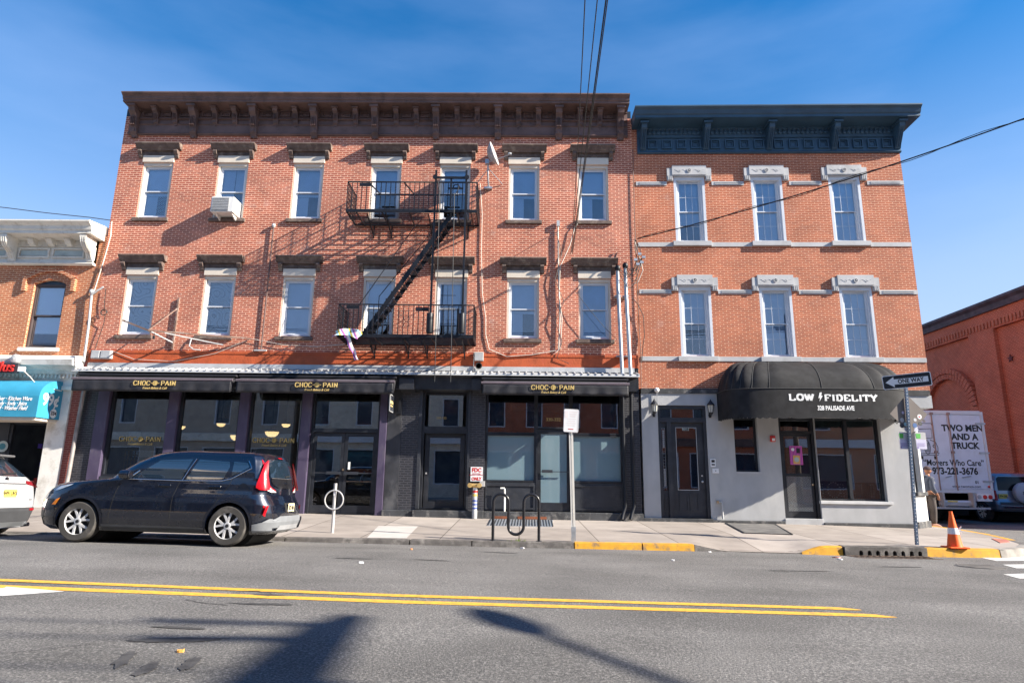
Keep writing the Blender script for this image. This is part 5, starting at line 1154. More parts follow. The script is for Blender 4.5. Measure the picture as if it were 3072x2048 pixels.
cable('pale cable climbing the joint left of the brick front', [(-12.70,-.05,8.85),(-12.66,-.05,8.4),(-12.74,-.05,7.7),(-12.80,-.05,7.3),(-12.86,-.05,6.9),(-12.88,-.08,6.6)], .016, M_wiregrey)
cable('thin pale cable sagging across the orange painted band', [(-12.1,-.04,4.80),(-11.4,-.04,4.55),(-10.2,-.04,4.50),(-9.0,-.04,4.75),(-8.0,-.06,5.2)], .008, M_wiregrey)
cable('thin pale cable draped below the third window sills', [(-8.0,-.06,5.2),(-7.0,-.06,5.02),(-6.0,-.06,4.98),(-5.2,-.05,5.06)], .008, M_wiregrey)
t = thing('service_mast', 'white service mast pipe with cable head at the left end of the brick front', 'mast', (-12.85, -.1, 4.5))
MB().tube([(-12.84, -.10, 4.45), (-12.87, -.10, 5.6), (-12.93, -.10, 6.55)], .035, 12).build('pipe', M_lgrey, t, smooth=True); MB().lathe([(.04, -.02), (.065, .02), (.05, .10), (0, .11)], (-12.94, -.10, 6.55), n=12).build('head', M_lgrey, t, smooth=True)
MB().tube([(-12.9, -.12, 6.5), (-12.75, -.12, 6.62), (-12.6, -.1, 6.74)], .03, 8).build('splice', M_lgrey, t)
cable('black coil of cable on the bricks right of the white mast', [(-12.55,-.06,6.7),(-12.52,-.07,6.3),(-12.5,-.06,6.0)]+[(-12.47+.09*math.cos(a*.7),-.08-.01*a*.3,5.95+.09*math.sin(a*.7)) for a in range(18)]+[(-12.45,-.06,5.6),(-12.55,-.06,5.1),(-12.6,-.06,4.8)], .010)
for (x0, x1, lab) in ((-12.64, -12.38, 'left grey meter box above the first bakery awning'), (-12.36, -12.06, 'right grey meter box above the first bakery awning')):
    t = thing('meter_box', lab, 'utility box', ((x0+x1)/2, -.1, 4.66), group='meter boxes'); MB().box(x0, x1, -.14, 0, 4.55, 4.79).build('case', M_lgrey, t, bevel=.01); MB().box(x0+.02, x1-.02, -.15, -.14, 4.57, 4.77).build('lid', M_lgrey, t)
t = thing('junction_box', 'small grey junction box on a pale pipe below the fire escape', 'utility box', (-1.23, -.1, 4.72)); MB().box(-1.36, -1.10, -.13, 0, 4.60, 4.85).build('case', M_lgrey, t, bevel=.01); MB().tube([(-1.38, -.06, 4.85), (-1.38, -.06, 4.3)], .015, 6).build('pipe', M_wiregrey, t)
MB().lathe([(.10, 0), (.10, .02), (.07, .02), (.07, 0)], (-1.23, -.12, 4.45), 'y', 14).build('coil', M_wire, t)

# old sign frame
t = thing('rusty_sign_bracket', 'rusty empty sign bracket of angle irons below the first windows', 'bracket', (-10.3, 0, 5.2))
M_rust = mat('rusty_angle', (.21, .13, .10), .8, var=.3, stain=(.33, .30, .28), stain_s=4)
MB().bar((-10.30, -.04, 4.85), (-10.30, -.04, 6.43), .045, .05).build('upright', M_rust, t)
tip = Vector((-10.55, -.95, 5.215))
MB().bar(tip, (-10.31, -.05, 6.10), .03).build('stay', M_rust, t); MB().bar(tip, (-8.01, -.05, 5.20), .045, .04).build('long_bar', M_rust, t)
MB().bar(tip, (-11.34, -.9, 5.51), .05).build('loose_bar', M_rust, t); MB().bar(tip, (-10.33, -.04, 5.06), .06, .03).build('short_bar', M_lgrey, t); MB().bar((-10.2,-.72,5.2), (-8.80, -.05, 5.0), .03).build('second_bar', M_lgrey, t)
MB().tube([(-9.77, -.05, 5.2), (-9.78, -.1, 4.95), (-9.65, -.1, 4.85), (-9.45, -.05, 4.84)], .018, 7).build('bent_pipe', M_lgrey, t)
t = thing('hanging_lamp', 'tiny black lantern hanging from the rusty sign bracket', 'lamp', (-10.45, -.8, 5.0)); MB().lathe([(.01,.14),(.01,.07),(.03,.06),(.035,-.03),(0,-.04)], (-10.45,-.8,5.03), n=8).build('body', M_iron, t)

# down pipe at the joint
t = thing('downspout', 'dented grey downspout between the dollar shop and the bakery', 'downspout', (-12.75, -.1, .3)); MB().tube([(-12.70, -.10, 3.7), (-12.74, -.10, 2.3), (-12.76, -.10, 1.2), (-12.80, -.12, .35)], .055, 10).build('pipe', mat('dull_downspout', (.30, .27, .26), .6, .3, var=.25), t, smooth=True)

# bakery awnings
def bakery_awning(x0, x1, label, zb):
    t = thing('bakery_awning', label, 'awning', ((x0+x1)/2, -.3, 3.9), group='bakery awnings')
    MB().box(x0, x1, -.62, -.30, 3.98, 4.03).tube([(x0, -.42, 3.97), (x1, -.42, 3.97)], .065, 12).build('cassette', M_canvas, t)
    MB().prism([(-.40, 4.035), (-.78, 3.87), (-.79, 3.85), (-.40, 3.99)], x0+.05, x1-.05).build('fabric_slope', M_canvas, t)
    MB().prism([(-.76, 3.83), (-.80, 3.82), (-.81, 3.86), (-.79, 3.885), (-.76, 3.89)], x0-.0, x1+.0).build('front_bar', mat('mauve_bar', (.16, .13, .15), .45, .2), t)
    def vf(u, v): x = x0+.04+(x1-x0-.08)*u; return (x, -.79-.012*math.sin(x*14)*v-.01*math.sin(x*5.1)*v, 3.83-(3.83-zb)*v)
    g = MB(); g.grid(vf, 120, 4); o = g.build('valance', M_canvas, t, smooth=True); md = o.modifiers.new('thick', 'SOLIDIFY'); md.thickness = .006
    g = MB()
    for x in (x0+.03, x1-.03): g.prism([(-.42, 3.98), (-.78, 3.84), (-.78, zb+.02), (-.70, zb+.06)], x-.004, x+.004)
    g.build('side_flap', M_canvas, t)
    xc = (x0+x1)/2-.05*0; return t
def choc_pain(t, cx, y, z, m, h=.125):
    mb, w1 = serif_text('CHOC', h, .86, .022, .011, Matrix.Identity(4), gap=.12, serif=.13); mb.xf(face_front(cx-.375, y, z, 0)); mb.build('lettering', m, t)
    mb, w1 = serif_text('PAIN', h, .86, .022, .011, Matrix.Identity(4), gap=.12, serif=.13); mb.xf(face_front(cx+.37, y, z)); mb.build('lettering', m, t)
    g = MB(); g.lathe([(.068, 0), (.068, -.006), (.052, -.006), (.052, 0)], (cx, y, z), 'y', 20)
    g.lathe([(.032, 0), (.032, -.006), (0, -.006)], (cx+.008, y, z+.008), 'y', 12); g.prism([(cx-.02, z-.05), (cx+.03, z-.05), (cx+.015, z)], y-.006, y, 'y')
    for sx in (-1, 1): g.disc((cx+sx*.105, z), .011, y-.006, y, 8)
    g.build('emblem', m, t)
    text('French Bakery & Café', h*.72, 'script_lettering', m, t, face_front(cx, y-.003, z-h*1.12), shear=.45, sx=.86)
for x0, x1, cx, zb, lab in ((-12.62, -8.07, pt(465, 1157, -.8).x, 3.50, 'long black bakery awning with gold lettering at the left, over the first windows'),
                            (-7.98, -3.52, pt(951, 1158, -.8).x, 3.50, 'long black bakery awning with gold lettering over the double doors, shadow-striped'),
                            (-1.10, 3.02, pt(1660, 1158, -.8).x, 3.52, 'black bakery awning with gold lettering over the right-hand frosted shop')):
    t = bakery_awning(x0, x1, lab, zb); choc_pain(t, cx, -.815, 3.735, M_gold)
for (px, py) in ((421, 1316), (822, 1320)):
    p = pt(px, py, .09); choc_pain(main, p.x, .10, p.z, M_golddim, .13)
# sloping blade sign
t = thing('blade_sign', 'small black framed bakery sign sticking out beside the second awning', 'sign', (-3.72, -.3, 3.3))
g = MB(); g.box(-3.70, -3.66, -.62, -.14, 3.06, 3.52); g.build('board', M_charcoal, t); g = MB(); g.box(-3.655, -3.65, -.56, -.20, 3.28, 3.36).box(-3.655,-3.65,-.52,-.24,3.20,3.235); g.build('lettering', M_gold, t)
g = MB()
for a, b in (((-.62, 3.06), (-.14, 3.06)), ((-.62, 3.52), (-.14, 3.52)), ((-.62, 3.06), (-.62, 3.52)), ((-.14, 3.06), (-.14, 3.52))): g.bar((-3.655, a[0], a[1]), (-3.655, b[0], b[1]), .02)
g.tube([(-3.68, -.05, 3.40), (-3.68, -.14, 3.40)], .02, 8); g.build('frame', M_lgrey, t)
g = MB(); g.box(-3.55, -3.42, -.18, -.02, 3.02, 3.45).box(-3.49, -3.44, -.2, -.18, 3.1, 3.38); o = g.build('wall_speaker', M_iron); tag(o, 'narrow black speaker box on the pier beside the blade sign', 'speaker')
for (px, py, w_) in ((1198, 1140, .10), (1252, 1145, .12)): pass
# fire department connection
t = thing('standpipe', 'white standpipe with brass caps and coloured bands beside the tall entrance', 'standpipe', (-1.24, -.2, .17))
MB().tube([(-1.24, -.22, .24), (-1.24, -.22, 1.0)], .062, 14).build('pipe', mat('sooty_white', (.62,.62,.60), .6, var=.15), t, smooth=True)
MB().lathe([(0, -.1), (.068, -.07), (.072, 0), (.072, .14), (.06, .16)], (-1.24, -.22, .24), n=14).build('base_cap', M_lgrey, t, smooth=True)
M_brass = mat('brass', (.7,.5,.3), .3, .9)
g = MB(); g.tube([(-1.40, -.26, 1.06), (-1.08, -.26, 1.06)], .05, 12).tube([(-1.24,-.22,.98),(-1.24,-.22,1.1)], .06, 12); g.lathe([(.065, -.05), (.065, .05)], (-1.38, -.28, 1.06), 'y', 12).lathe([(.065, -.05), (.065, .05)], (-1.12, -.28, 1.06), 'y', 12); g.build('siamese_inlet', mat('gilt', (.62,.42,.16), .5, .5, var=.3), t, smooth=True)
MB().box(-1.12, -.98, -.16, -.02, 1.03, 1.18).build('valve_box', M_lgrey, t)
MB().lathe([(.0635, 0), (.0635, .07)], (-1.24, -.22, .76), n=14).build('yellow_band', M_yellow, t); MB().lathe([(.0635, 0), (.0635, .06)], (-1.24, -.22, .86), n=14).build('red_band', M_red, t)
g = MB(); [g.lathe([(.0637, 0), (.0637, .05)], (-1.24, -.22, z), n=14) for z in (.42, .52, .62)]; g.build('blue_band', mat('blue_ink', (.08,.12,.4), .6), t)
t = thing('fdc_sign', 'white and red FDC ONLY sign on the black brick pier', 'sign', (-1.22, -.02, 1.37))
MB().box(-1.39, -1.05, -.03, 0, 1.17, 1.565).build('plate', M_signwhite, t)
text('FDC', .155, 'lettering', M_red, t, face_front(-1.22, -.032, 1.475), bold=.006, sx=.9); text('ONLY', .12, 'lettering', M_red, t, face_front(-1.22, -.032, 1.235), bold=.005, sx=.85)
text('SERVES ENTIRE\nBUILDING & HYDRANTS', .036, 'lettering', M_red, t, face_front(-1.22, -.032, 1.36))
t = thing('vent_pipe', 'short white bent vent pipe against the right-hand shop base', 'pipe', (-.42, -.1, .4)); MB().tube([(-.54, -.08, .985), (-.44, -.08, .99), (-.42, -.09, .95), (-.42, -.09, .36)], .026, 10).build('pipe', M_whitestone, t, smooth=True)

# left shop awning and sign
t = thing('dollar_shop_awning', 'turquoise box awning of the 99 cent shop with white lettering, number 334', 'awning', (-15.5, -.3, 3.2))
M_turq = mat('turquoise_canvas', (.035, .27, .42), .6, var=.06)
xL, xR = -19.5, -13.33
g = MB(); g.grid(lambda u, v: (xL+(xR-xL)*u, -.95+.75*(1-math.cos(v*PI/2))*1.0, 3.32+.52*math.sin(v*PI/2)), 30, 8); g.quad((xL,-.95,2.74),(xR,-.95,2.74),(xR,-.95,3.32),(xL,-.95,3.32)); g.build('canvas', M_turq, t, smooth=True)
P = [(xR, -.95, 2.74), (xR, -.0, 2.74), (xR, -.0, 3.84)]+[(xR, -.95+.75*(1-math.cos(v*PI/16)), 3.32+.52*math.sin(v*PI/16)) for v in range(8, -1, -1)]
MB().add(P, [tuple(range(len(P)))]).build('end_panel', M_turq, t)
MB().box(xL, xR-.05, -.9, -.02, 2.66, 2.74).build('light_box', M_beige, t)
Mx = Matrix.Translation((xR+.006, -.50, 3.25)) @ Matrix.Rotation(PI/2, 4, 'Z') @ Matrix.Rotation(PI/2, 4, 'X')
text('99¢', .46, 'lettering', M_letterwhite, t, Mx, bold=.012, sx=.95)
g = MB(); g.lathe([(.13, 0), (.13, .006), (0, .006)], (xR+.002, -.32, 2.90), 'x', 20); g.build('number_oval', M_letterwhite, t)
text('334', .15, 'lettering', M_letterblack, t, Matrix.Translation((xR+.013, -.32, 2.90)) @ Matrix.Rotation(PI/2, 4, 'Z') @ Matrix.Rotation(PI/2, 4, 'X'), bold=.004)
for k, s_ in enumerate(('nts · House Wear · Kitchen Ware', 'lk · Eggs · Candy · Soda · Juice', 'ards · Motor Oil · Washer Fluid', 'uch, More')):
    text(s_, .15, 'lettering', M_letterwhite, t, face_front([-13.52, -13.65, -13.62, -14.43][k], -.957, 3.24-k*.132), align='RIGHT', shear=.3, bold=.003, sx=.78)
t = thing('shop_sign', 'red illuminated-style letters reading Plus above the turquoise awning', 'sign', (-14.8, -.5, 4.15))
MB().box(-19.3, -14.35, -.62, -.54, 4.02, 4.30).build('backing', M_charcoal, t)
text('Plus', .42, 'lettering', M_red, t, face_front(-14.42, -.66, 4.17), depth=.05, align='RIGHT', bold=.002, shear=.1, sx=.9)
MB().box(-14.34, -14.20, -.62, -.5, 4.06, 4.20).build('power_box', M_signwhite, t)
t = thing('round_vent', 'dull round metal vent above the word Plus', 'vent', (-14.5, -.5, 4.4)); MB().lathe([(.15, 0), (.15, -.06), (.10, -.12), (0, -.14)], (-14.52, -.5, 4.42), 'y', 18).build('dome', M_lgrey, t, smooth=True)
cable('white power cable looping from the Plus sign to the awning end', [(-14.2,-.6,4.1),(-13.95,-.6,3.9),(-13.8,-.6,3.75),(-13.5,-.6,3.62),(-13.2,-.3,3.55)], .014, M_wiregrey)
# ------------------------------------------------------------------ street furniture
def zw(x, y): return zwalk(x, y)
x, y = 8.235, -4.45
t = thing('sign_post', 'leaning blue-grey perforated post with ONE WAY sign and stickered diamond sign back at the corner', 'street sign', (x, y, zw(x, y)))
b0, b1 = Vector((x, y, zw(x, y)-.02)), Vector((x+.165, y, 3.36))
g = MB(); g.bar(b0, b1, .055, .05); o = g.build('post', mat('blue_grey_post', (.07, .11, .18), .5, .3, var=.15), t)
g = MB()
for k in range(90):
    p = b0.lerp(b1, (k+1)/92); g.box(p.x-.030, p.x-.0275, p.y-.008, p.y+.008, p.z-.006, p.z+.006)
    g.box(p.x-.007, p.x+.007, p.y-.027, p.y-.0255, p.z-.007, p.z+.007) if k % 2 else None
g.build('post_holes', M_signwhite, t)
def sign_frame(px, py, pz, yaw, roll):
    return Matrix.Translation((px, py, pz)) @ Matrix.Rotation(yaw, 4, 'Z') @ Matrix.Rotation(PI/2, 4, 'X') @ Matrix.Rotation(roll, 4, 'Z')
Mo = sign_frame(8.40, -4.50, 3.43, R(-33), R(2.5))
def rrect(w_, h_, r_, n=5):
    P = []
    for cx, cy, a0 in ((w_/2-r_, h_/2-r_, 0), (-w_/2+r_, h_/2-r_, 90), (-w_/2+r_, -h_/2+r_, 180), (w_/2-r_, -h_/2+r_, 270)):
        P += [(cx+r_*math.cos(R(a0+90*k/n)), cy+r_*math.sin(R(a0+90*k/n))) for k in range(n+1)]
    return P
MB().prism(rrect(.914, .305, .035), -.003, .0, 'z').xf(Mo).build('plate', M_signwhite, t)
MB().prism(rrect(.885, .276, .028), .0005, .002, 'z').xf(Mo).build('black_field', M_letterblack, t)
MB().prism([(-.40, 0), (-.235, .115), (-.235, .058), (.40, .058), (.40, -.058), (-.235, -.058), (-.235, -.115)], .0025, .004, 'z').xf(Mo).build('arrow', M_signwhite, t)
text('ONE WAY', .125, 'lettering', M_letterblack, t, Mo @ Matrix.Translation((.075, -.002, .0055)), bold=.004, sx=.82, depth=.002)
Md = sign_frame(8.42, -4.40, 2.715, R(6), R(0))
MB().prism([(0, .43), (-.43, 0), (0, -.43), (.43, 0)], -.004, 0, 'z').xf(Md).build('diamond_back', mat('aluminium', (.19, .165, .15), .4, .35, var=.12, scale=1.5), t)
stk = [(-.17,-.13,.045,(.5,.5,.5)), (-.30,-.19,.03,(.05,.05,.05)), (-.19,-.25,.05,(.05,.05,.06)), (-.10,-.22,.04,(.45,.7,.75)), (-.10,-.33,.045,(.55,.55,.6)), (.24,-.05,.05,(.8,.78,.8)), (.13,-.12,.035,(.5,.5,.52)), (.11,-.24,.05,(.05,.12,.3)), (.24,-.20,.045,(.06,.06,.06)), (.33,-.14,.032,(.06,.05,.06)), (.13,-.33,.045,(.5,.5,.6)), (-.13,.03,.03,(.5,.45,.6))]
for i, (a, b, r_, c) in enumerate(stk):
    g = MB(); g.prism([(a+r_*math.cos(k*PI/7), b+r_*1.05*math.sin(k*PI/7)) for k in range(14)], .001, .003, 'z').xf(Md).build('sticker', mat('sticker_%s' % 'abcdefghijkl'[i], c, .5), t)
MB().prism([(.24, -.075), (.215, -.05), (.222, -.032), (.24, -.042), (.258, -.032), (.265, -.05)], .004, .005, 'z').xf(Md).build('heart', M_red, t)
for a, w_ in ((8.235, .21), (8.60, .24)):
    q = sign_frame(a, -4.42, 2.145, R(4), 0)
    MB().prism(rrect(w_, .36, .02), -.003, 0, 'z').xf(q).build('small_plate', M_steel, t)
    MB().prism(rrect(w_-.02, .20, .008), .0005, .002, 'z').xf(q @ Matrix.Translation((0, -.075, 0))).build('notice_paper', mat('lilac_paper', (.50, .48, .62), .6), t)
    MB().prism([(-w_*.40, .05), (-w_*.02, .05), (w_*.02, .15), (-w_*.44, .15)], .0005, .003, 'z').xf(q).build('green_tag', mat('green_tag', (.08, .40, .06), .6), t)
    g = MB(); [g.prism([(-w_*.4, -.06-k*.02), (w_*(.35-.1*(k % 2)), -.06-k*.02), (w_*(.35-.1*(k % 2)), -.053-k*.02), (-w_*.4, -.053-k*.02)], .0025, .0035, 'z') for k in range(4)]; g.prism([(-w_*.42,-.16),(-w_*.28,-.16),(-w_*.28,-.13),(-w_*.42,-.13)], .0025,.0035,'z').xf(q).build('print_lines', mat('purple_ink', (.22, .16, .4), .6), t)
# parking sign
x, y = 1.10, -4.85
t = thing('parking_sign', 'white parking regulation sign on a steel channel post by the yellow kerb', 'street sign', (x, y, zw(x, y)))
g = MB(); b0, b1 = Vector((x, y, zw(x, y)-.02)), Vector((x-.045, y, 2.62))
for s_ in (-.032, .032): g.bar(b0+Vector((s_, -.01, 0)), b1+Vector((s_, -.01, 0)), .022, .012)
g.bar(b0+Vector((0, .012, 0)), b1+Vector((0, .012, 0)), .05, .012); g.build('post', mat('bright_galvanised', (.72, .70, .66), .4, .1, var=.06), t)
g = MB(); g.box(x-.045, x+.045, y-.03, y-.01, zw(x, y), .30); g.build('post_sleeve', M_galv, t)
q = sign_frame(x-.035, y-.04, 2.445, 0, R(-3.0))
MB().prism(rrect(.315, .485, .035), -.003, 0, 'z').xf(q).build('plate', M_signwhite, t)
g = MB(); pr_ = rrect(.295, .465, .028); 
for k in range(len(pr_)): g.bar((*pr_[k], .0015), (*pr_[(k+1) % len(pr_)], .0015), .004, .002)
g.xf(q).build('border', mat('faded_pink', (.76, .66, .64), .6), t)
MB().box(-.135, -.075, .06, .20, .001, .002).xf(q).build('symbol_box', mat('faded_pink2', (.78, .71, .70), .6), t)
[MB().box(-.05+.01*k, .12-.015*k, .17-k*.045, .19-k*.045, .001, .002).xf(q).build('faded_line', mat('faded_pink2', (.72, .60, .60)), t) for k in range(3)]
for k in range(4): MB().box(-.09+.02*(k % 2), .10-.02*(k % 2), .03-k*.045, .042-k*.045, .001, .002).xf(q).build('faded_line', mat('faded_pink2', (.72, .60, .60)), t)
MB().box(-.055, .055, -.185, -.170, .001, .002).xf(q).build('red_line', M_red, t)
# wave rack
x, y = -.07, -4.93
t = thing('bike_rack', 'black wave-shaped tube bicycle rack on the sidewalk', 'bike rack', (x, y, zw(x, y)))
zb = zw(x, y); P = [(-.465, zb)]; rr = .155
P += [(-.465, zb+.76)]+[(-.31-rr*math.cos(a*PI/10), zb+.76+rr*math.sin(a*PI/10)) for a in range(1, 11)]
P += [(-.155, zb+.30)]+[(0-rr*math.cos(a*PI/10), zb+.28-rr*math.sin(a*PI/10)) for a in range(0, 11)]
P += [(.155, zb+.76)]+[(.31-rr*math.cos(a*PI/10), zb+.76+rr*math.sin(a*PI/10)) for a in range(1, 11)]+[(.465, zb)]
MB().tube([(x+a, y, b) for a, b in P], .030, 12).build('tube', mat('black_rack_paint', (.015,.015,.018), .28, var=.2), t, smooth=True)
g = MB(); [g.lathe([(.06, 0), (.06, .012), (0, .012)], (x+s_, y, zb), n=14) for s_ in (-.465, .465)]; g.build('foot_plate', M_black, t)
# post and ring stand
x, y = -4.03, -4.1; zb = zw(x, y)
t = thing('ring_bike_stand', 'stainless steel bicycle post with a ring beside the parked dark car', 'bike rack', (x, y, zb))
MB().tube([(x, y, zb-.02), (x, y, zb+1.04)], .034, 14).build('post', M_steel, t, smooth=True)
MB().tube([(x+.20*math.cos(a*PI/16), y-.045, zb+.69+.20*math.sin(a*PI/16)) for a in range(33)], .016, 8).build('ring', M_steel, t, smooth=True)
MB().box(x-.018, x+.018, y-.038, y-.034, zb+.78, zb+.88).build('sticker', M_signwhite, t)
# cone
x, y = 8.74, -4.97+.10; zb = zw(x, y)
t = thing('traffic_cone', 'orange traffic cone with a tied white band on the corner sidewalk', 'traffic cone', (x, y, zb))
MB().prism([(x-.20, y-.17), (x+.17, y-.20), (x+.20, y+.17), (x-.17, y+.20)], zb, zb+.03, 'z').build('base', M_orangecone, t, bevel=.01)
MB().lathe([(.145, .02), (.135, .05), (.032, .68), (.03, .71), (.02, .71), (.02, .68)], (x, y, zb), n=24).build('cone_body', M_orangecone, t, smooth=True)
g = MB(); g.lathe([(.104, .27), (.086, .39)], (x, y, zb), n=24); g.bar((x+.08, y-.06, zb+.38), (x+.13, y-.07, zb+.30), .02); g.bar((x+.07, y-.07, zb+.36), (x+.12, y-.08, zb+.42), .02)
g.build('band', M_signwhite, t)
# storm drain
t = thing('storm_drain', 'dark kerb inlet with eight arched openings between yellow kerbs', 'storm drain', (7.2, -5.0, -.1))
xa, xb = 6.45, 8.06
zt = .004; zbm = zgut(7.2)-.03; hs_ = []
g = MB(); n = 8
def arch_front(g, y0, y1):
    edges = []
    w_ = (xb-xa-.16)/n
    g.box(xa, xa+.20, y0, y1, zbm, zt); 
    for k in range(n):
        c = xa+.31+k*.165; r_ = .038; zz = zbm+.10
        g.box(c-.0825-.0, c-r_, y0, y1, zbm, zz); g.box(c+r_, c+.0825, y0, y1, zbm, zz)
        for q in range(6):
            a0, a1 = PI*q/6, PI*(q+1)/6
            pa, pb = (c+r_*math.cos(a0), zz+r_*math.sin(a0)), (c+r_*math.cos(a1), zz+r_*math.sin(a1))
            g.add([(pa[0],y0,pa[1]),(pb[0],y0,pb[1]),(pb[0],y0,zz+.045),(pa[0],y0,zz+.045),(pa[0],y1,pa[1]),(pb[0],y1,pb[1])], [(0,1,2,3),(0,4,5,1)])
        g.box(c-.0825, c-r_, y0, y0+.002, zz, zz+.045); g.box(c+r_, c+.0825, y0, y0+.002, zz, zz+.045)
    e = xa+.31+n*.165-.0825; g.box(xa+.20, xa+.2275, y0, y1, zbm, zt) if False else None
    g.box(xa+.20, e, y0, y1, zbm+.145, zt); g.box(e, xb, y0, y1, zbm, zt)
    g.box(xa+.20, xa+.2275, y0, y1, zbm, zbm+.145)
arch_front(g, -5.06, -4.98); g.box(xa, xb, -4.98, -4.80, zt-.03, zt+.012); g.build('cast_hood', M_kerb, t)
MB().box(xa, xb, -4.99, -4.985, zbm, zt-.01).build('opening', M_letterblack, t)
g = MB(); zg_ = zgut(7.2)+.006
for k in range(13): g.bar((xa+.05+k*.12, -5.10, zg_), (xa+.05+k*.12, -5.52, zg_), .035, .02)
g.bar((xa, -5.10, zg_), (xb, -5.10, zg_), .04, .02); g.bar((xa, -5.52, zg_), (xb, -5.52, zg_), .04, .02); g.build('gutter_grate', mat('rusty_iron2', (.13, .085, .06), .8, var=.3), t)
# cellar hatch, basement grate
def walk_sheet(P, name, label, cat, m, lift=.006, extra=None):
    t = thing(name, label, cat, (P[0][0], P[0][1], zw(*P[0])))
    g = MB(); top = [(a, b, zw(a, b)+lift+.006) for a, b in P]; bt = [(a, b, zw(a, b)-.02) for a, b in P]; n = len(P)
    g.add(top+bt, [tuple(range(n)), tuple(range(n, 2*n))[::-1]]+[(i, (i+1) % n, n+(i+1) % n, n+i) for i in range(n)]); g.build('plate', m, t)
    return t
t = walk_sheet([(5.60, -.30), (6.92, -.35), (6.30, -2.95), (5.25, -2.80)], 'cellar_hatch', 'flat grey steel cellar hatch in the sidewalk before the domed awning', 'hatch', mat('worn_hatch_steel', (.20, .19, .18), .55, .4, var=.2, stain=(.3,.28,.25), stain_s=3))
g = MB(); P = [(5.60, -.30), (6.92, -.35), (6.30, -2.95), (5.25, -2.80)]
for a, b in zip(P, P[1:]+P[:1]): g.bar((*a, zw(*a)+.013), (*b, zw(*b)+.013), .04, .012)
g.build('rim', M_letterblack, t)
t = walk_sheet([(-.80, -.25), (.92, -.25), (.80, -2.05), (-.80, -2.0)], 'basement_grate', 'ribbed steel basement grate behind the wave bicycle rack', 'grate', M_galv)
g = MB(); [g.bar((-.78+k*.075, -.27, zw(0, -.27)+.014), (-.78+k*.073, -2.0, zw(0, -2.0)+.014), .03, .012) for k in range(23)]; g.build('bars', M_charcoal, t)
# litter
lit = [q for i_, q in enumerate([((1160, 1646), .05, (.8,.5,.3)), ((1235, 1648), .04, (.8,.3,.1)), ((1530, 1651), .05, (.8,.4,.2)), ((1568, 1644), .09, (.75,.75,.78)), ((1640, 1649), .05, (.8,.8,.8)), ((1083, 1688), .10, (.75,.75,.75)), ((2020, 1681), .07, (.8,.8,.8)), ((2088, 1823), .09, (.75,.75,.8)), ((2130, 1656), .07, (.8,.8,.78)), ((2305, 1667), .07, (.75,.75,.8)), ((2510, 1672), .16, (.8,.35,.3)), ((2520,1678), .10, (.8,.8,.8)), ((540, 1955), .05, (.9,.45,.1)), ((298, 1814), .06, (.7,.7,.85)), ((1852, 1958), .03, (.8,.7,.5)), ((2690, 1667), .06, (.85,.85,.85)), ((2722, 1665), .06, (.85,.85,.85)), ((1880,1663),.04,(.8,.8,.8)), ((2045,1959),.03,(.8,.8,.8)),((1210,1728),.02,(.8,.8,.8)),((2340,1650),.05,(.7,.75,.8))]) if i_ not in (0, 2, 4, 7, 9, 13, 14, 17, 18, 19)]
nm = ['orange paper scrap', 'white paper scrap']
for i, ((px, py), s_, c) in enumerate(lit):
    p = ground_hit(px, py, 0.0); g = MB(); a = random.random()*3
    if s_ > .055 and p.y > -4.9: pass
    P = [(p.x+s_*random.uniform(.5, 1)*math.cos(a+k*PI/3)*.6, p.y+s_*random.uniform(.5, 1)*math.sin(a+k*PI/3)*.6) for k in range(6)]
    n = 6; top = [(u, v, zroad(u, v)+.012+.012*random.random()+(.03 if s_ == .06 else 0)) for u, v in P]; bt = [(u, v, zroad(u, v)+.001) for u, v in P]
    g.add(top+bt, [tuple(range(n)), tuple(range(n, 2*n))[::-1]]+[(k, (k+1) % n, n+(k+1) % n, n+k) for k in range(n)])
    where = 'in the gutter' if p.y > -6.5 else 'on the open asphalt'
    kind = 'orange' if c[0] > c[2]*1.5 else 'white'
    o = g.build('litter', mat('litter_%s' % ('abcdefghijklmnopqrstuvw'[i]), c, .8)); tag(o, 'small %s scrap of litter %s' % (kind, where), 'litter', 'litter scraps, %s, %s' % (kind, where))
o = MB()
for k in range(26):
    a = random.random()*6.28; r_ = random.random()*.16; x, y = -.02+r_*1.4*math.cos(a), -4.97+.5*r_*math.sin(a)*.4; z = zw(x, y); h = random.uniform(.02, .07)
    o.add([(x-.006, y, z), (x+.006, y, z), (x+random.uniform(-.04, .04), y+random.uniform(-.03, .03), z+h)], [(0, 1, 2)])
o = o.build('weeds', mat('weed_green', (.18, .26, .05), .8)); o['kind'] = 'stuff'; o['label'] = 'weeds growing at the kerb under the wave bicycle rack'
o = MB().tube([(-.02, -4.94, 0), (-.02, -4.95, .12), (-.03, -4.94, .20)], .004, 5).build('dry_stalk', M_brown); tag(o, 'single dry stalk standing at the kerb under the bike rack', 'weed')
# tactile mat at the corner
t = walk_sheet([(10.45, -3.75), (10.85, -3.5), (11.2, -2.9), (10.95, -2.8)], 'tactile_mat', 'brick-red tactile paving mat on the corner ramp at the right edge', 'tactile mat', mat('tactile_red', (.40, .14, .10), .8, var=.15))

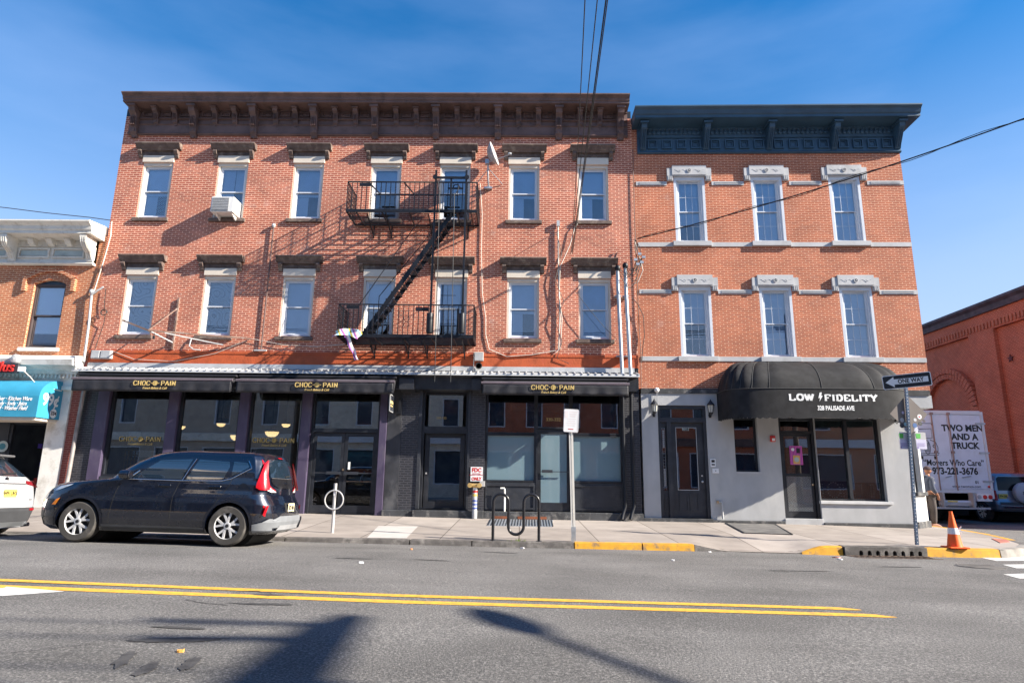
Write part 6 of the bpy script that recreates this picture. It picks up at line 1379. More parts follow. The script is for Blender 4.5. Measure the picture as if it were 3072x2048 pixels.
# ------------------------------------------------------------------ overhead wires
A0 = Vector((1.46, -.20, 7.86))
for i, (px, lab, sg) in enumerate(((1755, 'leftmost of the four service wires rising from the brick front', .05), (1792, 'second service wire from the left, rising over the road', .1), (1818, 'thick twisted service wire, third from the left over the road', .1), (1823, 'rightmost of the four service wires, close beside the thick one', .1))):
    dd = CF*FPX + CR*(px-1536) + CU*1024; k = (8.3-CAM.z)/dd.z; B = CAM+dd*k
    A = [Vector((1.56, -.05, 8.95)), A0, A0+Vector((.03, -.05, .05)), A0+Vector((.05, -.02, 0))][i]
    mid = Vector((1.77+.02*i, -.5, 10.2)) if False else None
    C_ = A.lerp(B, 2.1); C_.z = B.z+.2+.9
    pts = []
    for q in range(33):
        u = q/32; P_ = A*(1-u)**2+2*u*(1-u)*(B*2-(A+C_)/2)*1.0+C_*u*u if False else None
    # parabola through A, B and C_
    tb = 1/2.1
    for q in range(33):
        u = q/32; l0 = (u-tb)*(u-1)/((0-tb)*(0-1)); l1 = u*(u-1)/(tb*(tb-1)); l2 = u*(u-tb)/(1-tb); pts.append(A*l0+B*l1+C_*l2)
    cable(lab, pts, .009 if i != 2 else .012, name='overhead_wire', cat='wire', group=None)
a = pt(1912, 716, -.2); b = pt(3072, 356, -5.2); c = a.lerp(b, 1.6); c.z += .35
for dz, lab in ((0, 'thick black service cable rising from the joint of the two buildings to the right edge'), (.05, 'thin second strand twisted along the thick service cable at the right')):
    pts = []
    tb = 1/1.6
    for q in range(41):
        u = q/40; l0 = (u-tb)*(u-1)/((0-tb)*(0-1)); l1 = u*(u-1)/(tb*(tb-1)); l2 = u*(u-tb)/(1-tb)
        p = a*l0+b*l1+c*l2; p = p+Vector((0, 0, dz*math.sin(q*.9)-.55*4*u/1.0*(1/1.6-u)*(1 if u < tb else 0)*.35)); pts.append(p)
    cable(lab, pts, .016 if dz == 0 else .008, name='overhead_wire', cat='wire')
# loops of cable and splices by the weatherheads
t = thing('service_splices', 'tangle of black cable loops and grey splices beside the two weatherheads', 'cable splices', (3.3, -.2, 7.4))
g = MB()
for k, (x0, z0, dx, dr) in enumerate(((2.86, 7.42, .55, .45), (2.88, 7.40, .66, .33), (3.08, 7.48, .40, .28), (3.08, 7.45, .45, .42), (2.84, 7.40, .72, .75), (3.06, 7.46, .5, .60))):
    g.tube([(x0+dx*u, -.30-.05*math.sin(u*PI), z0-dr*math.sin(u*PI)+(.25*u)) for u in [q/10 for q in range(11)]], .010, 6)
for dx in (.45, .52, .60): g.tube([(3.40, -.2, 8.36), (2.92+dx, -.24, 8.1), (2.98+dx, -.28, 7.75), (2.94+dx, -.3, 7.5), (2.85+dx, -.3, 7.3)], .010, 6)
g.build('loops', M_wire, t, smooth=True)
g = MB()
for (x, z) in ((3.38, 7.66), (3.50, 7.84), (3.44, 7.52), (3.62, 7.74), (3.56, 7.58)): g.box(x-.05, x+.05, -.34, -.28, z-.035, z+.035)
g.build('splice', M_galv, t)
g = MB(); g.tube([(3.40, -.15, 8.3), (3.46, -.2, 8.0), (3.55, -.25, 7.6), (3.6, -.25, 7.35), (3.45, -.2, 7.0), (3.30, -.1, 6.95)], .012, 6); g.build('white_lead', M_wiregrey, t)
cable('thin black cable running to the cream cornice building from beyond the left edge', [(-19, -1.2, 9.2), (-15.6, -.6, 9.05), (-14.5, -.4, 8.98), (-13.3, -.2, 8.93), (-12.72, -.05, 8.90)], .012, name='overhead_wire', cat='wire')
cable('black cable running down the joint between the two brick buildings', [(3.45, -.04, 11.4), (3.44, -.04, 9), (3.46, -.04, 7.5), (3.47, -.04, 5.8), (3.50, -.06, 5.0), (3.48, -.04, 3.9)], .011, M_brown)
cable('loose brown cable looping over the joint beside the grey conduits', [(3.30,-.05,6.55),(3.45,-.10,6.35),(3.60,-.08,6.0),(3.62,-.06,5.4),(3.55,-.06,5.0),(3.52,-.05,4.6)], .012)
cable('thin sagging cable crossing the last second-floor window', [(1.60,-.15,6.7),(2.0,-.18,6.15),(2.45,-.18,5.6),(2.8,-.15,5.25)], .007)

# ------------------------------------------------------------------ far brick hall across the side street
fb = thing('brick_hall', 'long dark red brick hall with blind arches, across the side street', 'building', (23, 10, 0))
Wx = 24.0
holes = []
g = MB(); g.box(Wx, Wx+8, -1.4, 70, -.6, 10.3); g.build('wall', M_brick4, fb)
g = MB(); 
for y in (4.2, 14.1, 24.0, 33.9): g.box(Wx-.20, Wx, y-.9, y+.9, -.5, 9.0)
g.box(Wx-.20, Wx, -1.4, 70, 9.0, 9.9); g.build('brick_piers', M_brick4, fb)
g = MB(); [g.box(Wx-.26, Wx-.20, 2.2+k*.24, 2.32+k*.24, 9.1, 9.4) for k in range(150)]; g.build('brick_dentils', brick_mat('orange_far_brick', (.42,.13,.06), (.34,.09,.045), (.45,.2,.12), efflo=.1), fb)
g = MB(); g.prism([(Wx+.2, 9.9), (Wx-.35, 9.9), (Wx-.42, 10.15), (Wx-.55, 10.3), (Wx-.55, 10.42), (Wx+.2, 10.5)], -1.4, 70, 'y'); gutter = g.build('eaves_gutter', mat('dark_gutter', (.06, .05, .065), .6, var=.3), fb)
g = MB(); g.prism([(Wx-.55, 10.42), (Wx+3, 10.8), (Wx+8, 11.2), (Wx+8, 10.3), (Wx-.3, 10.3)], -1.4, 70, 'y'); g.build('roof', mat('slate', (.04, .05, .065), .6, var=.3), fb)
for yc in (17.3, 8.3, 27):
    g = MB(); n = 26; rad = 1.75
    for ring in (0, 1):
        for k in range(n):
            a0, a1 = PI*k/n, PI*(k+.85)/n; r0, r1 = rad+ring*.30, rad+.27+ring*.30; zc = 5.3
            f = lambda a, r_, x: (x, yc+r_*math.cos(a), zc+r_*math.sin(a)); X0 = Wx-.24-.04*ring
            g.add([f(a0,r0,X0), f(a1,r0,X0), f(a1,r1,X0), f(a0,r1,X0), f(a0,r0,Wx-.0), f(a1,r0,Wx), f(a1,r1,Wx), f(a0,r1,Wx)], [(0,1,2,3),(0,4,5,1),(1,5,6,2),(2,6,7,3),(3,7,4,0)])
    g.build('arch_ring', M_brick4, fb)
    g = MB(); 
    for s_ in (-1, 1): g.box(Wx-.22, Wx, yc+s_*(rad+.27)-.27, yc+s_*(rad+.27)+.27, -.4, 5.3)
    g.build('arch_jamb', M_brick4, fb)
    if yc == 8.3: MB().box(Wx-.06, Wx-.03, yc-1.6, yc+1.6, 1.5, 6.4).build('white_window', M_creamblue, fb)
g = MB()
for k in range(5):
    a = PI/2+k*2*PI/5; g.prism([(12.55+.2*math.cos(a), 7.35+.2*math.sin(a)), (12.55+.09*math.cos(a+.63), 7.35+.09*math.sin(a+.63)), (12.55, 7.35), (12.55+.09*math.cos(a-.63), 7.35+.09*math.sin(a-.63))], Wx-.06, Wx-.01)
g.build('star_anchor', mat('anchor_iron', (.10, .02, .02), .7), fb)
MB().box(14, 36, 60, 66, -1, 4).build('end_wall', M_brick5, fb) if False else None
# ------------------------------------------------------------------ across the road, behind the camera (mirrored in the glass, throws the shadows on the road)
def opp(x0, x1, h, m, label, n, trim):
    t = thing('opposite_building', label, 'building', ((x0+x1)/2, -24, 0))
    hs = []; w_ = (x1-x0)/n
    for k in range(n):
        c = x0+w_*(k+.5); hs.append((c-w_*.36, c+w_*.36, .9, 3.1))
        for z in (4.6, 7.8, 11.0):
            if z+2 < h: hs.append((c-.55, c+.55, z, z+1.9))
    g = MB(); pane_wall(g, x0, x1, 0, h, hs, -23.7, -23.4); g.box(x0, x1, -32, -31.6, 0, h).box(x0, x0+.3, -31.6, -23.8, 0, h).box(x1-.3, x1, -31.6, -23.8, 0, h).box(x0, x1, -31.6, -23.75, h-.3, h-.05); g.build('wall', m, t)
    g = MB(); g.box(x0-.1, x1+.1, -23.4, -22.95, h-.6, h).box(x0, x1, -23.4, -23.2, 3.5, 4.0); g.build('cornice', trim, t)
    g = MB(); [g.box(a, b, -23.62, -23.6, c, d) for a, b, c, d in hs]; g.build('pane', M_darkglass, t)
    g = MB(); [frame(g, a, b, c, d, .07, -23.59, -23.42) for a, b, c, d in hs]; g.build('window_frame', M_white, t)
    return t
M_darkglass = mat('dark_glass', (.04, .06, .09), .05, var=.1)
opp(-34, -15, 10.5, M_brick5, 'tan brick three-storey building across the road, left of the camera', 6, M_cream)
opp(-14.6, -3.2, 8.2, mat('cream_stucco', (.62, .56, .47), .8), 'cream stucco building across the road behind the camera', 4, M_white)
opp(-2.8, 14.5, 9.2, M_brick4, 'dark brick building across the road, just right of the camera, stretched to darken reflections', 7, M_brown)  # stretched over the side-street gap to darken the glass reflections
opp(16, 40, 8.5, M_brick3, 'orange brick building across the road, far right of the camera, stretched to darken reflections', 5, M_white)  # also extended into that gap to keep bright sky out of the glass
t = thing('opposite_sidewalk_slab', 'pale concrete sidewalk across the road', 'sidewalk', (0, -21, 0)) if False else None
o = MB().box(-40, 40, -23.4, -18.9, -.2, .08).build('sidewalk_opposite', M_walk); struct(o)
# utility pole, lamp arm and wires; heavy arms added to shape a road shadow
px_, py_ = 15.2, -19.45
t = thing('utility_pole', 'tall wooden utility pole with added shadow-casting arms and a lamp arm, near side of the road', 'utility pole', (px_, py_, 0))
MB().tube([(px_, py_, -.1), (px_, py_, 11.2)], [.17, .12], 12).build('pole', mat('pole_wood', (.16, .11, .08), .9, var=.3), t)
g = MB(); g.prism([(py_-.6, 9.70), (-16.95, 9.95), (-16.95, 10.02), (-17.5, 10.14), (py_-.6, 10.14)], px_+.08, px_+.26); g.bar((px_+.15, -18.9, 9.9), (px_+.15, -18.9, 9.2), .5, .4); g.build('shadow_crossarm', M_iron, t)  # unseen beam shaped to cast the dark band on the road
g = MB(); g.bar((px_-1.5, -17.35, 9.95), (px_+.15, -17.3, 9.95), .07, .12); g.bar((px_-1.2, -17.9, 9.95), (px_+.15, -17.75, 9.95), .10, .14); g.build('shadow_side_arm', M_iron, t)  # bars added to cast streaks beside that band
LP = Vector((-.13+3.63*9/2.15, -12.35-9/2.15, 9.0))
g = MB(); g.tube([(px_, py_, 7.6), tuple(LP+Vector((.02, -.35, -.16)))], .05, 8); g.build('lamp_arm', M_galv, t)
dl = Vector((.05, 1, .50)).normalized(); MB().tube([LP+dl*q for q in (-.44, -.36, -.15, .12, .34, .44)], [.05, .10, .15, .15, .10, .03], 12).build('lamp_head', M_galv, t, smooth=True)
for k, yy in enumerate((-18.6, -17.9, -17.45)):
    cable('overhead line along the near side of the road, %s of three' % ('nearest the houses behind', 'middle', 'farthest out over the road')[k], [(px_-.3, yy, 9.98), (-22, yy, 9.98)], .02, name='overhead_line', cat='wire', sag=.4)
# ------------------------------------------------------------------ vehicles
def carpaint(name, col, rough=.25):
    m, t, b = nmat(name); b.inputs['Base Color'].default_value = (*col, 1); b.inputs['Metallic'].default_value = .35; b.inputs['Roughness'].default_value = rough
    b.inputs['Coat Weight'].default_value = 1; b.inputs['Coat Roughness'].default_value = .03; b.inputs['Coat IOR'].default_value = 1.75
    c = node(t, 'ShaderNodeTexCoord'); n = node(t, 'ShaderNodeTexNoise'); n.inputs['Scale'].default_value = 9; n.inputs['Detail'].default_value = 6; t.links.new(c.outputs['Object'], n.inputs['Vector'])
    r = node(t, 'ShaderNodeMapRange'); r.inputs['To Min'].default_value = rough-.06; r.inputs['To Max'].default_value = rough+.14; t.links.new(n.outputs['Fac'], r.inputs['Value']); t.links.new(r.outputs[0], b.inputs['Roughness']); return m
M_navycar = carpaint('deep_navy_car_paint', (.0035, .006, .016)); M_whitecar = carpaint('white_car_paint', (.75, .76, .78), .3); M_silver = carpaint('silver_car_paint', (.20, .23, .29), .35); M_bluecar = carpaint('dark_blue_car_paint', (.01, .03, .10))
M_carglass = mat('tinted_car_glass', (.012, .022, .035), .03, var=.05, spec=.8); M_carglass.node_tree.nodes['Principled BSDF'].inputs['IOR'].default_value = 2.1; M_trim = mat('dark_plastic_trim', (.045, .047, .052), .6, var=.15); M_chrome = mat('chrome', (.7, .7, .72), .12, 1.0)
M_rim = mat('machined_alloy', (.66, .66, .67), .35, .3, var=.06); M_rimdark = mat('dark_alloy', (.05, .05, .055), .4, .5); M_tail = mat('tail_lamp_red', (.36, .006, .012), .15, var=.05); M_tailw = mat('tail_lamp_clear', (.7, .6, .6), .15); M_amber = mat('amber_lens', (.9, .25, .01), .3); M_well = mat('wheel_well', (.01, .01, .01), .9)
def tab(z, T):
    for (a, *A), (b, *B) in zip(T, T[1:]):
        if z <= b: f = (z-a)/(b-a) if b > a else 0; f = max(0, f); return [p+(q-p)*f for p, q in zip(A, B)]
    return list(T[-1][1:])
class Car:
    """body drawn in its own frame: x from front bumper to rear, y across (-y = near side), z up"""
    def __init__(s, T, r_arch, axles, zs=None): s.T = T; s.ax = axles; s.ra = r_arch
    def half(s, x, z):
        xf, xr, W, rf, rr = tab(z, s.T)
        if x < xf+rf: d = xf+rf-x; return W-rf*.8+.8*math.sqrt(max(0, rf*rf-d*d)) if d < rf else 0
        if x > xr-rr: d = x-(xr-rr); return W-rr+math.sqrt(max(0, rr*rr-d*d)) if d < rr else 0
        return W
    def rear(s, y, z):
        xf, xr, W, rf, rr = tab(z, s.T); d = abs(y)-(W-rr); return xr-.10*(y/W)**2-(rr-math.sqrt(max(0, rr*rr-d*d)) if d > 0 else 0)
    def ring(s, z, n=16):
        xf, xr, W, rf, rr = tab(z, s.T); P = []
        for k in range(n+1):   # front right side to rear, only y<0 half then mirrored
            pass
        side = []
        for k in range(9): a = PI/2*k/8; side.append((xf+rf-rf*math.cos(a), -(W-rf*.8+rf*.8*math.sin(a))))
        for k in range(1, 20): side.append((xf+rf+(xr-rr-xf-rf)*k/20, -W))
        for k in range(9): a = PI/2*k/8; side.append((xr-rr+rr*math.sin(a), -(W-rr+rr*math.cos(a))))
        yr = -(W-rr)
        side += [(xr-0, yr*(1-k/5)) for k in range(1, 5)]
        # bow of nose and tail
        full = side+[(xr, 0)]+[(x, -y) for x, y in reversed(side)]
        yf = -(W-rf*.8)
        fr = [(xf, -yf*(1-k/5)) for k in range(1, 5)]+[(xf, 0)]+[(xf, yf*k/5) for k in range(1, 5)]
        out = []
        for x, y in full+fr:
            t_ = (x-xf)/(xr-xf); bow = .10*(1-min(1, (abs(y)/W))**2)
            out.append((x-(bow*.9 if t_ < .04 else 0)+(0), y, z)) if t_ < .5 else out.append((x-.10*(y/W)**2*(1 if t_ > .96 else max(0, (t_-.90)/.06)), y, z))
        return out
    def body(s, m, parent, name='body'):
        z0, z1 = s.T[0][0], s.T[-1][0]; zs = sorted({round(z0+(z1-z0)*k/44, 4) for k in range(45)} | {t[0] for t in s.T})
        rings = [s.ring(z) for z in zs]; n = len(rings[0]); g = MB()
        g.add([p for r in rings for p in r], [(j*n+i, j*n+(i+1) % n, (j+1)*n+(i+1) % n, (j+1)*n+i) for j in range(len(rings)-1) for i in range(n)]+[tuple(range(n))[::-1], tuple((len(rings)-1)*n+i for i in range(n))])
        o = g.build(name, m, None, smooth=True, local=True)
        cut = MB()
        for ax in s.ax:
            for s_ in (-1, 1): cut.lathe([(0, 0), (s.ra, 0), (s.ra, s_*.40), (0, s_*.40)] if s_ > 0 else [(0, -.40), (s.ra, -.40), (s.ra, 0), (0, 0)], (ax, s_*.72 if s_ > 0 else -.72, .33), 'y', 40) if False else cut.lathe([(s.ra, -.45), (s.ra, .45)], (ax, s_*1.0, .335), 'y', 40)
        c = cut.build('cutter', m, None)
        md = o.modifiers.new('arches', 'BOOLEAN'); md.object = c; md.operation = 'DIFFERENCE'; md.solver = 'EXACT'
        dg = bpy.context.evaluated_depsgraph_get(); bpy.context.view_layer.update()
        me = bpy.data.meshes.new_from_object(o.evaluated_get(bpy.context.evaluated_depsgraph_get())); o.modifiers.clear(); o.data = me
        for p in me.polygons: p.use_smooth = True
        try: me.set_sharp_from_angle(angle=R(32))
        except Exception: pass
        me.materials.clear(); me.materials.append(m); bpy.data.objects.remove(c); o.parent = parent; ORG[o.name] = Vector((0, 0, 0))
        return o
    def side_panel(s, poly, off=.006, both=True, nx=14, inset=0):
        """polygon (x,z) laid on the body side"""
        out = []
        zmin, zmax = min(p[1] for p in poly), max(p[1] for p in poly)
        def span(z):
            xs = []
            for (a, b), (c, d) in zip(poly, poly[1:]+poly[:1]):
                if (b-z)*(d-z) <= 0 and b != d: xs.append(a+(c-a)*(z-b)/(d-b))
            return (min(xs), max(xs)) if xs else None
        nz = 12
        rows = []
        for j in range(nz+1):
            z = zmin+(zmax-zmin)*(j+(.001 if j == 0 else -.001 if j == nz else 0))/nz; sp = span(z)
            rows.append([(sp[0]+(sp[1]-sp[0])*i/nx, z) for i in range(nx+1)])
        for sy in ((-1, 1) if both else (-1,)):
            vs = [(x, sy*(s.half(x, z)+off), z) for r in rows for x, z in r]
            out.append(MB().add(vs, [(j*(nx+1)+i, j*(nx+1)+i+1, (j+1)*(nx+1)+i+1, (j+1)*(nx+1)+i) for j in range(nz) for i in range(nx)]))
        return Multi(out)
    def rear_strip(s, rows, off=.012, sy=1, n=4):
        g = MB(); R_ = []
        for (z0, a0, b0), (z1, a1, b1) in zip(rows, rows[1:]):
            for k in range(3): f = k/3; R_.append((z0+(z1-z0)*f, a0+(a1-a0)*f, b0+(b1-b0)*f))
        R_.append(rows[-1])
        g.add([(s.rear(sy*(a+(b-a)*i/n), z)+off, sy*(a+(b-a)*i/n), z) for z, a, b in R_ for i in range(n+1)], [(j*(n+1)+i, j*(n+1)+i+1, (j+1)*(n+1)+i+1, (j+1)*(n+1)+i) for j in range(len(R_)-1) for i in range(n)])
        return g
    def rear_panel(s, poly, off=.008, ny=10, nz=10):
        g = MB(); zmin, zmax = min(p[1] for p in poly), max(p[1] for p in poly); rows = []
        for j in range(nz+1):
            z = zmin+(zmax-zmin)*(j+(.001 if j == 0 else -.001 if j == nz else 0))/nz; xs = []
            for (a, b), (c, d) in zip(poly, poly[1:]+poly[:1]):
                if (b-z)*(d-z) <= 0 and b != d: xs.append(a+(c-a)*(z-b)/(d-b))
            rows.append([(min(xs)+(max(xs)-min(xs))*i/ny, z) for i in range(ny+1)])
        g.add([(s.rear(y, z)+off, y, z) for r in rows for y, z in r], [(j*(ny+1)+i, j*(ny+1)+i+1, (j+1)*(ny+1)+i+1, (j+1)*(ny+1)+i) for j in range(nz) for i in range(ny)])
        return g
def sline(car, pts, r_, off=.008, sides=(-1, 1)):
    out = []
    for sy in sides:
        P = []
        for (a, b), (c, d) in zip(pts, pts[1:]): P += [(a+(c-a)*k/6, b+(d-b)*k/6) for k in range(6)]
        P.append(pts[-1]); out.append(MB().tube([(x, sy*(car.half(x, z)+off), z) for x, z in P], r_, 6))
    return Multi(out)
def wheel(parent, x, y, z, r_, sgn, style='star', rim_m=None, w_=.215):
    """sgn -1: outer face towards -y"""
    g = MB(); hw = w_/2
    prof = [(r_*.66, -hw), (r_*.93, -hw*1.0), (r_*.985, -hw*.82), (r_, -hw*.5), (r_, hw*.5), (r_*.985, hw*.82), (r_*.93, hw), (r_*.66, hw), (r_*.64, hw*.6), (r_*.64, -hw*.6), (r_*.66, -hw)]
    g.lathe(prof, (x, y, z), 'y', 40, cap=False); ty = g.build('wheel', M_rubber, parent, smooth=True, local=True)
    yo = y+sgn*hw*.86
    g = MB(); g.lathe([(r_*.68, 0), (r_*.66, -sgn*.12), (.01, -sgn*.12)], (x, yo+sgn*.01, z), 'y', 32, cap=False); g.build('rim_barrel', M_rimdark, ty, smooth=True, local=True)
    g = MB(); g.lathe([(r_*.69, -sgn*.01), (r_*.70, sgn*.012), (r_*.655, sgn*.012), (r_*.64, -sgn*.02)], (x, yo, z), 'y', 40, cap=False)
    for k in range(5):
        a = PI/2+2*PI*k/5+.1
        for da in (-.30, .30):
            p0 = (x+.055*math.cos(a), z+.055*math.sin(a)); p1 = (x+r_*.34*math.cos(a+da*.55), z+r_*.34*math.sin(a+da*.55)); p2 = (x+r_*.665*math.cos(a+da), z+r_*.665*math.sin(a+da))
            for (u0, v0), (u1, v1), wa, wb in ((p0, p1, .034, .030), (p1, p2, .030, .026)):
                dx, dz = u1-u0, v1-v0; ln = math.hypot(dx, dz); nx_, nz_ = -dz/ln, dx/ln
                g.prism([(u0+nx_*wa/2*1.2, v0+nz_*wa/2*1.2), (u1+nx_*wb/2*1.2, v1+nz_*wb/2*1.2), (u1-nx_*wb/2*1.2, v1-nz_*wb/2*1.2), (u0-nx_*wa/2*1.2, v0-nz_*wa/2*1.2)], yo-sgn*.035, yo-sgn*.005, 'y')
        g.prism([(x+.04*math.cos(a-.5), z+.04*math.sin(a-.5)), (x+r_*.30*math.cos(a-.14), z+r_*.30*math.sin(a-.14)), (x+r_*.30*math.cos(a+.14), z+r_*.30*math.sin(a+.14)), (x+.04*math.cos(a+.5), z+.04*math.sin(a+.5))], yo-sgn*.03, yo-sgn*.003, 'y')
    g.lathe([(.06, -sgn*.03), (.06, 0), (.05, sgn*.004), (0, sgn*.004)], (x, yo, z), 'y', 18); g.build('rim', rim_m or M_rim, ty, local=True)
    g = MB(); g.lathe([(.03, sgn*.004), (.03, sgn*.008), (0, sgn*.008)], (x, yo, z), 'y', 14)
    for k in range(5): a = PI/2+2*PI*(k+.5)/5+.1; g.lathe([(.011, -sgn*.0), (.011, sgn*.006), (0, sgn*.006)], (x+.052*1.35*math.cos(a), yo-sgn*.01, z+.052*1.35*math.sin(a)), 'y', 8)
    g.build('hub_cap', M_letterblack, ty, local=True)
def plate(parent, x, y, z, txt, w_=.305, h_=.152, back=M_yellow):
    """licence plate facing +x in the car's frame"""
    p = MB().box(x, x+.006, y-w_/2, y+w_/2, z-h_/2, z+h_/2).build('license_plate', back, parent, local=True)
    M = Matrix.Translation((x+.0085, y, z-.005)) @ Matrix.Rotation(PI/2, 4, 'Z') @ Matrix.Rotation(PI/2, 4, 'X')
    text(txt, .10, 'plate_lettering', M_letterblack, p, M, local=True, sx=.72, bold=.003, depth=.002)

# dark parked crossover
T = [(.19,.22,4.06,.80,.30,.25),(.26,.10,4.16,.86,.38,.30),(.40,.03,4.20,.893,.45,.32),(.55,.0,4.20,.90,.50,.32),(.68,.01,4.16,.897,.52,.28),(.78,.05,4.10,.888,.54,.24),(.86,.11,4.06,.872,.52,.22),(.93,.20,4.05,.856,.50,.20),(.985,.38,4.045,.848,.46,.20),(1.025,.70,4.04,.842,.40,.20),(1.055,1.02,4.03,.835,.34,.20),(1.085,1.20,4.02,.828,.30,.20),(1.15,1.28,4.01,.815,.28,.18),(1.25,1.42,3.985,.80,.27,.18),(1.36,1.58,3.955,.77,.27,.18),(1.46,1.76,3.92,.74,.28,.18),(1.52,1.90,3.885,.72,.30,.18),(1.56,2.05,3.85,.685,.34,.20),(1.585,2.22,3.80,.63,.36,.24),(1.60,2.45,3.62,.52,.34,.3),(1.61,2.75,3.3,.3,.2,.2)]
xw = -7.62-.83; za = zroad(-7.6, -7.05); zb2 = zroad(-5.0, -7.05)
car = thing('parked_crossover', 'dark navy boxy five-door crossover parked before the bakery windows', 'car', (xw, -6.17, za+.015), 0, None)
car.rotation_euler = (R(-1.2), math.atan2(za-zb2, 2.6), 0)
K = Car(T, .385, (.83, 3.43)); ORG[car.name] = Vector((0, 0, 0))
bd = K.body(M_navycar, car)
MB().box(.35, 3.95, -.62, .62, .17, .5).build('underbody', M_well, car, local=True)
for ax in (.83, 3.43):
    g = MB(); g.lathe([(.40, -.60), (.40, .60)], (ax, 0, .34), 'y', 24); g.build('wheel_arch_lining', M_well, car, local=True)
    for sgn in (-1, 1): wheel(car, ax, sgn*.785, .33, .332, sgn)
side = K.side_panel
side([(1.62,1.09),(2.08,1.425),(2.62,1.44),(2.50,1.09)], .004).build('front_window', M_carglass, car, True, local=True)
side([(2.58,1.09),(2.74,1.44),(3.28,1.43),(3.31,1.32),(3.23,1.10)], .004).build('rear_window', M_carglass, car, True, local=True)
side([(3.37,1.17),(3.36,1.42),(3.60,1.41),(3.66,1.33),(3.5,1.23)], .004).build('quarter_window', M_carglass, car, True, local=True)
sline(K, [(1.50,1.07),(2.5,1.065),(3.2,1.075),(3.38,1.12),(3.70,1.31),(3.62,1.44)], .009).build('chrome_line', M_chrome, car, True, local=True)
sline(K, [(2.53,1.07),(2.69,1.45)], .010).build('pillar_strip', M_chrome, car, True, local=True)
g = MB()
for pts in ([(1.36,.30),(1.36,.45),(1.40,.80),(1.46,1.09)], [(2.42,.30),(2.42,.8),(2.50,1.10)], [(3.06,.48),(3.18,.70),(3.36,1.0),(3.40,1.15)], [(1.36,.30),(3.0,.29)], [(1.46,1.10),(1.62,1.12)]): g.join(sline(K, pts, .004, .0))
g.build('door_gap', M_well, car, local=True)
for x in (2.24, 3.12):
    for sy in (-1, 1): MB().box(x-.11, x+.11, sy*(K.half(x, .98))-(.03 if sy < 0 else 0), sy*(K.half(x, .98))+(.03 if sy > 0 else 0), .955, .99).build('door_handle', M_navycar, car, local=True, bevel=.01)
side([(1.24,.20),(1.24,.30),(3.02,.29),(3.02,.20)], .010).build('sill_cladding', M_trim, car, local=True)
for ax in (.83, 3.43):
    for sy in (-1, 1):
        g = MB()
        for k in range(22):
            a0, a1 = PI*(-.06+1.12*k/22), PI*(-.06+1.12*(k+1)/22); P = []
            for a, r_ in ((a0, .385), (a1, .385), (a1, .43), (a0, .43)):
                x, z = ax+r_*math.cos(a), .335+r_*math.sin(a); z = max(z, .2); P.append((x, sy*(K.half(x, z)+.008), z))
            g.add(P, [(0, 1, 2, 3)])
        g.build('arch_trim', mat('gloss_arch_trim', (.012,.014,.022), .25), car, local=True)
g = MB(); P = [(K.half(.12+.05*k, .5)) for k in range(3)]
K.side_panel([(.12,.50),(.16,.70),(.34,.70),(.40,.50)], .006).build('front_side_grille', M_trim, car, local=True)
K.side_panel([(.33,.60),(.40,.69),(.47,.72),(.41,.60)], .012).build('amber_reflector', M_amber, car, local=True)
K.side_panel([(.16,.80),(.18,.89),(.62,.955),(.58,.93),(.36,.84)], .006).build('headlight', mat('lamp_clear', (.45,.5,.55), .1, var=.2), car, True, local=True)
K.side_panel([(.10,.30),(.13,.64),(.17,.64),(.16,.30)], .012).build('fog_bezel', M_chrome, car, local=True)
mr_ = []
for sy in (-1, 1):
    g = MB(); mr_.append(g); g.lathe([(0,-.10),(.07,-.09),(.085,0),(.075,.07),(0,.08)], (1.60, sy*.98, 1.14), 'x', 12); g.box(1.58, 1.64, sy*.92-.08, sy*.92+.06, 1.08, 1.12)
mi = Multi(mr_).build('wing_mirror', M_navycar, car, True, local=True)
MB().lathe([(.066, 0), (.066, .006), (0, .006)], (1.683, -.98, 1.14), 'x', 14).build('mirror_glass', M_chrome, mi, local=True)
sline(K, [(1.62,1.12),(1.74,1.22)], .012, .004).build('mirror_pillar_strip', M_chrome, car, local=True)
# tail: glass, lamps, bumper, plate, badges
K.rear_panel([(-.56,1.16),(-.55,1.44),(-.50,1.49),(.50,1.49),(.55,1.44),(.56,1.16)], .006).build('rear_glass', M_carglass, car, True, local=True)
K.rear_panel([(-.50,1.03),(-.55,1.10),(-.53,1.15),(.53,1.15),(.55,1.10),(.50,1.03),(.3,.975),(-.3,.975)], .010).build('badge_panel', mat('gloss_black', (.012,.012,.014), .12), car, local=True)
g = MB(); g.tube([(K.rear(y, 1.155)+.014, y, 1.155) for y in [-.54+.108*k for k in range(11)]], .006, 6); g.build('bright_line', M_chrome, car, local=True)
tl = []; tw_ = []
for sy in (-1, 1):
    tl.append(K.rear_strip([(1.47,.655,.665),(1.40,.645,.68),(1.20,.665,.735),(1.08,.665,.755),(1.02,.63,.755),(.98,.56,.75),(.955,.47,.70),(.93,.42,.50)], .014, sy))
    tw_.append(MB().join(K.rear_strip([(.985,.62,.76),(.96,.58,.75),(.93,.48,.70),(.905,.42,.60)], .018, sy)).join(K.rear_strip([(1.38,.655,.665),(1.20,.675,.69),(1.05,.66,.68)], .02, sy)))
tm = Multi(tl).build('tail_lamp', M_tail, car, True, local=True); Multi(tw_).build('reverse_lamp', M_tailw, tm, local=True)
out = []; pr_ = [(3.91,3.93,1.46),(3.89,3.94,1.40),(3.87,3.98,1.2),(3.84,4.02,1.05),(3.84,4.04,.98),(3.92,4.04,.94)]
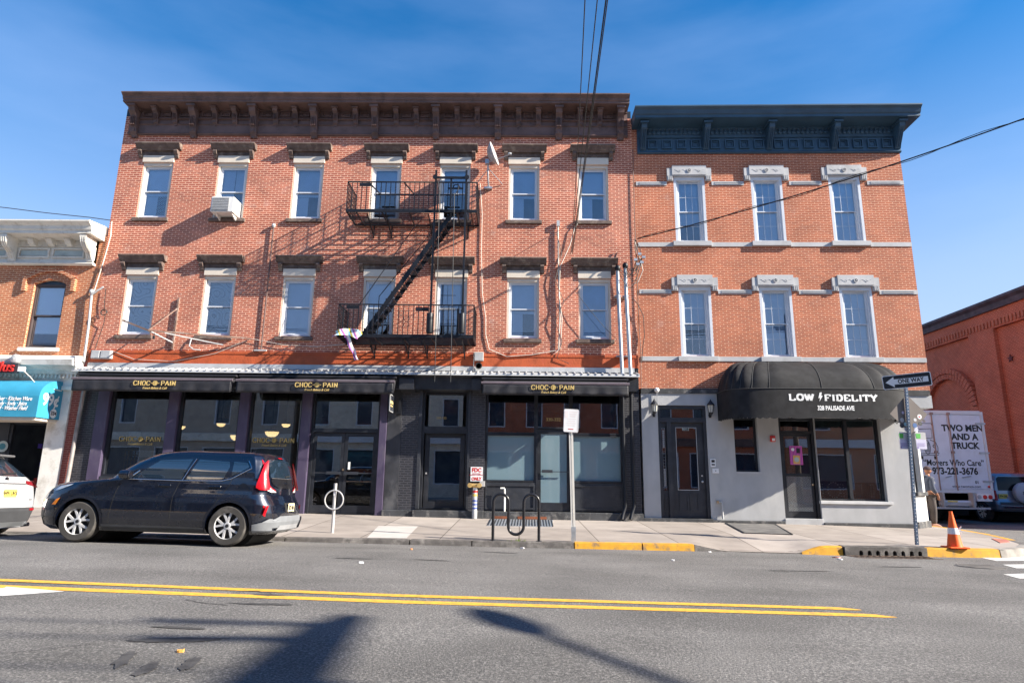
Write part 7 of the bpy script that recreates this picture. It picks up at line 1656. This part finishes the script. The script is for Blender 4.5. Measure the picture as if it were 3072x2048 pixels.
for sy in (-1, 1):
    vs = [(a+(b-a)*i/4, sy*(K.half(min(a+(b-a)*i/4, tab(z, T)[1]-.01), z)+.012), z) for a, b, z in pr_ for i in range(5)]
    out.append(MB().add(vs, [(j*5+i, j*5+i+1, (j+1)*5+i+1, (j+1)*5+i) for j in range(len(pr_)-1) for i in range(4)]))
Multi(out).build('tail_lamp_side', M_tail, car, True, local=True)
g = MB()
for sy in (-1, 1): g.join(K.rear_panel([(sy*a, b) for a, b in [(.80,.50),(.81,.68),(.83,.68),(.82,.50)]], .012))
g.join(K.side_panel([(4.02,.52),(4.06,.68),(4.09,.68),(4.06,.52)], .012)); g.build('bumper_reflector', M_tail, car, local=True)
K.rear_panel([(-.80,.30),(-.80,.42),(-.5,.50),(.5,.50),(.80,.42),(.80,.30)], .02).build('lower_bumper', mat('grey_bumper', (.20,.21,.225), .5), car, local=True)
K.side_panel([(3.86,.22),(3.86,.36),(4.02,.40),(4.12,.46),(4.16,.46),(4.14,.24)], .016).build('bumper_cladding', mat('grey_bumper', (.20,.21,.225)), car, local=True)
K.rear_panel([(-.55,.24),(-.45,.34),(.45,.34),(.55,.24)], .03).build('skid_plate', mat('satin_silver', (.45,.46,.48), .4, .4), car, local=True)
K.rear_panel([(-.26,.56),(-.22,.72),(.22,.72),(.26,.56)], .006).build('plate_recess', M_well, car, local=True)
plate(car, K.rear(0, .64)+.02, 0, .64, 'B72 NJA', back=mat('plate_cream', (.72, .62, .40), .5))
M = Matrix.Translation((K.rear(0, 1.06)+.016, .0, 1.065)) @ Matrix.Rotation(PI/2, 4, 'Z') @ Matrix.Rotation(PI/2, 4, 'X')
text('KIA', .075, 'badge', M_chrome, car, M, local=True, sx=1.2, bold=.002)
M = Matrix.Translation((K.rear(-.42, .80)+.012, -.42, .80)) @ Matrix.Rotation(PI/2-.12, 4, 'Z') @ Matrix.Rotation(PI/2, 4, 'X')
text('SOUL', .04, 'badge', M_chrome, car, M, local=True, sx=1.2)
K.rear_panel([(-.10,1.515),(-.10,1.535),(.10,1.535),(.10,1.515)], .012).build('brake_lamp', M_tail, car, local=True)
g = MB(); g.prism([(3.22, 1.59), (3.42, 1.585), (3.40, 1.665)], -.015, .015, 'y'); g.build('antenna_fin', M_navycar, car, local=True)
g = MB(); g.bar((K.rear(.05, 1.20)+.02, .02, 1.19), (K.rear(.3, 1.22)+.02, .32, 1.21), .018); g.build('rear_wiper', M_well, car, local=True)
g = MB(); g.lathe([(.085, 0), (.085, .003), (.080, .003)], (3.62, -K.half(3.62, .97)-.003, .965), 'y', 20); g.build('fuel_flap', M_navycar, car, local=True)
g = MB(); g.lathe([(0,-.16),(.12,-.14),(.17,0),(.12,.14),(0,.16)], (2.35,-.32,1.2), 'z', 10).build('front_seat', M_charcoal, car, local=True) if False else None

# white crossover cut by the left edge
T2 = [(.20,.25,4.36,.80,.3,.3),(.30,.1,4.44,.86,.4,.34),(.50,0,4.47,.90,.5,.34),(.68,.02,4.44,.905,.5,.30),(.85,.1,4.40,.90,.5,.28),(.95,.25,4.37,.89,.5,.26),(1.02,.6,4.33,.875,.45,.26),(1.08,1.0,4.27,.86,.4,.25),(1.14,1.35,4.20,.84,.35,.25),(1.28,1.6,4.03,.79,.3,.25),(1.42,1.85,3.86,.73,.3,.25),(1.50,2.05,3.76,.69,.3,.25),(1.56,2.3,3.70,.63,.35,.25),(1.60,2.6,3.50,.52,.35,.3),(1.61,2.9,3.2,.3,.2,.2)]
xr2 = -9.58
c2_ = thing('white_crossover', 'white crossover with a yellow plate, its tail showing at the left edge', 'car', (xr2-4.47, -6.10, zroad(-11.5, -6.6)+.0)); ORG[c2_.name] = Vector((0,0,0))
c2_.rotation_euler = (R(-1.2), R(1.0), 0)
K2 = Car(T2, .39, (.95, 3.58)); K2.body(M_whitecar, c2_)
MB().box(.4, 4.1, -.6, .6, .18, .5).build('underbody', M_well, c2_, local=True)
for ax in (.95, 3.58):
    MB().lathe([(.41, -.60), (.41, .60)], (ax, 0, .34), 'y', 24).build('wheel_arch_lining', M_well, c2_, local=True)
    for sgn in (-1, 1): wheel(c2_, ax, sgn*.79, .34, .345, sgn, rim_m=M_rimdark)
K2.side_panel([(1.9,1.14),(2.3,1.45),(3.45,1.46),(3.75,1.20)], .005).build('side_window', M_carglass, c2_, True, local=True)
K2.rear_panel([(-.66,1.13),(-.56,1.42),(-.50,1.46),(.50,1.46),(.56,1.42),(.66,1.13)], .006).build('rear_glass', M_carglass, c2_, True, local=True)
g = MB(); g.prism([(-.62, 1.50), (.62, 1.50), (.60, 1.54), (-.60, 1.54)], 3.62, 3.96).build('spoiler', M_trim, c2_, local=True) if False else None
g = MB(); g.box(3.50, 3.90, -.60, .60, 1.50, 1.545); g.build('spoiler', mat('grey_spoiler', (.12,.12,.125), .5), c2_, local=True, bevel=.02)
K2.rear_panel([(-.14,1.47),(-.14,1.49),(.14,1.49),(.14,1.47)], .06).build('brake_lamp', M_tail, c2_, local=True)
g = MB()
for sy in (-1, 1): g.join(K2.rear_panel([(sy*a, b) for a, b in [(.88,.93),(.88,1.0),(.86,1.05),(.52,1.06),(.46,1.0),(.52,.985)]], .014, 14))
g.join(K2.side_panel([(4.05,.93),(4.02,1.06),(4.18,1.06),(4.30,.93)], .01)); tl = g.build('tail_lamp', mat('smoked_red_lamp', (.20,.012,.018), .15), c2_, True, local=True)
g = MB(); g.join(K2.rear_panel([(-.46,.99),(-.46,1.01),(.46,1.01),(.46,.99)], .012)); g.build('lamp_bar', M_trim, c2_, local=True)
K2.rear_panel([(-.86,.24),(-.88,.50),(-.8,.56),(.8,.56),(.88,.50),(.86,.24)], .014, 16).build('lower_bumper', M_trim, c2_, local=True)
K2.rear_panel([(-.5,.18),(-.55,.30),(.55,.30),(.5,.18)], .03).build('skid_plate', mat('grey_bumper', (.20,.21,.225)), c2_, local=True)
g = MB()
for sy in (-1, 1): g.join(K2.rear_panel([(sy*a, b) for a, b in [(.52,.50),(.52,.54),(.76,.54),(.76,.50)]], .022))
g.build('reflector', M_tail, c2_, local=True)
plate(c2_, K2.rear(0, .82)+.012, 0, .82, 'W91 UHX')
g = MB(); g.lathe([(.045, 0), (.045, .01), (.034, .01), (.034, 0)], (K2.rear(0, 1.07)+.01, 0, 1.075), 'x', 16); g.build('badge', M_chrome, c2_, local=True)
M = Matrix.Translation((K2.rear(.55, .70)+.01, .55, .70)) @ Matrix.Rotation(PI/2+.2, 4, 'Z') @ Matrix.Rotation(PI/2, 4, 'X'); text('SPORT', .03, 'badge', M_letterblack, c2_, M, local=True, sx=1.3)
MB().bar((K2.rear(.1, 1.17)+.02, .02, 1.17), (K2.rear(.4, 1.2)+.02, .42, 1.20), .018).build('rear_wiper', M_well, c2_, local=True)
MB().tube([(4.28, .55, .22), (4.46, .55, .24)], .04, 10).build('exhaust', M_chrome, c2_, local=True)

# silver four-by-four with spare wheel, in the side street
T3 = [(.38,.15,4.10,.80,.3,.10),(.45,.05,4.18,.86,.3,.10),(.60,0,4.20,.885,.3,.10),(.80,.03,4.10,.89,.3,.10),(.98,.15,4.08,.885,.3,.10),(1.05,1.1,4.07,.87,.25,.10),(1.12,1.25,4.06,.855,.2,.10),(1.40,1.6,4.02,.79,.2,.10),(1.60,1.85,3.98,.73,.2,.12),(1.68,2.0,3.9,.66,.2,.15),(1.72,2.3,3.7,.5,.2,.2)]
c3 = thing('silver_four_by_four', 'silver four-by-four with a covered spare wheel on its tailgate, beyond the truck', 'car', (17.72, 5.0+4.1, -.02), R(-90)); ORG[c3.name] = Vector((0,0,0))
K3 = Car(T3, .40, (.85, 3.3)); K3.body(M_silver, c3); MB().box(.4, 3.9, -.6, .6, .3, .6).build('underbody', M_well, c3, local=True)
for ax in (.85, 3.3):
    MB().lathe([(.42, -.60), (.42, .60)], (ax, 0, .40), 'y', 24).build('wheel_arch_lining', M_well, c3, local=True)
    for sgn in (-1, 1): wheel(c3, ax, sgn*.79, .355, .355, sgn)
K3.rear_panel([(-.72,1.10),(-.68,1.52),(-.6,1.58),(.62,1.58),(.70,1.50),(.74,1.10)], .008).build('rear_glass', mat('deep_tint_glass', (.008,.010,.014), .12, spec=.25), c3, True, local=True)
K3.side_panel([(1.9,1.12),(2.2,1.55),(3.7,1.58),(3.8,1.12)], .006).build('side_window', M_carglass, c3, True, local=True)
g = MB(); g.lathe([(.30, .02), (.355, .05), (.365, .12), (.35, .19), (.28, .235), (0, .25)], (4.10, .02, 1.02), 'x', 32); sw = g.build('spare_wheel_cover', mat('silver_vinyl_cover', (.36,.40,.46), .35), c3, True, local=True)
M = Matrix.Translation((4.36, .02, 1.02)) @ Matrix.Rotation(PI/2, 4, 'Z') @ Matrix.Rotation(PI/2, 4, 'X'); text('XL·7', .12, 'lettering', M_letterblack, sw, M, local=True, sx=1.3, bold=.004)
MB().lathe([(.03, 0), (.03, .01), (0, .01)], (4.352, .06, 1.20), 'x', 8).build('badge', mat('dull_red', (.2,.03,.03), .5), sw, local=True)
plate(c3, K3.rear(-.60, .88)+.012, -.60, .90, 'F74 KRB')
K3.rear_panel([(-.80,.62),(-.80,.70),(.80,.70),(.80,.62)], .05).build('bumper_step', M_trim, c3, local=True)
g = MB(); g.box(4.18, 4.24, -.74, .80, .50, .56); g.build('chrome_bar', M_chrome, c3, local=True)
g = MB()
for sy in (-1, 1): g.join(K3.rear_panel([(sy*a, b) for a, b in [(.79,.76),(.79,1.10),(.86,1.10),(.87,.76)]], .012))
g.build('tail_lamp', M_tail, c3, local=True)
# dark blue car whose front corner shows at the right edge
c4 = thing('dark_blue_car', 'dark blue car, only its corner showing at the right edge of the side street', 'car', (18.45, 3.1, -.03), R(-90)); ORG[c4.name] = Vector((0,0,0))
T4 = [(a, b, c*1.02, d, e, f) for a, b, c, d, e, f in [(t_[0]*.92, *t_[1:]) for t_ in T]]
K4 = Car(T4, .36, (.83, 3.43)); K4.body(M_bluecar, c4)
for ax in (.83, 3.43):
    for sgn in (-1, 1): wheel(c4, ax, sgn*.785, .32, .32, sgn)
K4.side_panel([(1.70,1.05),(2.2,1.36),(3.5,1.36),(3.3,1.06)], .005).build('side_window', M_carglass, c4, True, local=True)
K4.rear_panel([(-.56,1.06),(-.5,1.34),(.50,1.34),(.56,1.06)], .006).build('rear_glass', M_carglass, c4, True, local=True)
c4.location = (18.6, 3.4, -.03)

# removals truck seen from behind
tr = thing('removals_truck', 'white removals box truck seen from behind, lettered with its phone number', 'truck', (14.85, 4.0, 0))
x0, x1, zb_, zt_ = 13.56, 16.06, 1.04, 3.74
M_box = mat('truck_white', (.66, .71, .82), .45, var=.05, stain=(.55,.58,.66), stain_s=1.5)
MB().box(x0, x1, 4.06, 11.2, zb_, zt_).build('cargo_box', M_box, tr, bevel=.02)
g = MB(); g.box(x0, x0+.08, 4.0, 4.06, .80, zt_).box(x1-.09, x1, 4.0, 4.06, .80, zt_).box(x0+.08, x1-.09, 4.0, 4.06, zt_-.10, zt_+.03).box(x0+.08, x1-.09, 4.0, 4.06, .98, 1.10); g.build('rear_frame', M_white, tr, bevel=.01)
MB().box(x0+.10, (x0+x1)/2-.01, 4.02, 4.05, 1.12, zt_-.11).box((x0+x1)/2+.01, x1-.10, 4.02, 4.05, 1.12, zt_-.11).build('rear_door', M_box, tr)
g = MB()
for x in (14.28, 14.86): g.tube([(x, 4.0, 1.06), (x, 3.99, 2.4), (x, 4.0, zt_-.05)], .02, 8); g.box(x-.05, x+.05, 3.97, 4.02, 2.3, 2.38); g.box(x-.05,x+.05,3.97,4.02,zt_-.12,zt_-.04)
g.build('lock_rod', mat('rusty_rod', (.35,.25,.22), .6, .3), tr)
for z in (1.35, 2.3, 3.3): MB().box(x1-.30, x1+.03, 3.985, 4.02, z, z+.06).build('hinge', M_galv, tr)
for a, b in ((14.5, 14.7), (15.05, 15.35)): MB().tube([(a,3.98,1.5),(b,3.98,1.55)],.02,6).build('door_latch', M_galv, tr)
def tx(s_, sz, x, z, m=M_letterblack, **k): return text(s_, sz, 'lettering', m, tr, face_front(x, 4.018, z), depth=.003, **k)
tx('TWO MEN', .30, 15.30, 3.16, bold=.012, sx=.98); tx('AND A', .30, 15.34, 2.86, bold=.012, sx=.95); tx('TRUCK', .30, 15.32, 2.56, bold=.012, sx=.95)
tx('“Movers Who Care”', .28, 14.85, 1.98, bold=.006, sx=.86); tx('973-221-3676', .31, 14.86, 1.70, bold=.012, sx=.88); tx('01', .13, 15.55, 1.34, bold=.004); tx('www.twomen.com', .14, 15.18, 1.20, sx=.9)
# line drawing of a truck on the left door
g = MB()
def ln(P, r_=.010): g.tube([(x, 4.018, z) for x, z in P], r_, 5)
cx_, cz_ = 14.02, 2.62
ln([(cx_-.36, cz_+.62), (cx_-.30, cz_+.70), (cx_+.22, cz_+.70), (cx_+.26, cz_+.62), (cx_+.26, cz_+.15)]); ln([(cx_-.36, cz_+.62), (cx_-.36, cz_+.12)])
ln([(cx_-.26, cz_+.50), (cx_+.20, cz_+.52), (cx_+.20, cz_+.20), (cx_-.26, cz_+.18), (cx_-.26, cz_+.50)])
ln([(cx_+.10*math.cos(a*PI/8), cz_-.12+.24*math.sin(a*PI/8)) for a in range(17)]); [ln([(cx_-.05+k*.035, cz_-.28), (cx_-.05+k*.035, cz_+.05)], .008) for k in range(4)]
for sx in (-1, 1): ln([(cx_+sx*.24+.045*math.cos(a*PI/4), cz_-.08+.05*math.sin(a*PI/4)) for a in range(9)]); ln([(cx_+sx*.12, cz_+.14), (cx_+sx*.30, cz_+.06), (cx_+sx*.36, cz_-.12), (cx_+sx*.34, cz_-.30)])
ln([(cx_-.36, cz_-.34), (cx_-.30, cz_-.40), (cx_+.34, cz_-.38), (cx_+.38, cz_-.31), (cx_-.36, cz_-.34)]); [ln([(cx_+sx*.22, cz_-.42), (cx_+sx*.22, cz_-.52)], .035) for sx in (-1, 1)]
g.build('truck_drawing', M_letterblack, tr)
g = MB(); g.box(x0+.05, x1-.05, 4.05, 4.25, .72, .98); g.build('rear_sill', M_white, tr)
g = MB(); g.box(x0+.02, 14.0, 3.98, 4.05, .72, .98).box(15.45, x1-.12, 3.98, 4.05, .72, .98); g.build('lamp_panel', M_signwhite, tr)
g = MB(); [g.lathe([(.07, 0), (.065, -.02), (0, -.025)], (x, 3.98, .86), 'y', 16) for x in (15.72, 15.90, 13.72)]; g.lathe([(.045, 0), (0, -.015)], (x1-.14, 4.0, 1.2), 'y', 12); g.build('tail_lamp', M_red, tr)
MB().lathe([(.07, 0), (.065, -.02), (0, -.025)], (15.53, 3.98, .86), 'y', 16).build('reverse_lamp', M_lgrey, tr)
g = MB(); g.box(14.15, 15.35, 3.9, 4.0, .58, .68).box(13.7, 15.70, 3.75, 3.86, .46, .52).box(14.2, 14.26, 3.8, 4.05, .5, 1.0).box(15.2, 15.26, 3.8, 4.05, .5, 1.0); g.build('step_bumper', M_lgrey, tr)
MB().box(14.10, 15.35, 4.05, 4.4, .48, .98).build('pull_out_ramp', M_letterblack, tr); MB().box(14.35, 15.3, 3.94, 3.97, .55, .74).build('ramp_end', M_box, tr)
p_ = MB().box(14.42, 14.75, 3.92, 3.935, .57, .73).build('license_plate', M_yellow, tr); text('XPK 16B', .10, 'plate_lettering', M_letterblack, p_, face_front(14.585, 3.915, .645), sx=.7, bold=.003)
g = MB(); [g.lathe([(0, -.14), (.40, -.14), (.45, -.1), (.45, .1), (.40, .14), (0, .14)], (x, 6.2, .42), 'x', 28) for x in (13.75, 14.05, 15.55, 15.85)]; g.build('rear_wheel', M_rubber, tr, smooth=True)
g = MB(); g.box(13.6, 14.2, 5.3, 5.32, .2, .8).box(15.4, 16.0, 5.3, 5.32, .2, .8); g.build('mud_flap', M_well, tr)
MB().box(14.3, 15.3, 4.3, 12, .5, 1.0).build('chassis', M_well, tr)
g = MB(); g.box(13.7, 15.9, 11.3, 13.6, .6, 2.5); g.build('cab', M_box, tr, bevel=.1)
g = MB(); [g.lathe([(0, -.14), (.40, -.14), (.45, -.1), (.45, .1), (.40, .14), (0, .14)], (x, 12.3, .42), 'x', 28) for x in (13.8, 15.8)]; g.build('front_wheel', M_rubber, tr, smooth=True)

# ------------------------------------------------------------------ the man leaning by the corner
def skin_body(joints, edges, name, m, parent, root=0, sub=2):
    me = bpy.data.meshes.new(name); me.from_pydata([Vector(j[:3])-ORG[parent.name] for j in joints], edges, []); me.materials.append(m)
    o = bpy.data.objects.new(name, me); scene.collection.objects.link(o)
    sk = o.modifiers.new('skin', 'SKIN'); sv = me.skin_vertices[0].data
    for i, j in enumerate(joints): sv[i].radius = (j[3], j[4] if len(j) > 4 else j[3]); sv[i].use_root = (i == root)
    sb = o.modifiers.new('sub', 'SUBSURF'); sb.levels = sub; sb.render_levels = sub
    dg = bpy.context.evaluated_depsgraph_get(); me2 = bpy.data.meshes.new_from_object(o.evaluated_get(dg)); o.modifiers.clear(); o.data = me2
    for p in me2.polygons: p.use_smooth = True
    me2.materials.clear(); me2.materials.append(m)
    o.parent = parent; ORG[o.name] = ORG[parent.name]; return o
bx, by = 12.28, 1.45; bz = zw(bx, by) if bx < xmax(by) else 0.0
pe = thing('person', 'man in dark grey hooded jacket and grey trousers standing against the corner wall, facing right', 'person', (bx, by, bz))
M_skin = mat('warm_skin', (.30, .13, .07), .6, var=.05); M_jacket = mat('dark_blue_grey_fleece', (.055, .065, .095), .85, var=.2); M_trouser = mat('brown_grey_trousers', (.085, .07, .065), .85, var=.2); M_shoe = mat('tan_shoes', (.35, .18, .12), .7); M_hat = mat('dark_knit_hat', (.05, .03, .035), .9)
def J(x, y, z, r_, r2=None): return (bx+x, by+y, bz+z, r_, r2 or r_)
# x = towards what he faces
body = [J(0,0,.95,.15,.13), J(.0,0,1.12,.155,.13), J(0,0,1.32,.175,.14), J(-.01,0,1.44,.13,.11), J(.02,0,1.52,.055), J(.04,0,1.58,.06),
        J(0,-.18,1.42,.065), J(-.03,-.23,1.15,.052), J(.10,-.20,.97,.042), J(.16,-.17,.93,.034),
        J(0,.18,1.42,.065), J(-.03,.23,1.15,.052), J(.10,.20,.97,.042), J(.16,.17,.93,.034),
        J(.0,-.09,.88,.10), J(.03,-.10,.50,.068), J(-.01,-.10,.10,.045), J(.0,.09,.88,.10), J(.09,.10,.50,.068), J(.12,.11,.10,.045)]
ed = [(0,1),(1,2),(2,3),(3,4),(4,5),(3,6),(6,7),(7,8),(8,9),(3,10),(10,11),(11,12),(12,13),(0,14),(14,15),(15,16),(0,17),(17,18),(18,19)]
bo = skin_body(body, ed, 'body', M_skin, pe)
jk = [J(0,0,.90,.165,.15), J(0,0,1.05,.175,.155), J(0,0,1.30,.195,.16), J(-.01,0,1.43,.15,.125), J(0,0,1.50,.085,.08), J(0,-.19,1.42,.085), J(-.03,-.24,1.15,.070), J(.09,-.21,.98,.058), J(0,.19,1.42,.085), J(-.03,.24,1.15,.07), J(.09,.21,.98,.058)]
skin_body(jk, [(0,1),(1,2),(2,3),(3,4),(3,5),(5,6),(6,7),(3,8),(8,9),(9,10)], 'jacket', M_jacket, bo)
MB().lathe([(.06, -.03), (.11, 0), (.10, .04), (.05, .06)], (bx-.05, by, bz+1.47), n=14).build('hood', M_jacket, bo, smooth=True)
MB().disc((bx+.10, bz+1.30), .03, by-.168, by-.16, 10).build('jacket_emblem', M_lgrey, bo)
trs = [J(0,0,.93,.155,.14), J(0,-.09,.86,.115), J(.03,-.10,.50,.085), J(-.01,-.10,.10,.075), J(0,.09,.86,.115), J(.09,.10,.50,.085), J(.12,.11,.10,.075)]
skin_body(trs, [(0,1),(1,2),(2,3),(0,4),(4,5),(5,6)], 'trousers', M_trouser, bo)
def head(u, v):
    a, b = 2*PI*u, PI*v; x, y, z = .098*math.sin(b)*math.cos(a), .078*math.sin(b)*math.sin(a), .122*math.cos(b)
    if z < -.03: x *= 1-.25*(-z-.03)/.09; y *= 1-.25*(-z-.03)/.09
    if math.cos(a) > 0: x += .012*math.exp(-((z+.02)**2)/.0008)*max(0, math.cos(a))**40*2.2
    return (bx+.045+x, by+y, bz+1.655+z)
g = MB(); g.grid(head, 40, 24); hd = g.build('head', M_skin, bo, smooth=True)
g = MB(); [g.lathe([(.010, 0), (.012, .006), (0, .008)], (bx+.132, by+s_*.032, bz+1.665), 'x', 8) for s_ in (-1, 1)]; g.box(bx+.128, bx+.136, by-.022, by+.022, bz+1.597, bz+1.604); g.build('face_features', M_letterblack, hd)
g = MB(); [g.lathe([(.0, -.012), (.028, -.006), (.03, .004), (0, .01)], (bx+.03, by+s_*.08, bz+1.655), 'y', 10) for s_ in (-1, 1)]; g.build('ear', M_skin, hd, smooth=True)
g = MB(); g.grid(lambda u, v: (bx+.035+.108*math.sin(v*PI*.5)*math.cos(2*PI*u), by+.09*math.sin(v*PI*.5)*math.sin(2*PI*u), bz+1.685+.105*math.cos(v*PI*.5)), 28, 10); g.lathe([(.106,0),(.112,.015),(.106,.03)], (bx+.037, by, bz+1.68), n=24); g.build('hat', M_hat, hd, smooth=True)
for s_ in (-1, 1):
    h0 = Vector((bx+.16, by+s_*.17, bz+.93)); g = MB(); g.lathe([(0, 0), (.030, .01), (.034, .05), (.026, .085), (0, .09)], h0-Vector((0, 0, .085)), n=10)
    for k in range(4): g.tube([h0+Vector((.02*(k-1.5)*.9, 0, -.07)), h0+Vector((.02*(k-1.5)+.01, -s_*.005, -.11)), h0+Vector((.02*(k-1.5)+.018, -s_*.012, -.14-.008*(1.5-abs(k-1.5))))], [.010, .009, .007], 6)
    g.tube([h0+Vector((.02, -s_*.015, -.03)), h0+Vector((.045, -s_*.02, -.07)), h0+Vector((.045, -s_*.02, -.095))], [.012, .010, .008], 6); g.build('hand', M_skin, bo, smooth=True)
for x, y in ((-.01, -.10), (.12, .11)):
    g = MB(); g.prism([(bx+x-.09, bz+.0), (bx+x+.19, bz+.0), (bx+x+.20, bz+.03), (bx+x+.14, bz+.075), (bx+x+.05, bz+.11), (bx+x-.06, bz+.12), (bx+x-.10, bz+.07)], by+y-.05, by+y+.05, 'y'); g.build('shoe', M_shoe, bo, bevel=.02)
